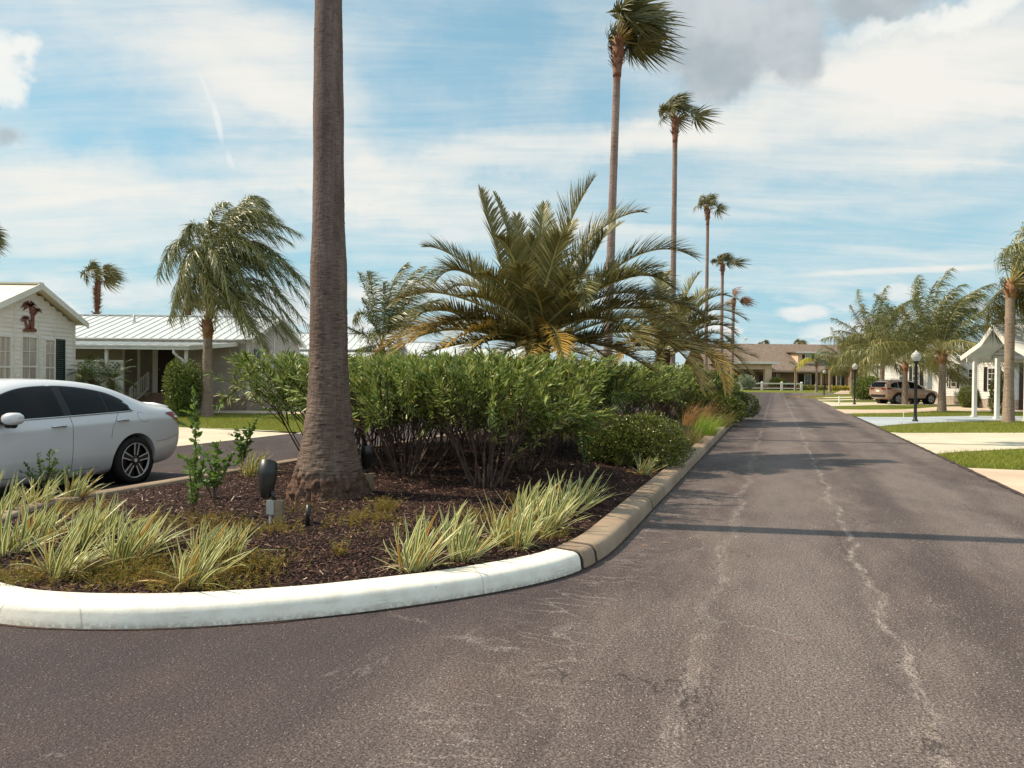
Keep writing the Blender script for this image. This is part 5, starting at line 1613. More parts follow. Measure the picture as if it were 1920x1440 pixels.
def flat_top(z, a0, a1):
    f = lambda a: z
    f.bp = [a0, a1]
    return f
def gable_top(ze, zr, a0, a1):
    c = (a0 + a1) / 2
    f = lambda a: zr - (zr - ze) * abs(a - c) / ((a1 - a0) / 2)
    f.bp = [a0, c, a1]
    return f

def window(root, F, a0, a1, z0, z1, cols=2, rows=2, pane='pane_c', name='window', t=.05, sash=True):
    F0 = F; F = lambda a, b, z: F0(a, b + .024, z)
    mb = MB(); d0, d1 = -.02, .05
    mb.fbox(F, a0, d0, z0, a0 + t, d1, z1); mb.fbox(F, a1 - t, d0, z0, a1, d1, z1)
    mb.fbox(F, a0 + t, d0, z0, a1 - t, d1 + .015, z0 + t); mb.fbox(F, a0 + t, d0, z1 - t, a1 - t, d1, z1)
    zm = (z0 + z1) / 2
    if sash: mb.fbox(F, a0 + t, d0, zm - .025, a1 - t, d1 - .006, zm + .025)
    for i in range(1, cols):
        a = a0 + t + (a1 - a0 - 2 * t) * i / cols
        mb.fbox(F, a - .011, .024, z0 + t, a + .011, .036, z1 - t)
    for h0, h1 in (((z0 + t, zm - .025), (zm + .025, z1 - t)) if sash else ((z0 + t, z1 - t),)):
        for j in range(1, rows):
            z = h0 + (h1 - h0) * j / rows
            mb.fbox(F, a0 + t, .025, z - .011, a1 - t, .037, z + .011)
    w = mb.build(name, MAT['trim'], root)
    pb = MB(); pb.fbox(F, a0 + t * .6, .006, z0 + t * .6, a1 - t * .6, .018, z1 - t * .6)
    o = pb.build('pane', MAT[pane], None); shift(o, root); o.parent = w
    return w

def shift(o, root):
    """the parts sit at their thing's base: move mesh coordinates there"""
    o.data.transform(Matrix.Translation(-Vector(root.location)))

def shutter(root, F, a0, a1, z0, z1, mat):
    F0 = F; F = lambda a, b, z: F0(a, b + .012, z)
    mb = MB()
    t = .05
    mb.fbox(F, a0, .018, z0, a0 + t, .05, z1); mb.fbox(F, a1 - t, .018, z0, a1, .05, z1)
    mb.fbox(F, a0 + t, .018, z0, a1 - t, .05, z0 + t); mb.fbox(F, a0 + t, .018, z1 - t, a1 - t, .05, z1)
    n = max(4, int((z1 - z0) / .07))
    for i in range(n):
        z = z0 + t + (z1 - z0 - 2 * t) * i / n
        mb.add([F(a0 + t, .02, z), F(a1 - t, .02, z), F(a1 - t, .042, z + .06), F(a0 + t, .042, z + .06)], [(0, 1, 2, 3)])
    return mb.build('shutter', mat, root)

def rib_roof(mb, p00, p10, p11, p01, n, rw=.05, rh=.035, mat=0, thick=.05):
    """slope with standing ribs: p00-p10 lower edge, p01-p11 upper edge"""
    a, b, c, d = map(Vector, (p00, p10, p11, p01))
    nr = (b - a).cross(d - a).normalized()
    if nr.z < 0: nr = -nr
    mb.hexa([a - nr * thick, b - nr * thick, c - nr * thick, d - nr * thick, a, b, c, d], mat)
    ex = (b - a).normalized()
    for i in range(n + 1):
        f = i / n
        l, u = a.lerp(b, f), d.lerp(c, f)
        s = ex * rw / 2
        l = l - (u - l).normalized() * .012
        mb.hexa([l - s, l + s, u + s, u - s, l - s * .6 + nr * rh, l + s * .6 + nr * rh, u + s * .6 + nr * rh, u - s * .6 + nr * rh], mat)

def park_home(label, X0, sx, Y0, Y1, ze, zr, length, sid, roofm, skirt='skirt', group='park homes along the street', leanto=None, wins=(), shut=(), shutm='shutter_blue', zf=.62, over=.32, ribs=30,
              name='park_home', pane='pane_c', trims=()):
    """street end at X0 looking along sx; near long side at Y0 looks towards -Y"""
    root = thing(name, label, 'house', (X0, (Y0 + Y1) / 2, 0), group=group)
    Fe = frame_fn((X0, Y0, 0), (0, 1, 0), (sx, 0, 0))       # a along Y
    W = Y1 - Y0
    Xb = X0 - sx * length
    Fl = frame_fn((X0, Y0, 0), (-sx, 0, 0), (0, -1, 0))     # a from the street end backwards
    Fb = frame_fn((X0, Y1, 0), (-sx, 0, 0), (0, 1, 0))
    Fr = frame_fn((Xb, Y0, 0), (0, 1, 0), (-sx, 0, 0))
    mb = MB()
    gt = gable_top(ze, zr, 0, W)
    lap_wall(mb, Fe, 0, W, zf, gt); lap_wall(mb, Fl, 0, length, zf, flat_top(ze, 0, length)); lap_wall(mb, Fb, 0, length, zf, flat_top(ze, 0, length)); lap_wall(mb, Fr, 0, W, zf, gt)
    # solid behind the boards
    mb.fbox(Fe, .03, -length + .03, .05, W - .03, -.02, ze)
    c = W / 2
    mb.prism([Fe(.03, -.02, ze + .001), Fe(W - .03, -.02, ze + .001), Fe(c, -.02, zr - .03)], (-sx * (length - .05), 0, 0))
    mb.build('wall', MAT[sid], root)
    mb = MB()
    mb.fbox(Fe, -.03, -.02, zf - .04, W + .03, .03, zf + .01)
    for a in (0, W): mb.fbox(Fe, a - .05, -.05, zf + .01, a + .05, .036, ze)
    for a in trims: mb.fbox(Fe, a - .05, -.01, zf + .01, a + .05, .034, gt(a) - .05)
    mb.fbox(Fl, .055, .0, ze - .14, length, .034, ze - .01)
    # rake boards
    for s in (0, 1):
        y0, y1 = (-over, c) if s == 0 else (W + over, c)
        e0 = ze - (zr - ze) / c * over
        A, Bq = Vector(Fe(y0, over, e0)), Vector(Fe(y1, over, zr))
        mb.hexa([A + Vector((0, 0, -.02)), A + Vector((sx * .03, 0, -.02)), Bq + Vector((sx * .03, 0, -.02)), Bq + Vector((0, 0, -.02)),
                 A + Vector((0, 0, .17)), A + Vector((sx * .03, 0, .17)), Bq + Vector((sx * .03, 0, .17)), Bq + Vector((0, 0, .17))])
    mb.build('trim', MAT['trim'], root)
    mb = MB()
    e0 = ze - (zr - ze) / c * over
    rib_roof(mb, Fe(-over, over, e0 + .13), Fe(-over, -length - over, e0 + .13), Fe(c, -length - over, zr + .13), Fe(c, over, zr + .13), ribs)
    rib_roof(mb, Fe(W + over, over, e0 + .13), Fe(W + over, -length - over, e0 + .13), Fe(c, -length - over, zr + .13), Fe(c, over, zr + .13), ribs)
    mb.bar(Fe(c, over + .02, zr + .165), Fe(c, -length - over, zr + .165), .22, .05)
    rf = mb.build('roof', MAT[roofm], root)
    mb = MB()
    mb.fbox(Fe, .0, -.06, .0, W, .0, zf - .04); mb.fbox(Fl, .07, -.06, .0, length, .0, zf - .04)
    n = int(W / .16)
    for i in range(n): mb.fbox(Fe, i * W / n, .001, 0.0, i * W / n + .03, .012, zf - .05)
    n = int(length / .16)
    for i in range(n): mb.fbox(Fl, .08 + i * (length - .1) / n, .001, 0.0, .08 + i * (length - .1) / n + .03, .012, zf - .05)
    mb.build('skirting', MAT[skirt], root)
    for (side, a0, a1, z0, z1, cc, rr) in wins:
        window(root, Fe if side == 'e' else Fl, a0, a1, z0, z1, cc, rr, pane)
    for (side, a0, a1, z0, z1) in shut:
        shutter(root, Fe if side == 'e' else Fl, a0, a1, z0, z1, MAT[shutm])
    if leanto:
        depth, zo, a0, a1, posts = leanto
        mb = MB()
        zt = ze - .16
        rib_roof(mb, Fl(a0, depth, zo + .1), Fl(a1, depth, zo + .1), Fl(a1, .03, zt + .05), Fl(a0, .03, zt + .05), int(abs(a1 - a0) / .4), .04, .02)
        r = mb.build('porch_roof', MAT['pan_roof'], root)
        mb = MB()
        mb.fbox(Fl, a0 - .03, depth, zo - .06, a1, depth + .10, zo + .08)
        mb.fbox(Fl, a0 - .03, depth + .10, zo + .04, a1, depth + .13, zo + .10)
        A, Bq = Vector(Fl(a0 - .03, depth, zo + .02)), Vector(Fl(a0 - .03, .05, zt - .02))
        mb.bar(A, Bq, .04, .16)
        g = mb.build('gutter', MAT['trim'], root)
        for a, b in posts:
            pm = MB(); pm.fbox(Fl, a - .05, b - .05, 0, a + .05, b + .05, zo + (zt - zo) * (1 - b / depth) - .06)
            pm.fbox(Fl, a - .08, b - .08, 0, a + .08, b + .08, .05)
            pm.build('post', MAT['trim'], root)
    return root, Fe, Fl

# ------------------------------------------------------------------ left houses
XW = -15.0
def ywin(px, X=XW): return -X * 1450 / (960 - px)
Ya, Yb = 21.75, 26.45
wl = [(ywin(36), ywin(67)), (ywin(81), ywin(99))]
cY = (Ya + Yb) / 2
def rel(y): return y - Ya
w_c = (rel(ywin(36)), rel(ywin(67)))
w_r = (rel(ywin(80)), rel(ywin(100)))
w_l = (rel(ywin(-2)) - .12, rel(ywin(18)))
h1, Fe1, Fl1 = park_home('white gabled house at the left edge with a metal palm silhouette on its gable', XW, 1, Ya, Yb, 3.25, 4.18, 11, 'sid_white', 'cream_roof', group=None,
    wins=[('e', w_c[0], w_c[1], .80, 2.70, 2, 2), ('e', w_r[0], w_r[1], .80, 2.66, 2, 2), ('e', w_l[0], w_l[1], .80, 2.66, 2, 2)],
    shut=[('e', rel(ywin(102.5)), rel(ywin(119)), .8, 2.68), ('e', .12, .52, .8, 2.68)], shutm='shutter_green', name='gabled_house', ribs=1, trims=(rel(ywin(26)), rel(ywin(72)), rel(ywin(101.2))))
# palm-shaped wall ornament: flat brown metal sheet
def ornament():
    root = thing('wall_ornament', 'brown metal silhouette of palm trees hung on the white gable', 'wall ornament', Fe1(rel(ywin(50)), .05, 2.95))
    F = lambda px, py, b=.04: Fe1(rel(ywin(px)), b, P(px, py, ywin(px)).z)
    def crop(cx, cy): return cx / 4, 480 + cy / 4
    mb = MB()
    def plate(pts):
        q = [F(*crop(*p)) for p in pts]
        mb.prism(q, (.018, 0, 0))
    plate([(158, 560), (180, 540), (215, 545), (250, 542), (262, 556), (258, 570), (165, 568)])
    plate([(205, 548), (218, 500), (222, 455), (212, 410), (205, 372), (222, 368), (234, 410), (243, 455), (244, 505), (240, 548)])
    plate([(184, 545), (178, 510), (168, 485), (180, 478), (190, 505), (200, 545)])
    plate([(206, 545), (206, 505), (210, 480), (222, 478), (216, 510), (216, 545)])
    plate([(232, 440), (250, 425), (262, 405), (272, 412), (258, 435), (240, 452)])
    def palm(cx, cy, s):
        for a0, L in ((175, 1.0), (150, 1.0), (120, .85), (85, .7), (50, .9), (20, 1.0), (-10, .9), (205, .8)):
            a = R(a0); tip = (cx + math.cos(a) * L * s, cy - math.sin(a) * L * s * .62 + s * .35)
            mid = (cx + math.cos(a) * L * s * .55, cy - math.sin(a) * L * s * .75)
            nx_, ny_ = -math.sin(a), -math.cos(a)
            w = s * .13
            plate([(cx + nx_ * w * .4, cy + ny_ * w * .4), (mid[0] + nx_ * w, mid[1] + ny_ * w), tip, (mid[0] - nx_ * w, mid[1] - ny_ * w), (cx - nx_ * w * .4, cy - ny_ * w * .4)])
    palm(205, 372, 64); palm(178, 470, 40); palm(266, 410, 38)
    mb.build('silhouette', plain('rusted_sheet', '6a3c30', '7d4a3b', 8, .7), root)
ornament()

X2 = -11.5
def rel2(px): return X2 * -1450 / (960 - px) - 33.6
h2, Fe2, Fl2 = park_home('grey house with ribbed silver roof and deep porch roof behind the left queen palm', X2, 1, 33.6, 41.6, 3.05, 4.22, 13, 'sid_grey', 'metal_roof',
    leanto=(5.0, 2.52, .42, 13.0, [(3.55, 4.9), (.62, 4.85), (8.0, 4.9)]),
    wins=[('e', rel2(487.5), rel2(509), 1.15, 2.72, 3, 2), ('e', rel2(518), rel2(533), 1.15, 2.62, 2, 2)],
    shut=[('e', rel2(475), rel2(486), 1.05, 2.72), ('e', rel2(534), rel2(540), 1.15, 2.66), ('e', rel2(543), rel2(550.5), 1.15, 2.66)], ribs=34, trims=(rel2(513), rel2(541.5)))
def porch2():
    Yw = 33.6
    def a_at(px, Y): return X2 - P(px, 700, Y).x      # distance back from the street end
    # door and steps
    mb = MB(); a0, a1 = a_at(330, Yw), a_at(297, Yw)
    mb.fbox(Fl2, a0, .02, .74, a1, .06, 2.78)
    d = mb.build('door', MAT['door_dark'], h2)
    hb = MB(); hb.fbox(Fl2, a1 - .12, .06, 1.72, a1 - .07, .12, 1.78); o = hb.build('handle', plain('brass_knob', 'a58b52', None, rough=.3, metal=1.0), None); shift(o, h2); o.parent = d
    mb = MB()
    mb.fbox(Fl2, a1, .02, .7, a1 + .10, .07, 2.88); mb.fbox(Fl2, a0 - .1, .02, .7, a0, .07, 2.88); mb.fbox(Fl2, a0, .02, 2.78, a1, .07, 2.88)
    mb.build('door_frame', MAT['trim'], h2)
    mb = MB()
    for i in range(5):
        z = .74 - i * .148
        mb.fbox(Fl2, a0 - .15 - .004 * i, .03 + .0, z - .148 if i < 4 else 0.0, a1 + .15 + .004 * i, .55 + .32 * i, z)
    mb.build('steps', MAT['step'], h2)
    # hand rail
    mb = MB(); ar = a1 + .28
    A, Bq = Vector(Fl2(ar, 1.9, .95)), Vector(Fl2(ar, .35, 1.62))
    mb.bar(A, Bq, .05, .05); mb.bar(A - Vector((0, 0, .7)), Bq - Vector((0, 0, .7)), .05, .05)
    for i in range(9):
        q = A.lerp(Bq, i / 8); mb.bar(q - Vector((0, 0, .72)), q, .028 if 0 < i < 8 else .06, .028 if 0 < i < 8 else .06, up=(0, 1, 0))
    mb.bar(Fl2(ar, 1.9, 0), Fl2(ar, 1.9, .95), .07, .07, up=(0, 1, 0))
    mb.build('handrail', MAT['trim'], h2)
    # glazed panels left of the door
    for p0, p1 in ((258, 236), (288, 264)):
        b0, b1 = a_at(p0, Yw), a_at(p1, Yw)
        mb = MB(); mb.fbox(Fl2, b0 - .0, .02, .75, b1, .05, 2.8)
        mb.build('wall_panel', plain('porch_panel', '7d7168', '8d8177', 2, .7), h2)
    mb = MB()
    for px in (233, 261.5, 290): 
        a = a_at(px, Yw); mb.fbox(Fl2, a - .06, .02, .65, a + .06, .075, 2.88)
    mb.build('mullion', MAT['trim'], h2)
    # lattice screen at the front of the porch
    Yl = 33.6 - 4.7
    l0, l1 = a_at(229, Yl), a_at(138, Yl) + 1.6
    zt_, zb_ = 2.02, .35
    mb = MB()
    Fq = Fl2
    for s in (1, -1):
        H_ = zt_ - zb_
        k = l0 - H_
        while k < l1:
            p = [(k, zb_), (k + H_, zt_)] if s > 0 else [(k, zt_), (k + H_, zb_)]
            (x0, z0), (x1, z1) = p
            if x0 < l0: z0 = z0 + (z1 - z0) * (l0 - x0) / (x1 - x0); x0 = l0
            if x1 > l1: z1 = z1 - (z1 - z0) * (x1 - l1) / (x1 - x0); x1 = l1
            if x1 - x0 > .02:
                mb.bar(Fq(x0, 4.70 + s * .006, z0), Fq(x1, 4.70 + s * .006, z1), .011, .05)
            k += .17
    for z in (zb_, 1.15, zt_): mb.fbox(Fq, l0, 4.67, z - .04, l1, 4.73, z + .04)
    for a in (l0, (l0 + l1) / 2, l1): mb.fbox(Fq, a - .04, 4.665, 0.0, a + .04, 4.735, zt_ + .04)
    lt = thing('lattice_screen', 'white diagonal lattice screen under the porch roof, behind the small bushy palms', 'lattice', Fq(l0, 4.7, 0))
    mb.build('lattice', MAT['trim'], lt)
    # downspout by the bush
    mb = MB(); a = a_at(326, 33.6 - 5.0)
    mb.tube([Fq(a, 5.03, 2.5), Fq(a, 5.03, 2.36), Fq(a - .1, 4.95, 2.22), Fq(a - .28, 4.9, 2.1), Fq(a - .3, 4.9, 1.9), Fq(a - .3, 4.9, .1)], .055, 8)
    mb.build('downspout', MAT['trim'], h2, smooth=True)
    mb = MB()       # electric meter on the corner by the street end
    mb.fbox(Fl2, .22, .03, 1.35, .46, .13, 1.75); mb.fbox(Fl2, .31, .04, .65, .36, .08, 1.35); mb.fbox(Fl2, .31, .04, 1.75, .36, .08, 2.85)
    mb.build('meter_box', MAT['jbox'], h2)
    for a, yy in ((6.2, 2.6), (2.6, 3.2)):
        b = Vector(Fl2(a, -yy, 3.05 + 1.17 * yy / 4)); mb = MB(); mb.cyl(b, b + Vector((0, 0, .5)), .05, n=10); mb.cyl(b + Vector((0, 0, .10)), b + Vector((0, 0, .2)), .11, .06, 12); mb.build('vent_pipe', MAT['jbox'], h2, smooth=True)
porch2()
def nextlot(k):
    return X2 + .323 * 12.4 * k, 33.6 + .946 * 12.4 * k
for k, lab in ((1, 'grey house with low metal porch roof, showing just right of the thick trunk'), (2, 'pale house far behind the date palm, bits of its roof showing'), (3, 'farthest pale house behind the hedge on the left lane')):
    X, Y = nextlot(k)
    park_home(lab, X, 1, Y, Y + 8, 3.05, 4.1, 13, 'sid_grey' if k == 1 else 'sid_pale', 'metal_roof', leanto=(5.2, 2.45, .2, 13, [(.4, 5.0), (4, 5.0)]),
              wins=[('e', 1.6, 3.2, 1.15, 2.7, 3, 2), ('e', 4.4, 5.8, 1.15, 2.7, 2, 2)], shut=[('e', .9, 1.45, 1.1, 2.7), ('e', 5.95, 6.5, 1.1, 2.7)], ribs=30)

# ------------------------------------------------------------------ right houses
def rlot(k):   # street end corner of lot k
    u, v = 12.0, 47.6 + 12.4 * k
    p = RD(u, v); return p.x, p.y
# lot 1 house with a panel painted dark, then the white ones beyond
X, Y = 28.5, 44.0
rA, FeA, FlA = park_home('white house behind the gabled carport at the right edge', X, -1, Y, Y + 3.3, 2.9, 3.6, 12, 'sid_pale', 'pan_roof', over=.2, wins=[('e', 1.45, 2.25, 1.1, 2.45, 2, 2), ('l', 4.5, 5.6, 1.1, 2.4, 2, 2)],
          shut=[('e', 1.05, 1.38, 1.05, 2.5), ('e', 2.32, 2.65, 1.05, 2.5)], shutm='shutter_black', skirt='stone', pane='pane')
mb = MB(); mb.fbox(FlA, .35, .02, .05, 3.2, .07, 2.75); mb.build('garage_shade_panel', MAT['door_dark'], rA)  # solid panel, its dark colour stands in for the shaded garage interior
X, Y = 31.0, 53.5
rB, FeB, FlB = park_home('white house with bay window and dark shutters behind the fat queen palm trunk', X, -1, Y, Y + 3.4, 3.1, 3.8, 12, 'sid_pale', 'pan_roof', skirt='stone', pane='pane', over=.2,
          leanto=(3.2, 2.55, 1.5, 8.0, [(2.3, 3.05)]),
          wins=[('e', .33, 1.02, 1.2, 2.58, 1, 2), ('e', 1.25, 1.58, 1.2, 2.58, 1, 2), ('l', .5, 1.2, 1.3, 2.5, 1, 2), ('l', 4.7, 5.6, 1.3, 2.4, 2, 2)], shut=[('e', .06, .29, 1.15, 2.62), ('e', 1.06, 1.21, 1.15, 2.62), ('l', 2.9, 3.4, .75, 2.5)], shutm='shutter_black')
mb = MB(); mb.fbox(FlB, 3.6, .02, .66, 4.5, .06, 2.5); mb.build('door', MAT['door_dark'], rB)
X, Y = 34.7, 64.6
rC, FeC, FlC = park_home('pale house with a grey side wall facing the tan car', X, -1, Y, Y + 7.5, 3.3, 4.3, 12, 'sid_pale', 'pan_roof', skirt='stone', pane='pane',
          wins=[('e', 1.2, 2.3, 1.2, 2.9, 2, 2), ('e', 3.4, 4.6, 1.2, 2.9, 2, 2)], shut=[('e', .6, 1.1, 1.2, 2.9), ('e', 2.4, 2.9, 1.2, 2.9)], shutm='shutter_black')
X, Y = 38.7, 76.3
rD, FeD, FlD = park_home('far pale house with a white carport roof behind the tan car', X, -1, Y, Y + 8, 3.4, 5.0, 12, 'sid_pale', 'pan_roof', skirt='stone', pane='pane',
          leanto=(4.6, 2.9, -3.2, 9, [(-2.8, 4.4), (-.2, 4.4), (-2.8, .3)]),
          wins=[('e', 1.5, 2.8, 1.2, 2.7, 2, 2), ('l', .8, 2.0, 1.3, 2.7, 2, 2)], shut=[('e', .9, 1.4, 1.2, 2.7)], shutm='shutter_black')

def carport(label, X, L, Yc, half, zr, zt, kink=None, postX=None, cap='roof'):
    root = thing('carport', label, 'carport', (X, Yc, 0))
    yk, zk = kink
    prof = [(-half, zt), (-yk, zk), (0, zr), (yk, zk), (half, zt)]
    mb = MB()
    for (y0, z0), (y1, z1) in zip(prof[:-1], prof[1:]):
        mb.hexa([(X - .25, Yc + y0, z0), (X + L, Yc + y0, z0), (X + L, Yc + y1, z1), (X - .25, Yc + y1, z1), (X - .25, Yc + y0, z0 + .06), (X + L, Yc + y0, z0 + .06), (X + L, Yc + y1, z1 + .06), (X - .25, Yc + y1, z1 + .06)])
    mb.build('roof', MAT['pan_roof'], root)
    mb = MB()
    for (y0, z0), (y1, z1) in zip(prof[:-1], prof[1:]):
        mb.bar((X - .28, Yc + y0, z0 - .02), (X - .28, Yc + y1, z1 - .02), .05, .2)
    mb.bar((X, Yc - half, zt - .09), (X + L, Yc - half, zt - .09), .09, .16); mb.bar((X, Yc + half, zt - .09), (X + L, Yc + half, zt - .09), .09, .16)
    mb.build('fascia', MAT['trim'], root)
    mb = MB()
    F = frame_fn((X + .9, Yc, 0), (0, 1, 0), (-1, 0, 0))
    def top(a):
        a = abs(a)
        return (zr - (zr - zk) * a / yk if a < yk else zk - (zk - zt) * (a - yk) / (half - yk)) - .03
    top.bp = [-half, 0, half]
    lap_wall(mb, F, -half + .05, half - .05, zt + .12, top)
    mb.box(X + .93, Yc - half * .80, zt - .06, X + 1.03, Yc + half * .80, zt + .10)
    mb.build('gable', MAT['sid_pale'], root)
    mb = MB(); mb.box(X + 1.04, Yc - half + .1, zt - .02, X + L - .05, Yc + half - .1, zt - .005); mb.build('ceiling', MAT['soffit'], root)
    for xx, yy in postX:
        mb = MB(); w = .075
        mb.box(X + xx - w, Yc + yy - w, 0, X + xx + w, Yc + yy + w, zt - .05)
        mb.box(X + xx - w - .04, Yc + yy - w - .04, 0, X + xx + w + .04, Yc + yy + w + .04, .07)
        mb.build('post', MAT['trim'], root)
Xc = 20.95
carport('white carport with kinked gable roof on square white posts, at the right edge', Xc, 6.0, 33.3, 2.35, 4.02, 2.68, (.85, 3.28), [(.02, 1.75), (.02, .12), (.02, -1.8), (5.6, 1.75), (5.6, -1.8)])

# ------------------------------------------------------------------ clubhouse
def mat_shingle():
    m, nt = newmat('brown_shingles')
    p = nt.pos(); x, y, z = nt.sep(p)
    b = nt.n('ShaderNodeTexBrick')
    nt.put(b.inputs['Vector'], nt.comb(x, nt.mul(z, 2.4), 0.0))
    b.inputs['Scale'].default_value = 1.6
    b.inputs['Color1'].default_value = C('7c6c60'); b.inputs['Color2'].default_value = C('68594e'); b.inputs['Mortar'].default_value = C('52453c'); b.inputs['Mortar Size'].default_value = .02
    n = nt.noise(p, 3.5, 5.0, .7)
    col = nt.mix(nt.mul(nt.ss(n, .4, .65), .5), b.outputs[0], C('938378'))
    surf(nt, col, .95, spec=.1)
    return m
def mat_brick():
    m, nt = newmat('tan_brick')
    p = nt.pos(); x, y, z = nt.sep(p)
    b = nt.n('ShaderNodeTexBrick')
    nt.put(b.inputs['Vector'], nt.comb(nt.add(x, y), z, 0.0)); b.inputs['Scale'].default_value = 4.0
    b.inputs['Color1'].default_value = C('a08066'); b.inputs['Color2'].default_value = C('8a6a54'); b.inputs['Mortar'].default_value = C('b09a86'); b.inputs['Mortar Size'].default_value = .012
    surf(nt, nt.mix(nt.mul(nt.noise(p, 1.0, 4.0), .3), b.outputs[0], C('7a5d4a')), .9, spec=.1)
    return m
MAT['shingle'] = mat_shingle(); MAT['brick'] = mat_brick()
MAT['stucco'] = plain('tan_stucco', 'cdb094', 'c2a488', 2, .85)
def clubhouse():
    Yf = 128.0; k = Yf / 1450
    X = lambda px, Y=Yf: P(px, 700, Y).x
    Z = lambda py, Y=Yf, px=1480: P(px, py, Y).z
    root = thing('clubhouse', 'long brown shingled clubhouse with portico and dormer closing the end of the road', 'building', (X(1450), Yf, 0))
    xl, xr = X(1335), X(1760)
    ze = 2.95
    mb = MB(); mb.box(xl, Yf, 0, xr, Yf + 17, ze); mb.build('wall', MAT['brick'], root)
    mb = MB(); Ye, Yr = Yf - 2.6, Yf + 8.5
    zr = P(1480, 647.5, Yr).z
    prof = [(Ye, ze - .05), (Yr, zr), (Yf + 19.6, ze - .05)]
    for (y0, z0), (y1, z1) in zip(prof[:-1], prof[1:]):
        mb.hexa([(xl - 1, y0, z0), (xr + 1, y0, z0), (xr + 1, y1, z1), (xl - 1, y1, z1), (xl - 1, y0, z0 + .2), (xr + 1, y0, z0 + .2), (xr + 1, y1, z1 + .2), (xl - 1, y1, z1 + .2)])
    rf = mb.build('roof', MAT['shingle'], root)
    mb = MB(); mb.box(xl - 1, Ye - .06, ze - .12, xr + 1, Ye - .003, ze + .16); mb.box(xl, Ye + .1, ze - .1, xr, Yf - .003, ze - .06)
    mb.build('fascia', plain('brown_fascia', 'a8927e', '9a8472', 2, .7), root)
    slope = (zr - ze + .05) / (Yr - Ye)
    roofz = lambda y: ze + .15 + slope * (y - Ye)
    # portico
    Yp = 121.0
    x0, x1, zt = X(1355, Yp), X(1447, Yp), Z(683, Yp)
    mb = MB()
    mb.box(x1 - 1.05, Yp, 0, x1, Yp + .9, zt); mb.box(x0, Yp, 0, x0 + .9, Yp + .9, zt)
    mb.box(x0 + .9, Yp + .05, zt - .85, x1 - 1.05, Yp + .85, zt - .004); mb.box(x1 - 1.0, Yp + .9, zt - .85, x1 - .1, Yf, zt - .004); mb.box(x0 + .1, Yp + .9, zt - .85, x0 + .9, Yf, zt - .004)
    mb.build('portico', MAT['stucco'], root)
    mb = MB()
    yb = Ye + (zt + .35 - ze) / slope
    mb.hexa([(x0 - .7, Yp - .7, zt), (x1 + .9, Yp - .7, zt), (x1 + .9, yb + 1, zt), (x0 - .7, yb + 1, zt), (x0 - .7, Yp - .7, zt + .3), (x1 + .9, Yp - .7, zt + .3), (x1 + .9, yb + 1.5, zt + .75), (x0 - .7, yb + 1.5, zt + .75)])
    mb.build('portico_roof', MAT['shingle'], root)
    mb = MB(); mb.box(x0 - .75, Yp - .78, zt + .0, x1 + .95, Yp - .703, zt + .32); mb.build('fascia', MAT['trim'], root)
    mb = MB(); mb.box(x0 + 1, Yf - .05, 0, x1 - 1.3, Yf - .004, zt - .9); mb.build('wall', plain('shaded_brick', '6f5240', '7d5e4a', 4, .9), root)
    mb = MB(); mb.box(X(1424), Yf - .12, 0, X(1433), Yf - .055, 2.3); mb.build('door', MAT['door_dark'], root)
    mb = MB(); mb.box(X(1385), Yf - .11, 1.0, X(1398), Yf - .055, 2.3); w = mb.build('window', MAT['pane'], root)
    mb = MB(); mb.box(X(1374), Yp + .3, 1.25, X(1394), Yp + .4, 1.4); mb.build('rail', MAT['trim'], root)
    # dormer
    xd0, xd1 = X(1497), X(1531)
    zb, zt2 = Z(683), Z(661.5)
    yd = Ye + (zb - ze) / slope
    yb = Ye + (zt2 + .5 - ze) / slope
    mb = MB(); mb.box(xd0, yd, zb - .5, xd1, yb, zt2); mb.build('dormer', MAT['stucco'], root)
    mb = MB(); mb.hexa([(xd0 - .5, yd - .6, zt2), (xd1 + .4, yd - .6, zt2), (xd1 + .4, yb + 1, zt2 + .3), (xd0 - .5, yb + 1, zt2 + .3), (xd0 - .5, yd - .6, zt2 + .22), (xd1 + .4, yd - .6, zt2 + .22), (xd1 + .4, yb + 1, zt2 + .52), (xd0 - .5, yb + 1, zt2 + .52)])
    mb.build('dormer_roof', MAT['shingle'], root)
    mb = MB(); mb.box(xd0 - .5, yd - .66, zt2 - .02, xd1 + .4, yd - .603, zt2 + .22); mb.build('fascia', MAT['trim'], root)
    Fd = frame_fn((X(1510), yd, 0), (1, 0, 0), (0, -1, 0))
    def cw(F, a0, a1, z0, z1, c, r, sw):
        window(root, F, a0, a1, z0, z1, c, r, 'pane', t=.12)
        if sw:
            shutter(root, F, a0 - sw - .05, a0 - .05, z0, z1, MAT['shutter_black']); shutter(root, F, a1 + .05, a1 + sw + .05, z0, z1, MAT['shutter_black'])
    cw(Fd, 0, 1.0, Z(675), Z(664.5), 3, 2, .42)
    Fw = frame_fn((0, Yf, 0), (1, 0, 0), (0, -1, 0))
    for p0, p1, sh in ((1508, 1521, .9), (1568, 1577, .5), (1455, 1462, 0), (1610, 1620, .5), (1596, 1602, 0)):
        cw(Fw, X(p0), X(p1), .45, 2.55, 2, 3, sh)
    for px in (1484, 1530, 1558, 1581, 1606):
        mb = MB(); mb.box(X(px) - .09, Ye + .35, 0, X(px) + .09, Ye + .55, ze - .1); mb.build('post', MAT['stucco'], root)
    # weather vane
    vt = thing('weather_vane', 'white weather vane standing on the clubhouse ridge', 'weather vane', (P(1398, 647, Yr).x, Yr, zr + .2))
    mb = MB(); b = Vector(vt.location)
    mb.cyl(b, b + Vector((0, 0, 1.0)), .04, .03, 6)
    mb.lathe([(0.0, -.16), (.14, -.1), (.18, 0), (.14, .1), (0.0, .16)], tuple(b + Vector((0.1, 0, 1.05))), 10)
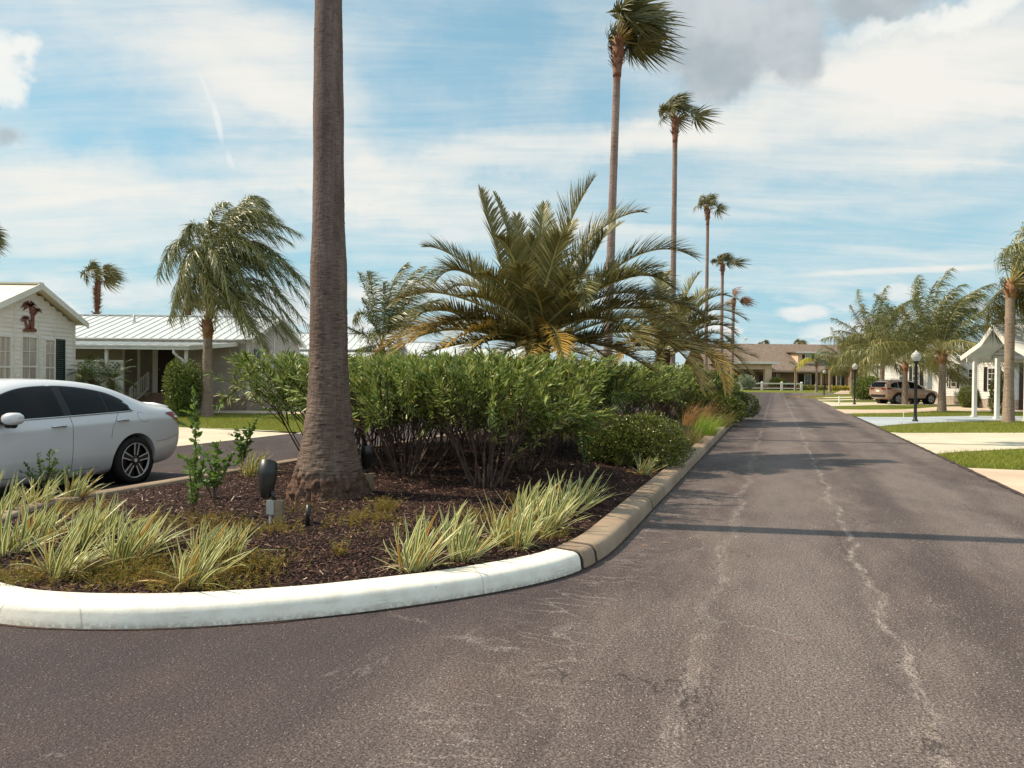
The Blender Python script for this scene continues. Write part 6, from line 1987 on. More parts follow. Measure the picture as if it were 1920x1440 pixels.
    mb.bar(b + Vector((-.45, 0, .85)), b + Vector((.45, 0, .75)), .05, .12)
    mb.lathe([(0.0, -.14), (.12, -.08), (.16, 0), (.12, .08), (0.0, .14)], tuple(b + Vector((-.25, 0, .7))), 10)
    mb.build('vane', MAT['trim'], vt)
    # benches and pots under the overhang
    pot = plain('dark_pot', '2a201c', '3a2c26', 6, .6)
    for px, lab in ((1477, 'dark round planter on the clubhouse porch behind the fence'), (1543, 'dark bench against the clubhouse wall between the palms')):
        o = thing('planter' if px == 1477 else 'bench', lab, 'planter' if px == 1477 else 'bench', (X(px), Yf - 1.4, 0))
        mb = MB()
        if px == 1477: mb.lathe([(.35, 0), (.6, .35), (.62, .6), (.5, .8), (.2, .95), (0, 1.0)], (X(px), Yf - 1.4, 0), 14)
        else:
            x_ = X(px); mb.box(x_ - 1.1, Yf - 1.5, .4, x_ + 1.1, Yf - 1.0, .48); mb.box(x_ - 1.1, Yf - .98, .5, x_ + 1.1, Yf - .9, 1.0)
            for q in (-1, .92): mb.box(x_ + q, Yf - 1.45, 0, x_ + q + .08, Yf - 1.02, .398)
        mb.build('body', pot, o)
clubhouse()

def rail_fence():
    Y = 114.0
    X = lambda px: P(px, 700, Y).x
    root = thing('rail_fence', 'low white rail fence in front of the clubhouse', 'fence', (X(1447), Y, 0))
    mb = MB()
    for px in (1362, 1391.5, 1429, 1466, 1503):
        pm = MB(); x = X(px); pm.box(x - .13, Y - .13, 0, x + .13, Y + .13, 1.2); pm.hexa([(x - .16, Y - .16, 1.2), (x + .16, Y - .16, 1.2), (x + .16, Y + .16, 1.2), (x - .16, Y + .16, 1.2), (x - .03, Y - .03, 1.32), (x + .03, Y - .03, 1.32), (x + .03, Y + .03, 1.32), (x - .03, Y + .03, 1.32)])
        pm.build('post', MAT['trim'], root)
    mb.box(X(1340), Y - .05, .93, X(1503) - .14, Y + .05, 1.13); mb.box(X(1340), Y - .045, .25, X(1503) - .14, Y + .045, .40)
    mb.build('rail', MAT['trim'], root)
rail_fence()

# ------------------------------------------------------------------ lamp posts
MAT['black_metal'] = plain('black_metal', '151213', '211d1d', 8, .45, spec=.5)
def mat_globe():
    m, nt = newmat('frosted_globe')
    b, o = surf(nt, C('cfccc5'), .2, spec=.6)
    b.inputs['Transmission Weight'].default_value = .45
    return m
MAT['globe'] = mat_globe()
lamp = thing('street_lamp', 'nearest black lamp post with an acorn globe, in the grass tuft by the road', 'street lamp', G(1716, 790.5), group='lamp posts along the right side')
Hl = hgt(1716, 657, G(1716, 790.5).y)
def lamp_parts():
    mb = MB()
    mb.lathe([(.11, 0), (.11, .05), (.075, .10), (.06, .3), (.055, Hl - .52), (.07, Hl - .50), (.085, Hl - .46), (.10, Hl - .44), (.10, Hl - .42), (0, Hl - .42)], n=14)
    mb.build('pole', MAT['black_metal'], lamp, smooth=True, local=True)
    mb = MB(); z = Hl - .42
    mb.lathe([(.10, z), (.14, z + .05), (.185, z + .14), (.19, z + .20), (.17, z + .235), (.175, z + .245), (.13, z + .31), (.07, z + .355), (.05, z + .37), (.05, z + .39), (.02, z + .42), (0, z + .425)], n=18)
    mb.build('globe', MAT['globe'], lamp, smooth=True, local=True)
lamp_parts()
for px, py, top, lab in ((1602, 758.5, 681, 'middle black lamp post with a white globe, left of the round green bush'), (1545, 741, 693.5, 'farthest black lamp post, on the lawn edge before the clubhouse')):
    g_ = G(px, py); h = hgt(px, top, g_.y)
    dup(lamp, g_, 0.4, (1, 1, h / Hl), lab)
for px, py, top, lab in ((1573.5, 760, 743, 'short white stake between two driveways near the middle lamp post'), (1694, 783, 768, 'thin white stake in the grass beside the tan driveway')):
    g_ = G(px, py); h = hgt(px, top, g_.y)
    o = thing('marker_stake', lab, 'stake', g_)
    mb = MB(); r = .055 if px < 1600 else .014
    mb.lathe([(r, 0), (r, h - .02), (r * .5, h), (0, h)], n=8); mb.build('stake', MAT['trim'], o, local=True)
o = thing('bollard', 'small tan post with a flat cap at the end of the second median', 'post', RD(-3.6, 60, .1))
mb = MB(); mb.box(-.14, -.14, 0, .14, .14, .6); mb.box(-.2, -.2, .6, .2, .2, .9); mb.box(-.15, -.15, .9, .15, .15, 1.0); mb.build('post', MAT['stucco'], o, local=True)
# fallen frond on the road edge
o = thing('palm_debris', 'dry fallen palm frond lying at the road edge near the far driveways', 'fallen frond', G(1505, 748.5))
mb = MB(); rg_ = np.random.default_rng(4)
frond(mb, bez((-1.5, 0, .12), (0, .2, .35), (2.2, .3, .08), 14), 40, .5, .05, vee=.1, grav=.2, t0=.1, jit=.3, rr=.04, rng_=rg_)
mb.build('frond', [MAT['og'], MAT['petiole']], o, local=True)

# ------------------------------------------------------------------ garden lights in the mulch
MAT['flood'] = plain('floodlight_black', '1a1716', '2a2624', 6, .42, spec=.5)
MAT['wood_post'] = plain('weathered_post', '8f7a66', '6d5a4a', 7, .9, bump=.6, bscale=24)
MAT['lens'] = mat_glass('lamp_lens', '9fb0b4', .05, 1.0)
def flood(root, c, ax, L, r):
    """hooded floodlight: body along ax from c"""
    ax = Vector(ax).normalized()
    prof = [(0, 0), (.35, .01), (.55, .06), (.78, .18), (.92, .40), (1.0, .62), (1.0, .80)]
    k = 20
    s = ax.cross(Vector((0, 0, 1))).normalized() if abs(ax.z) < .95 else Vector((1, 0, 0)); t = s.cross(ax)
    mb = MB(); vs = []
    prof2 = prof + [(.94, .80), (.90, .62), (.0, .60)]
    for rr, h in prof2:
        ring = []
        for i in range(k):
            a = 2 * PI * i / k
            hh = h * L
            if h >= .8: hh = L * (.80 + .20 * (.5 + .5 * math.cos(a - PI / 2)) )   # slanted hood
            ring.append(tuple(Vector(c) + ax * hh + (s * math.cos(a) + t * math.sin(a)) * rr * r))
        vs += ring
    i, j = np.meshgrid(np.arange(len(prof2) - 1), np.arange(k), indexing='ij')
    a = i * k + j; b = i * k + (j + 1) % k
    mb.add(vs, np.stack([a, b, b + k, a + k], -1).reshape(-1, 4))
    h = mb.build('lamp_head', MAT['flood'], root, smooth=True)
    mb = MB(); ring = [tuple(Vector(c) + ax * L * .66 + (s * math.cos(2 * PI * q / k) + t * math.sin(2 * PI * q / k)) * r * .90) for q in range(k)]
    mb.poly(ring); o = mb.build('lens', MAT['lens'], None); shift(o, root); o.parent = h
pA = B(517, 981)
fA = thing('floodlight', 'black floodlight seen from behind on a wooden post, left of the thick palm trunk', 'floodlight', pA)
k = pA.y / 1450
top = P(514, 938, pA.y)
mb = MB(); mb.box(pA.x - .005, pA.y - .035, pA.z - .05, pA.x + .07, pA.y + .035, top.z); mb.build('post', MAT['wood_post'], fA)
mb = MB(); mb.box(pA.x - .075, pA.y - .045, top.z - .125, pA.x - .007, pA.y + .015, top.z + .004); mb.cyl((pA.x - .045, pA.y - .015, pA.z - .02), (pA.x - .045, pA.y - .015, top.z - .125), .015, n=8)
mb.build('junction_box', MAT['jbox'], fA)
mb = MB(); mb.tube([top, top + Vector((-.01, 0, .05)), top + Vector((-.035, .02, .09))], .018, 8); mb.build('bracket', MAT['flood'], fA, smooth=True)
flood(fA, P(499, 935, pA.y + .03), (P(503, 870, pA.y + .06) - P(499, 935, pA.y + .03)), .37, .085)
pB = B(692, 921)
fB = thing('floodlight', 'black floodlight with glinting lens on a wooden post, right of the thick palm trunk', 'floodlight', pB)
top = P(688, 888, pB.y)
mb = MB(); mb.box(pB.x - .055, pB.y - .045, pB.z - .05, pB.x + .045, pB.y + .045, top.z); mb.build('post', MAT['wood_post'], fB)
mb = MB(); mb.tube([top, top + Vector((0, 0, .06))], .02, 8); mb.build('bracket', MAT['flood'], fB, smooth=True)
flood(fB, P(688, 880, pB.y), Vector((.06, -.30, 1)), .33, .078)
mb = MB(); q = P(687.5, 860, pB.y - .085)
mb.box(q.x - .022, q.y - .018, q.z - .014, q.x + .022, q.y - .012, q.z + .014); mb.build('sticker', MAT['trim'], fB)
pC = B(576, 986)
o = thing('stake_light', 'short black stake stuck in the mulch before the thick palm trunk', 'stake', pC)
mb = MB(); mb.tube([pC + Vector((0, 0, -.03)), pC + Vector((.004, 0, .1)), pC + Vector((.012, .01, .19))], [.018, .022, .026], 8); mb.build('stake', MAT['flood'], o, smooth=True)
# ------------------------------------------------------------------ cars
def mat_paint(name, c, metal=0.0, rough=.32):
    m, nt = newmat(name)
    p = nt.obj()
    d = nt.noise(p, 1.5, 4.0, .6)
    x, y, z = nt.sep(p)
    col = nt.mix(nt.mul(nt.ss(z, .25, .6, 1.0, 0.0), nt.mul(d, .5)), C(c), C('8a7a70'))
    surf(nt, col, rough, metal, .5, coat=.8)
    return m
MAT['white_paint'] = mat_paint('white_car_paint', 'cfccce')
MAT['tan_paint'] = mat_paint('tan_car_paint', 'a98d79', .3, .35)
MAT['car_glass'] = mat_glass('tinted_glass', '040304', .04, .2)
MAT['car_black'] = plain('car_black_trim', '141213', None, rough=.5)
MAT['seam'] = plain('panel_seam', '4a4646', None, rough=.6)
MAT['chrome'] = plain('chrome', 'c8c8ca', None, rough=.12, metal=1.0)
MAT['tyre'] = plain('tyre_rubber', '16120f', '221d1a', 12, .8)
MAT['rim_black'] = plain('rim_black', '1a1114', '241a1c', 5, .35, spec=.6)
MAT['rim_silver'] = plain('rim_silver', 'c9c6c6', None, rough=.3, metal=.35)
MAT['tail_red'] = plain('tail_light', '8c1218', '6a0a10', 5, .2, spec=.4)
MAT['tail_clear'] = plain('tail_clear', 'c9c2c2', None, rough=.12, spec=.8, coat=.6)

def car_body(stations, wheels, wr, wcut, crease=.75):
    """closed, smooth body from cross-sections; wheel arches cut out. Returns (mesh, bvh)"""
    secs = []
    for (x, zb, w2, z2, w3, z3, w4, z4, w5, z5, w6, z6, w7, z7, w8, z8, z9) in stations:
        h = [(0, zb), (w2 * .85, zb), (w2, z2), (w3, z3), (w4, z4), (w5, z5), (w6, z6), (w7, z7), (w8, z8), (0, z9)]
        ring = [(x, y, z) for y, z in h] + [(x, -y, z) for y, z in h[-2:0:-1]]
        secs.append(ring)
    n = len(secs[0])
    bm = bmesh.new()
    V = [[bm.verts.new(p) for p in s] for s in secs]
    for a, b in zip(V[:-1], V[1:]):
        for i in range(n):
            j = (i + 1) % n
            bm.faces.new((a[i], a[j], b[j], b[i]))
    for cap, rev in ((V[0], True), (V[-1], False)):
        h = n // 2
        # cap as strips of quads between left and right halves
        for i in range(0, h):
            l0, l1 = cap[(n - i) % n], cap[n - i - 1]
            r0, r1 = cap[i], cap[i + 1]
            vs = []
            for v in (l0, r0, r1, l1):
                if v not in vs: vs.append(v)
            if len(vs) >= 3:
                f = vs if not rev else vs[::-1]
                bm.faces.new(f)
    cl = bm.edges.layers.float.get('crease_edge') or bm.edges.layers.float.new('crease_edge')
    for a, b in zip(V[1:-2], V[2:-1]):
        for i in (5, n - 5):
            e = bm.edges.get((a[i], b[i]))
            if e: e[cl] = crease
    bmesh.ops.recalc_face_normals(bm, faces=bm.faces)
    me = bpy.data.meshes.new('tmp_body'); bm.to_mesh(me); bm.free()
    ob = bpy.data.objects.new('tmp_body', me); COL.objects.link(ob)
    sub = ob.modifiers.new('s', 'SUBSURF'); sub.levels = sub.render_levels = 3
    cm = MB()
    for wx in wheels:
        for s in (1, -1):
            cm.tube([(wx, s * .45, wr), (wx, s * 1.3, wr)], wcut, 48)
    cut = cm.build('tmp_cut', MAT['car_black'])
    bo = ob.modifiers.new('b', 'BOOLEAN'); bo.operation = 'DIFFERENCE'; bo.object = cut; bo.solver = 'EXACT'
    dg = bpy.context.evaluated_depsgraph_get()
    bo.show_viewport = False; dg.update()
    full = bpy.data.meshes.new_from_object(ob.evaluated_get(dg), depsgraph=dg)
    bo.show_viewport = True; dg.update()
    done = bpy.data.meshes.new_from_object(ob.evaluated_get(dg), depsgraph=dg)
    bvh = BVHTree.FromPolygons([v.co for v in full.vertices], [p.vertices for p in full.polygons])
    for o in (ob, cut): bpy.data.objects.remove(o)
    bpy.data.meshes.remove(full)
    return done, bvh

def patch_side(mb, bvh, side, xs, lo, hi, nz=8, off=.004, mat=0, thick=None):
    rows = []
    for x in xs:
        row = []
        for k in range(nz + 1):
            z = lo(x) + (hi(x) - lo(x)) * k / nz
            h = bvh.ray_cast(Vector((x, side * 3, z)), Vector((0, -side, 0)))
            y = h[0].y if h[0] is not None else side * .8
            nrm = h[1] if h[0] is not None else Vector((0, side, 0))
            if nrm.y * side < 0: nrm = -nrm
            q = Vector((x, y, z)) + nrm * off
            row.append(tuple(q))
        rows.append(row)
    arr = np.array(rows)
    mb.grid(arr if side < 0 else arr[:, ::-1], mat)
    return arr

def interp(pts):
    xs = [p[0] for p in pts]; ys = [p[1] for p in pts]
    return lambda x: float(np.interp(x, xs, ys))

def side_line(mb, bvh, side, pts, r, mat=0, off=.001, n=5):
    out = []
    for x, z in pts:
        h = bvh.ray_cast(Vector((x, side * 3, z)), Vector((0, -side, 0)))
        if h[0] is None: continue
        nrm = h[1] if h[1].y * side > 0 else -h[1]
        out.append(h[0] + nrm * off)
    if len(out) > 1: mb.tube(out, r, n, mat)

def dense(pts, n=60):
    p = np.array(pts, float); d = np.concatenate([[0], np.cumsum(np.linalg.norm(np.diff(p, axis=0), axis=1))])
    s = np.linspace(0, d[-1], n)
    return list(zip(np.interp(s, d, p[:, 0]), np.interp(s, d, p[:, 1])))
def smoothc(pts, n=60):
    """Catmull-Rom through the points"""
    p = np.array(pts, float); p = np.vstack([2 * p[0] - p[1], p, 2 * p[-1] - p[-2]])
    out = []
    m = max(2, n // (len(p) - 3))
    for i in range(1, len(p) - 2):
        for t in np.linspace(0, 1, m, endpoint=False):
            a, b, c, d = p[i - 1], p[i], p[i + 1], p[i + 2]
            out.append(.5 * ((2 * b) + (-a + c) * t + (2 * a - 5 * b + 4 * c - d) * t * t + (-a + 3 * b - 3 * c + d) * t ** 3))
    out.append(p[-2])
    return [tuple(q) for q in out]

def wheel(root, x, side, y, R_, rimr, style):
    w = MB()
    yo = .0
    prof = [(rimr, -.10), (rimr + .02, -.105), (R_ - .03, -.108), (R_ - .006, -.09), (R_, -.05), (R_, .05), (R_ - .006, .09), (R_ - .03, .108), (rimr + .02, .105), (rimr, .10)]
    w.lathe(prof, (0, 0, 0), 48, 0, 'y')
    o = w.build('wheel', MAT['tyre'], root, smooth=True, local=True)
    o.location = (x, y, R_); o.scale = (1, side, 1)
    r = MB()
    r.lathe([(rimr, -.09), (rimr * .97, -.06), (rimr * .93, .0), (rimr * .93, .03), (0.02, .03)], (0, 0, 0), 40, 0, 'y')     # dark barrel and back
    r.lathe([(rimr, .098), (rimr * .985, .104), (rimr * .955, .100), (rimr * .94, .08)], (0, 0, 0), 48, 1, 'y')              # machined lip
    r.lathe([(.0, .098), (.05, .098), (.062, .088), (.066, .06)], (0, 0, 0), 20, 0, 'y')
    r.lathe([(.0, .101), (.028, .101), (.03, .095)], (0, 0, 0), 16, 1, 'y')
    for i in range(5):
        a = 2 * PI * i / 5 + (.42 if style == 'twin' else .1)
        ca, sa = math.cos(a), math.sin(a)
        e = Vector((ca, 0, sa)); t = Vector((-sa, 0, ca))
        if style == 'twin':
            # dark spoke body with two bright machined edges
            def quad(r0, o0, w0, r1, o1, w1, y0, y1, yb, mt):
                p = []
                for yy in ('b', 'f'):
                    for rr, oo, ww, sg in ((r0, o0, w0, -1), (r0, o0, w0, 1), (r1, o1, w1, 1), (r1, o1, w1, -1)):
                        yv = (y0 if rr == r0 else y1) if yy == 'f' else yb
                        q = e * rr + t * (oo + sg * ww); p.append((q.x, yv, q.z))
                r.hexa(p, mt)
            quad(.05, 0, .035, rimr * .96, 0, .046, .090, .094, .035, 0)
            for s in (-1, 1):
                quad(.075, s * .026, .0065, rimr * .965, s * .042, .0085, .096, .100, .089, 1)
        else:
            for s in (-1, 1):
                p = []
                for yv in (.03, .092):
                    for rr, oo, ww, sg in ((.04, 0, .02, -1), (.04, 0, .02, 1), (rimr * .95, s * .05, .02, 1), (rimr * .95, s * .05, .02, -1)):
                        q = e * rr + t * (oo + sg * ww); p.append((q.x, yv, q.z))
                r.hexa(p, 1)
    q = r.build('rim', [MAT['rim_black'], MAT['rim_silver']], None)
    q.parent = o
    return o

def set_smooth(me, angle=30):
    me.polygons.foreach_set('use_smooth', [True] * len(me.polygons))
    try: me.set_sharp_from_angle(angle=R(angle))
    except Exception: pass

def sedan():
    rp = RD(-9.62, 8.78)
    root = thing('sedan', 'white four-door sedan with tinted windows parked in the left lane', 'car', (rp.x, rp.y, 0.004), math.atan2(-CA, -SA))
    #        x     zb   w2   z2   w3   z3    w4   z4    w5   z5    w6   z6    w7   z7     w8   z8     z9
    st = [(-1.00, .36, .52, .42, .64, .50, .68, .60, .66, .70, .62, .76, .54, .80, .30, .82, .825),
          (-.975, .31, .64, .36, .76, .47, .79, .62, .765, .775, .72, .86, .62, .915, .36, .935, .94),
          (-.90, .26, .74, .30, .85, .46, .88, .66, .865, .855, .80, .965, .69, 1.035, .42, 1.062, 1.068),
          (-.82, .24, .78, .27, .885, .46, .905, .68, .900, .885, .835, 1.01, .71, 1.085, .44, 1.112, 1.118),
          (-.66, .22, .81, .25, .900, .46, .920, .70, .918, .905, .855, 1.03, .71, 1.098, .46, 1.122, 1.128),
          (-.40, .20, .83, .23, .912, .46, .926, .70, .925, .912, .866, 1.04, .70, 1.140, .48, 1.160, 1.166),
          (-.10, .19, .84, .22, .918, .46, .930, .70, .926, .910, .868, 1.035, .655, 1.275, .46, 1.315, 1.325),
          (.25, .18, .85, .21, .918, .46, .930, .69, .925, .902, .868, 1.025, .620, 1.385, .44, 1.430, 1.442),
          (.70, .18, .855, .21, .918, .46, .928, .68, .924, .892, .868, 1.015, .600, 1.438, .42, 1.485, 1.498),
          (1.20, .18, .855, .21, .918, .46, .927, .67, .922, .88, .866, 1.005, .592, 1.450, .42, 1.498, 1.512),
          (1.65, .18, .855, .21, .916, .46, .926, .66, .918, .868, .862, .995, .598, 1.422, .42, 1.470, 1.485),
          (2.05, .18, .85, .21, .915, .46, .924, .66, .912, .858, .854, .985, .625, 1.305, .44, 1.355, 1.368),
          (2.45, .19, .85, .22, .916, .46, .924, .66, .906, .848, .840, .97, .665, 1.14, .46, 1.185, 1.195),
          (2.80, .20, .84, .23, .914, .46, .918, .66, .888, .83, .815, .94, .68, 1.005, .46, 1.04, 1.05),
          (3.15, .20, .82, .23, .905, .46, .905, .66, .855, .80, .77, .885, .62, .925, .42, .955, .965),
          (3.50, .21, .77, .24, .86, .46, .855, .63, .79, .74, .69, .80, .54, .835, .38, .86, .868),
          (3.70, .24, .64, .28, .72, .46, .71, .60, .66, .68, .58, .72, .46, .745, .3, .76, .766),
          (3.78, .30, .46, .34, .52, .45, .51, .55, .48, .62, .42, .65, .34, .67, .2, .68, .684)]
    me, bvh = car_body(st, (0.0, 2.776), .335, .392)
    set_smooth(me, 35)
    me.materials.clear(); me.materials.append(MAT['white_paint'])
    bo = bpy.data.objects.new('body', me); COL.objects.link(bo); bo.parent = root
    mb = MB()
    for wx in (0.0, 2.776):     # dark wells behind the wheels
        for s in (1, -1):
            mb.tube([(wx, s * .46, .335), (wx, s * .86, .335)], .396, 40, 0, caps=False)
            mb.tube([(wx, s * .46, .335), (wx, s * .47, .335)], .396, 40, 0)
    mb.build('underbody', MAT['car_black'], root, local=True)
    lo = interp([(-.02, 1.052), (.5, 1.035), (1.2, 1.016), (2.6, .985)])
    # window outline: upper edge
    up = smoothc([(.02, 1.054), (.04, 1.13), (.13, 1.215), (.38, 1.315), (.80, 1.385), (1.2, 1.402), (1.6, 1.370), (1.95, 1.265), (2.25, 1.13), (2.54, .99)], 90)
    hi = interp(up)
    for s, nm in ((1, 'window'), (-1, 'window')):
        for x0, x1 in ((.065, .40), (.435, 1.01), (1.14, 2.45)):
            mb = MB(); patch_side(mb, bvh, s, np.linspace(x0, x1, 26), lambda x: lo(x) + .004, lambda x: max(lo(x) + .008, hi(x) - .012), 10, .006)
            mb.build(nm, MAT['car_glass'], root, smooth=True, local=True)
        mb = MB()       # black pillars between the panes and the thin frame round them
        patch_side(mb, bvh, s, np.linspace(.01, 2.55, 80), lambda x: lo(x) - .006, lambda x: max(lo(x) + .002, hi(x) + .004), 12, .0025)
        mb.build('window_frame', MAT['car_black'], root, smooth=True, local=True)
        mb = MB()
        side_line(mb, bvh, s, [(x, lo(x) - .008) for x in np.linspace(.02, 2.52, 60)], .012)
        side_line(mb, bvh, s, [(x, z + .006) for x, z in up if x < 1.2] , .008)
        side_line(mb, bvh, s, [(x, z + .006) for x, z in up if x >= 1.18], .008)
        # bright corner at the rear of the glass
        side_line(mb, bvh, s, smoothc([(-.01, 1.045), (.0, 1.08), (.03, 1.12), (.10, 1.17)], 20), .011)
        mb.build('chrome_strip', MAT['chrome'], root, smooth=True, local=True)
        mb = MB()
        side_line(mb, bvh, s, dense([(1.06, 1.01), (1.06, .60), (1.05, .30)]), .004, off=-.001)
        side_line(mb, bvh, s, smoothc([(.27, 1.03), (.34, .95), (.42, .82), (.44, .68)], 40), .0035, off=-.001)
        side_line(mb, bvh, s, dense([(2.30, .93), (2.30, .6), (2.28, .32)]), .004, off=-.001)
        side_line(mb, bvh, s, dense([(2.28, .30), (1.2, .285), (.55, .305)]), .004, off=-.001)
        side_line(mb, bvh, s, smoothc([(-.14, 1.02), (-.08, 1.02), (-.05, .965), (-.09, .90), (-.17, .885), (-.23, .90)], 40), .003, off=-.001)   # filler flap
        side_line(mb, bvh, s, smoothc([(-.38, .58), (-.6, .60), (-.8, .645), (-.95, .69)], 40), .003, off=-.001)
        mb.build('panel_gap', MAT['seam'], root, local=True)
        mb = MB()       # sill skirt sweeping up before the rear wheel
        patch_side(mb, bvh, s, np.linspace(.40, 2.3, 40), lambda x: .20, interp([(.40, .42), (.52, .34), (.7, .285), (1.2, .265), (2.3, .26)]), 5, .012)
        mb.build('side_skirt', MAT['white_paint'], root, smooth=True, local=True)
        for hx, hz in ((1.16, .895), (.14, .925)):
            mb = MB()
            h = bvh.ray_cast(Vector((hx + .1, s * 3, hz)), Vector((0, -s, 0)))[0]
            mb.tube([(hx, h.y - s * .005, hz - .004), (hx + .02, h.y + s * .028, hz), (hx + .11, h.y + s * .034, hz + .002), (hx + .19, h.y + s * .026, hz), (hx + .21, h.y - s * .005, hz - .004)], [.011, .014, .013, .013, .010], 8)
            mb.build('door_handle', MAT['chrome'], root, smooth=True, local=True)
        # mirror
        mb = MB()
        V_ = []
        for i, (yy, sx_, sz_) in enumerate(((.93, .03, .03), (.96, .075, .055), (1.02, .095, .075), (1.09, .092, .074), (1.135, .07, .058), (1.15, .03, .03))):
            for a in np.linspace(0, 2 * PI, 16, endpoint=False):
                V_.append((2.02 - .03 * i / 5 + math.copysign(abs(math.cos(a)) ** .7, math.cos(a)) * sx_, s * yy, 1.03 + math.copysign(abs(math.sin(a)) ** .7, math.sin(a)) * sz_))
        i, j = np.meshgrid(np.arange(5), np.arange(16), indexing='ij'); a = i * 16 + j; b = i * 16 + (j + 1) % 16
        mb.add(V_, np.stack([a, b, b + 16, a + 16], -1).reshape(-1, 4)); mb.poly(V_[-16:])
        mm = mb.build('mirror', MAT['white_paint'], root, smooth=True, local=True)
        mb = MB(); mb.bar((2.02, s * .84, .985), (2.01, s * .97, .98), .10, .03); mb.tube([(2.02, s * .97, .965), (2.0, s * 1.08, .963)], [.05, .045], 8)
        mb.build('mirror_arm', MAT['car_black'], mm, local=True)
        mb = MB()
        patch_side(mb, bvh, s, np.linspace(-.965, -.60, 18), interp([(-.97, .77), (-.88, .80), (-.75, .90), (-.60, .985)]), interp([(-.97, .83), (-.93, .92), (-.86, .985), (-.78, 1.005), (-.60, .992)]), 8, .008, 0)
        tl = mb.build('tail_light', MAT['tail_red'], root, smooth=True, local=True)
        mb = MB(); patch_side(mb, bvh, s, np.linspace(-.90, -.76, 8), lambda x: .915, lambda x: .94, 3, .012)
        mb.build('reverse_lamp', MAT['tail_clear'], tl, smooth=True, local=True)
    # windscreen and rear glass, cast from above
    def top_patch(xs, half, n=14):
        mb = MB(); rows = []
        for x in xs:
            row = []
            for k in range(n + 1):
                y = half(x) * (2 * k / n - 1)
                h = bvh.ray_cast(Vector((x, y, 3)), Vector((0, 0, -1)))
                row.append(tuple(h[0] + h[1] * (.006 if h[1].z > 0 else -.006)))
            rows.append(row)
        mb.grid(np.array(rows)); return mb
    top_patch(np.linspace(1.78, 2.72, 16), interp([(1.78, .52), (2.72, .66)])).build('windscreen', MAT['car_glass'], root, smooth=True, local=True)
    top_patch(np.linspace(-.55, .16, 14), interp([(-.55, .56), (.16, .50)])).build('rear_window', MAT['car_glass'], root, smooth=True, local=True)
    for s in (1, -1):
        mb = MB(); patch_side(mb, bvh, s, np.linspace(3.28, 3.70, 16), interp([(3.28, .735), (3.5, .66), (3.70, .60)]), interp([(3.28, .76), (3.5, .745), (3.70, .70)]), 5, .008)
        mb.build('headlight', MAT['tail_clear'], root, smooth=True, local=True)
    def front_patch(nm, y0, y1, z0, z1, mat, off):
        mb = MB(); rows = []
        for y in np.linspace(y0, y1, 14):
            row = []
            for z in np.linspace(z0, z1, 6):
                h = bvh.ray_cast(Vector((6, y, z)), Vector((-1, 0, 0)))
                row.append(tuple((h[0] if h[0] is not None else Vector((3.7, y, z))) + Vector((off, 0, 0))))
            rows.append(row)
        mb.grid(np.array(rows)); mb.build(nm, MAT[mat], root, smooth=True, local=True)
    front_patch('grille', -.40, .40, .52, .64, 'car_black', .008)
    front_patch('chrome_strip', -.44, .44, .645, .668, 'chrome', .010)
    front_patch('air_intake', -.50, .50, .34, .43, 'car_black', .008)
    mb = MB()       # lip spoiler
    mb.tube([(-.82, -.72, 1.075), (-.86, -.42, 1.108), (-.88, 0, 1.116), (-.86, .42, 1.108), (-.82, .72, 1.075)], [.012, .022, .022, .022, .012], 8)
    mb.build('spoiler', MAT['white_paint'], root, smooth=True, local=True)
    for x in (0.0, 2.776):
        for s in (1, -1): wheel(root, x, s, s * .815, .335, .252, 'twin')
    return root
sedan()

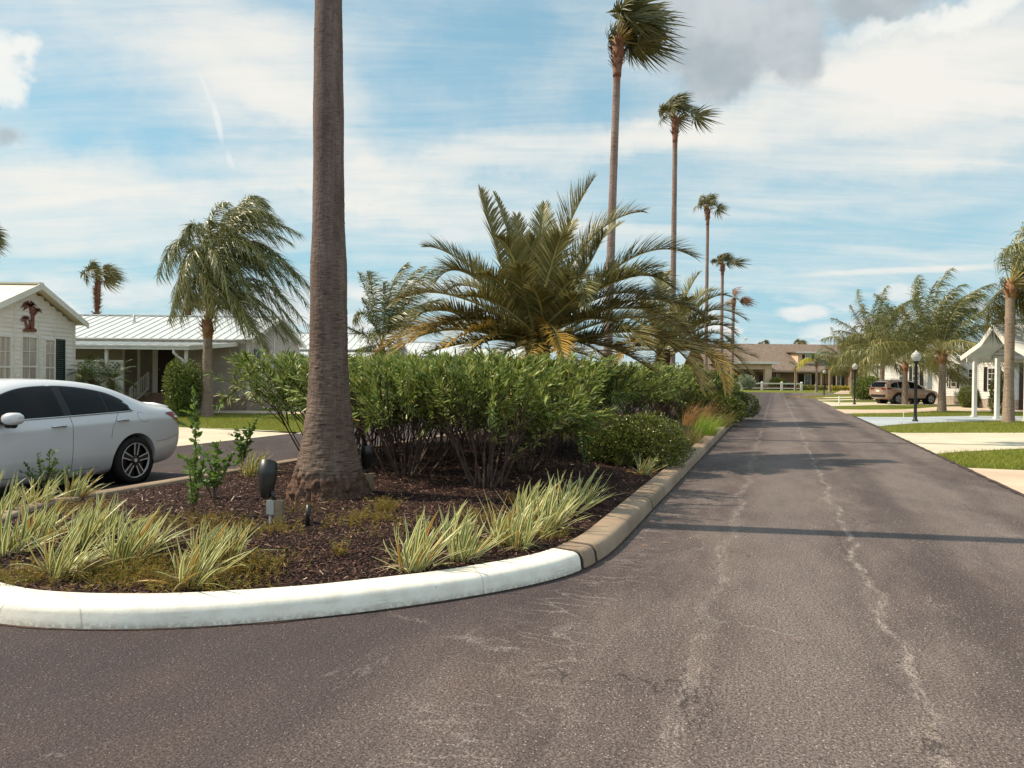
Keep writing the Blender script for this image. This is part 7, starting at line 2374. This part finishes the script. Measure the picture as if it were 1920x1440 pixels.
def suv():
    base = G(1683, 758)
    th = R(15.6)
    # its right rear wheel stands there
    off = Matrix.Rotation(th, 3, 'Z') @ Vector((0, .80, 0))
    root = thing('suv', 'tan sport utility car parked across a driveway on the right, rear towards the road', 'car', (base.x + off.x, base.y + off.y, .013), th)
    st = [(-.95, .46, .70, .50, .80, .62, .82, .80, .80, .95, .77, 1.03, .68, 1.12, .44, 1.16, 1.17),
          (-.92, .40, .76, .45, .86, .60, .88, .80, .86, .98, .83, 1.08, .71, 1.35, .46, 1.42, 1.43),
          (-.74, .34, .76, .40, .875, .58, .90, .80, .88, 1.00, .845, 1.10, .70, 1.50, .48, 1.58, 1.60),
          (-.40, .26, .80, .32, .905, .56, .922, .80, .90, 1.00, .865, 1.10, .69, 1.565, .48, 1.635, 1.65),
          (.20, .24, .82, .30, .910, .55, .922, .78, .90, .985, .868, 1.085, .685, 1.60, .48, 1.66, 1.675),
          (.90, .24, .82, .30, .910, .55, .920, .77, .90, .965, .868, 1.065, .68, 1.605, .48, 1.665, 1.68),
          (1.40, .24, .82, .30, .910, .55, .920, .76, .90, .95, .866, 1.05, .685, 1.57, .48, 1.63, 1.645),
          (1.80, .24, .82, .30, .910, .55, .920, .76, .895, .945, .860, 1.04, .70, 1.44, .50, 1.50, 1.515),
          (2.15, .25, .82, .31, .912, .55, .918, .76, .89, .94, .845, 1.03, .73, 1.22, .52, 1.27, 1.28),
          (2.50, .26, .82, .32, .912, .55, .912, .76, .875, .93, .82, 1.01, .72, 1.09, .5, 1.12, 1.13),
          (2.95, .27, .80, .33, .895, .55, .89, .75, .845, .90, .77, .97, .62, 1.02, .42, 1.045, 1.05),
          (3.35, .28, .74, .34, .83, .54, .82, .72, .77, .84, .69, .90, .54, .94, .36, .955, .96),
          (3.58, .32, .60, .38, .68, .52, .67, .68, .62, .76, .55, .80, .44, .83, .28, .84, .845),
          (3.66, .38, .46, .42, .50, .52, .50, .62, .46, .68, .41, .72, .33, .74, .2, .75, .755)]
    me, bvh = car_body(st, (0.0, 2.725), .36, .41)
    set_smooth(me, 35)
    me.materials.clear(); me.materials.append(MAT['tan_paint'])
    bo = bpy.data.objects.new('body', me); COL.objects.link(bo); bo.parent = root
    mb = MB()
    for wx in (0.0, 2.725):
        for s in (1, -1):
            mb.tube([(wx, s * .46, .36), (wx, s * .86, .36)], .414, 32, 0, caps=False); mb.tube([(wx, s * .46, .36), (wx, s * .47, .36)], .414, 32, 0)
    mb.build('underbody', MAT['car_black'], root, local=True)
    lo = interp([(-.6, 1.155), (.3, 1.10), (2.3, 1.03)])
    hi = interp(smoothc([(-.62, 1.22), (-.45, 1.40), (0, 1.50), (.8, 1.535), (1.35, 1.50), (1.75, 1.37), (2.15, 1.14), (2.3, 1.04)], 60))
    for s in (1, -1):
        for x0, x1 in ((-.58, -.02), (.06, .85), (.95, 2.2)):
            mb = MB(); patch_side(mb, bvh, s, np.linspace(x0, x1, 16), lo, hi, 8, .006); mb.build('window', MAT['car_glass'], root, smooth=True, local=True)
        mb = MB(); patch_side(mb, bvh, s, np.linspace(-.5, 3.2, 60), lambda x: .30, lambda x: .40 + .0 * x, 3, .012); 
        mb = MB(); side_line(mb, bvh, s, [(x, lo(x) - .012) for x in np.linspace(-.55, 2.3, 40)], .011); mb.build('chrome_strip', MAT['chrome'], root, local=True)
        mb = MB()
        for wx in (0.0, 2.725):
            a = np.linspace(R(-12), R(192), 40)
            side_line(mb, bvh, s, [(wx + .445 * math.cos(q), .36 + .445 * math.sin(q)) for q in a], .028)
        patch_side(mb, bvh, s, np.linspace(.46, 2.27, 24), lambda x: .27, lambda x: .40, 4, .010)
        mb.build('cladding', MAT['car_black'], root, smooth=True, local=True)
        mb = MB(); side_line(mb, bvh, s, dense([(.92, 1.06), (.92, .45)]), .006); side_line(mb, bvh, s, dense([(2.05, 1.02), (2.05, .45)]), .006); mb.build('panel_gap', MAT['seam'], root, local=True)
        mb = MB(); patch_side(mb, bvh, s, np.linspace(-.90, -.50, 14), interp([(-.92, .97), (-.5, 1.06)]), interp([(-.92, 1.10), (-.5, 1.085)]), 6, .010); mb.build('tail_light', MAT['tail_red'], root, smooth=True, local=True)
        for hx, hz in ((1.05, .97), (.12, .99)):
            h = bvh.ray_cast(Vector((hx + .1, s * 3, hz)), Vector((0, -s, 0)))[0]
            mb = MB(); mb.tube([(hx, h.y, hz), (hx + .03, h.y + s * .03, hz), (hx + .17, h.y + s * .03, hz), (hx + .2, h.y, hz)], .014, 6); mb.build('door_handle', MAT['chrome'], root, local=True)
        mb = MB(); mb.tube([(1.95, s * .90, 1.10), (1.94, s * 1.0, 1.12), (1.93, s * 1.08, 1.12)], [.04, .09, .06], 10); mb.build('mirror', MAT['tan_paint'], root, smooth=True, local=True)
        mb = MB(); mb.tube([(-.45, s * .60, 1.66), (-.3, s * .60, 1.70), (1.1, s * .60, 1.725), (1.25, s * .60, 1.67)], .014, 6); mb.build('roof_rail', MAT['chrome'], root, smooth=True, local=True)
    def rear_patch(y0, y1, z0, z1, off, nm, mat, n=12):
        mb = MB(); rows = []
        for y in np.linspace(y0, y1, n):
            row = []
            for z in np.linspace(z0, z1, 10):
                h = bvh.ray_cast(Vector((-4, y, z)), Vector((1, 0, 0)))
                row.append(tuple((h[0] if h[0] is not None else Vector((-.85, y, z))) + Vector((-off, 0, 0))))
            rows.append(row)
        mb.grid(np.array(rows)); return mb.build(nm, MAT[mat], root, smooth=True, local=True)
    rear_patch(-.62, .62, 1.16, 1.50, .012, 'rear_window', 'car_glass')
    rear_patch(-.70, .70, .44, .64, .012, 'bumper', 'car_black')
    rear_patch(-.72, -.34, .985, 1.09, .014, 'tail_light', 'tail_red')
    rear_patch(.34, .72, .985, 1.09, .014, 'tail_light', 'tail_red')
    rear_patch(-.34, .34, 1.085, 1.115, .014, 'chrome_strip', 'chrome')
    rear_patch(-.17, .17, .83, .95, .014, 'number_plate', 'trim')
    for x in (0.0, 2.725):
        for s in (1, -1): wheel(root, x, s, s * .80, .36, .245, 'five')
suv()
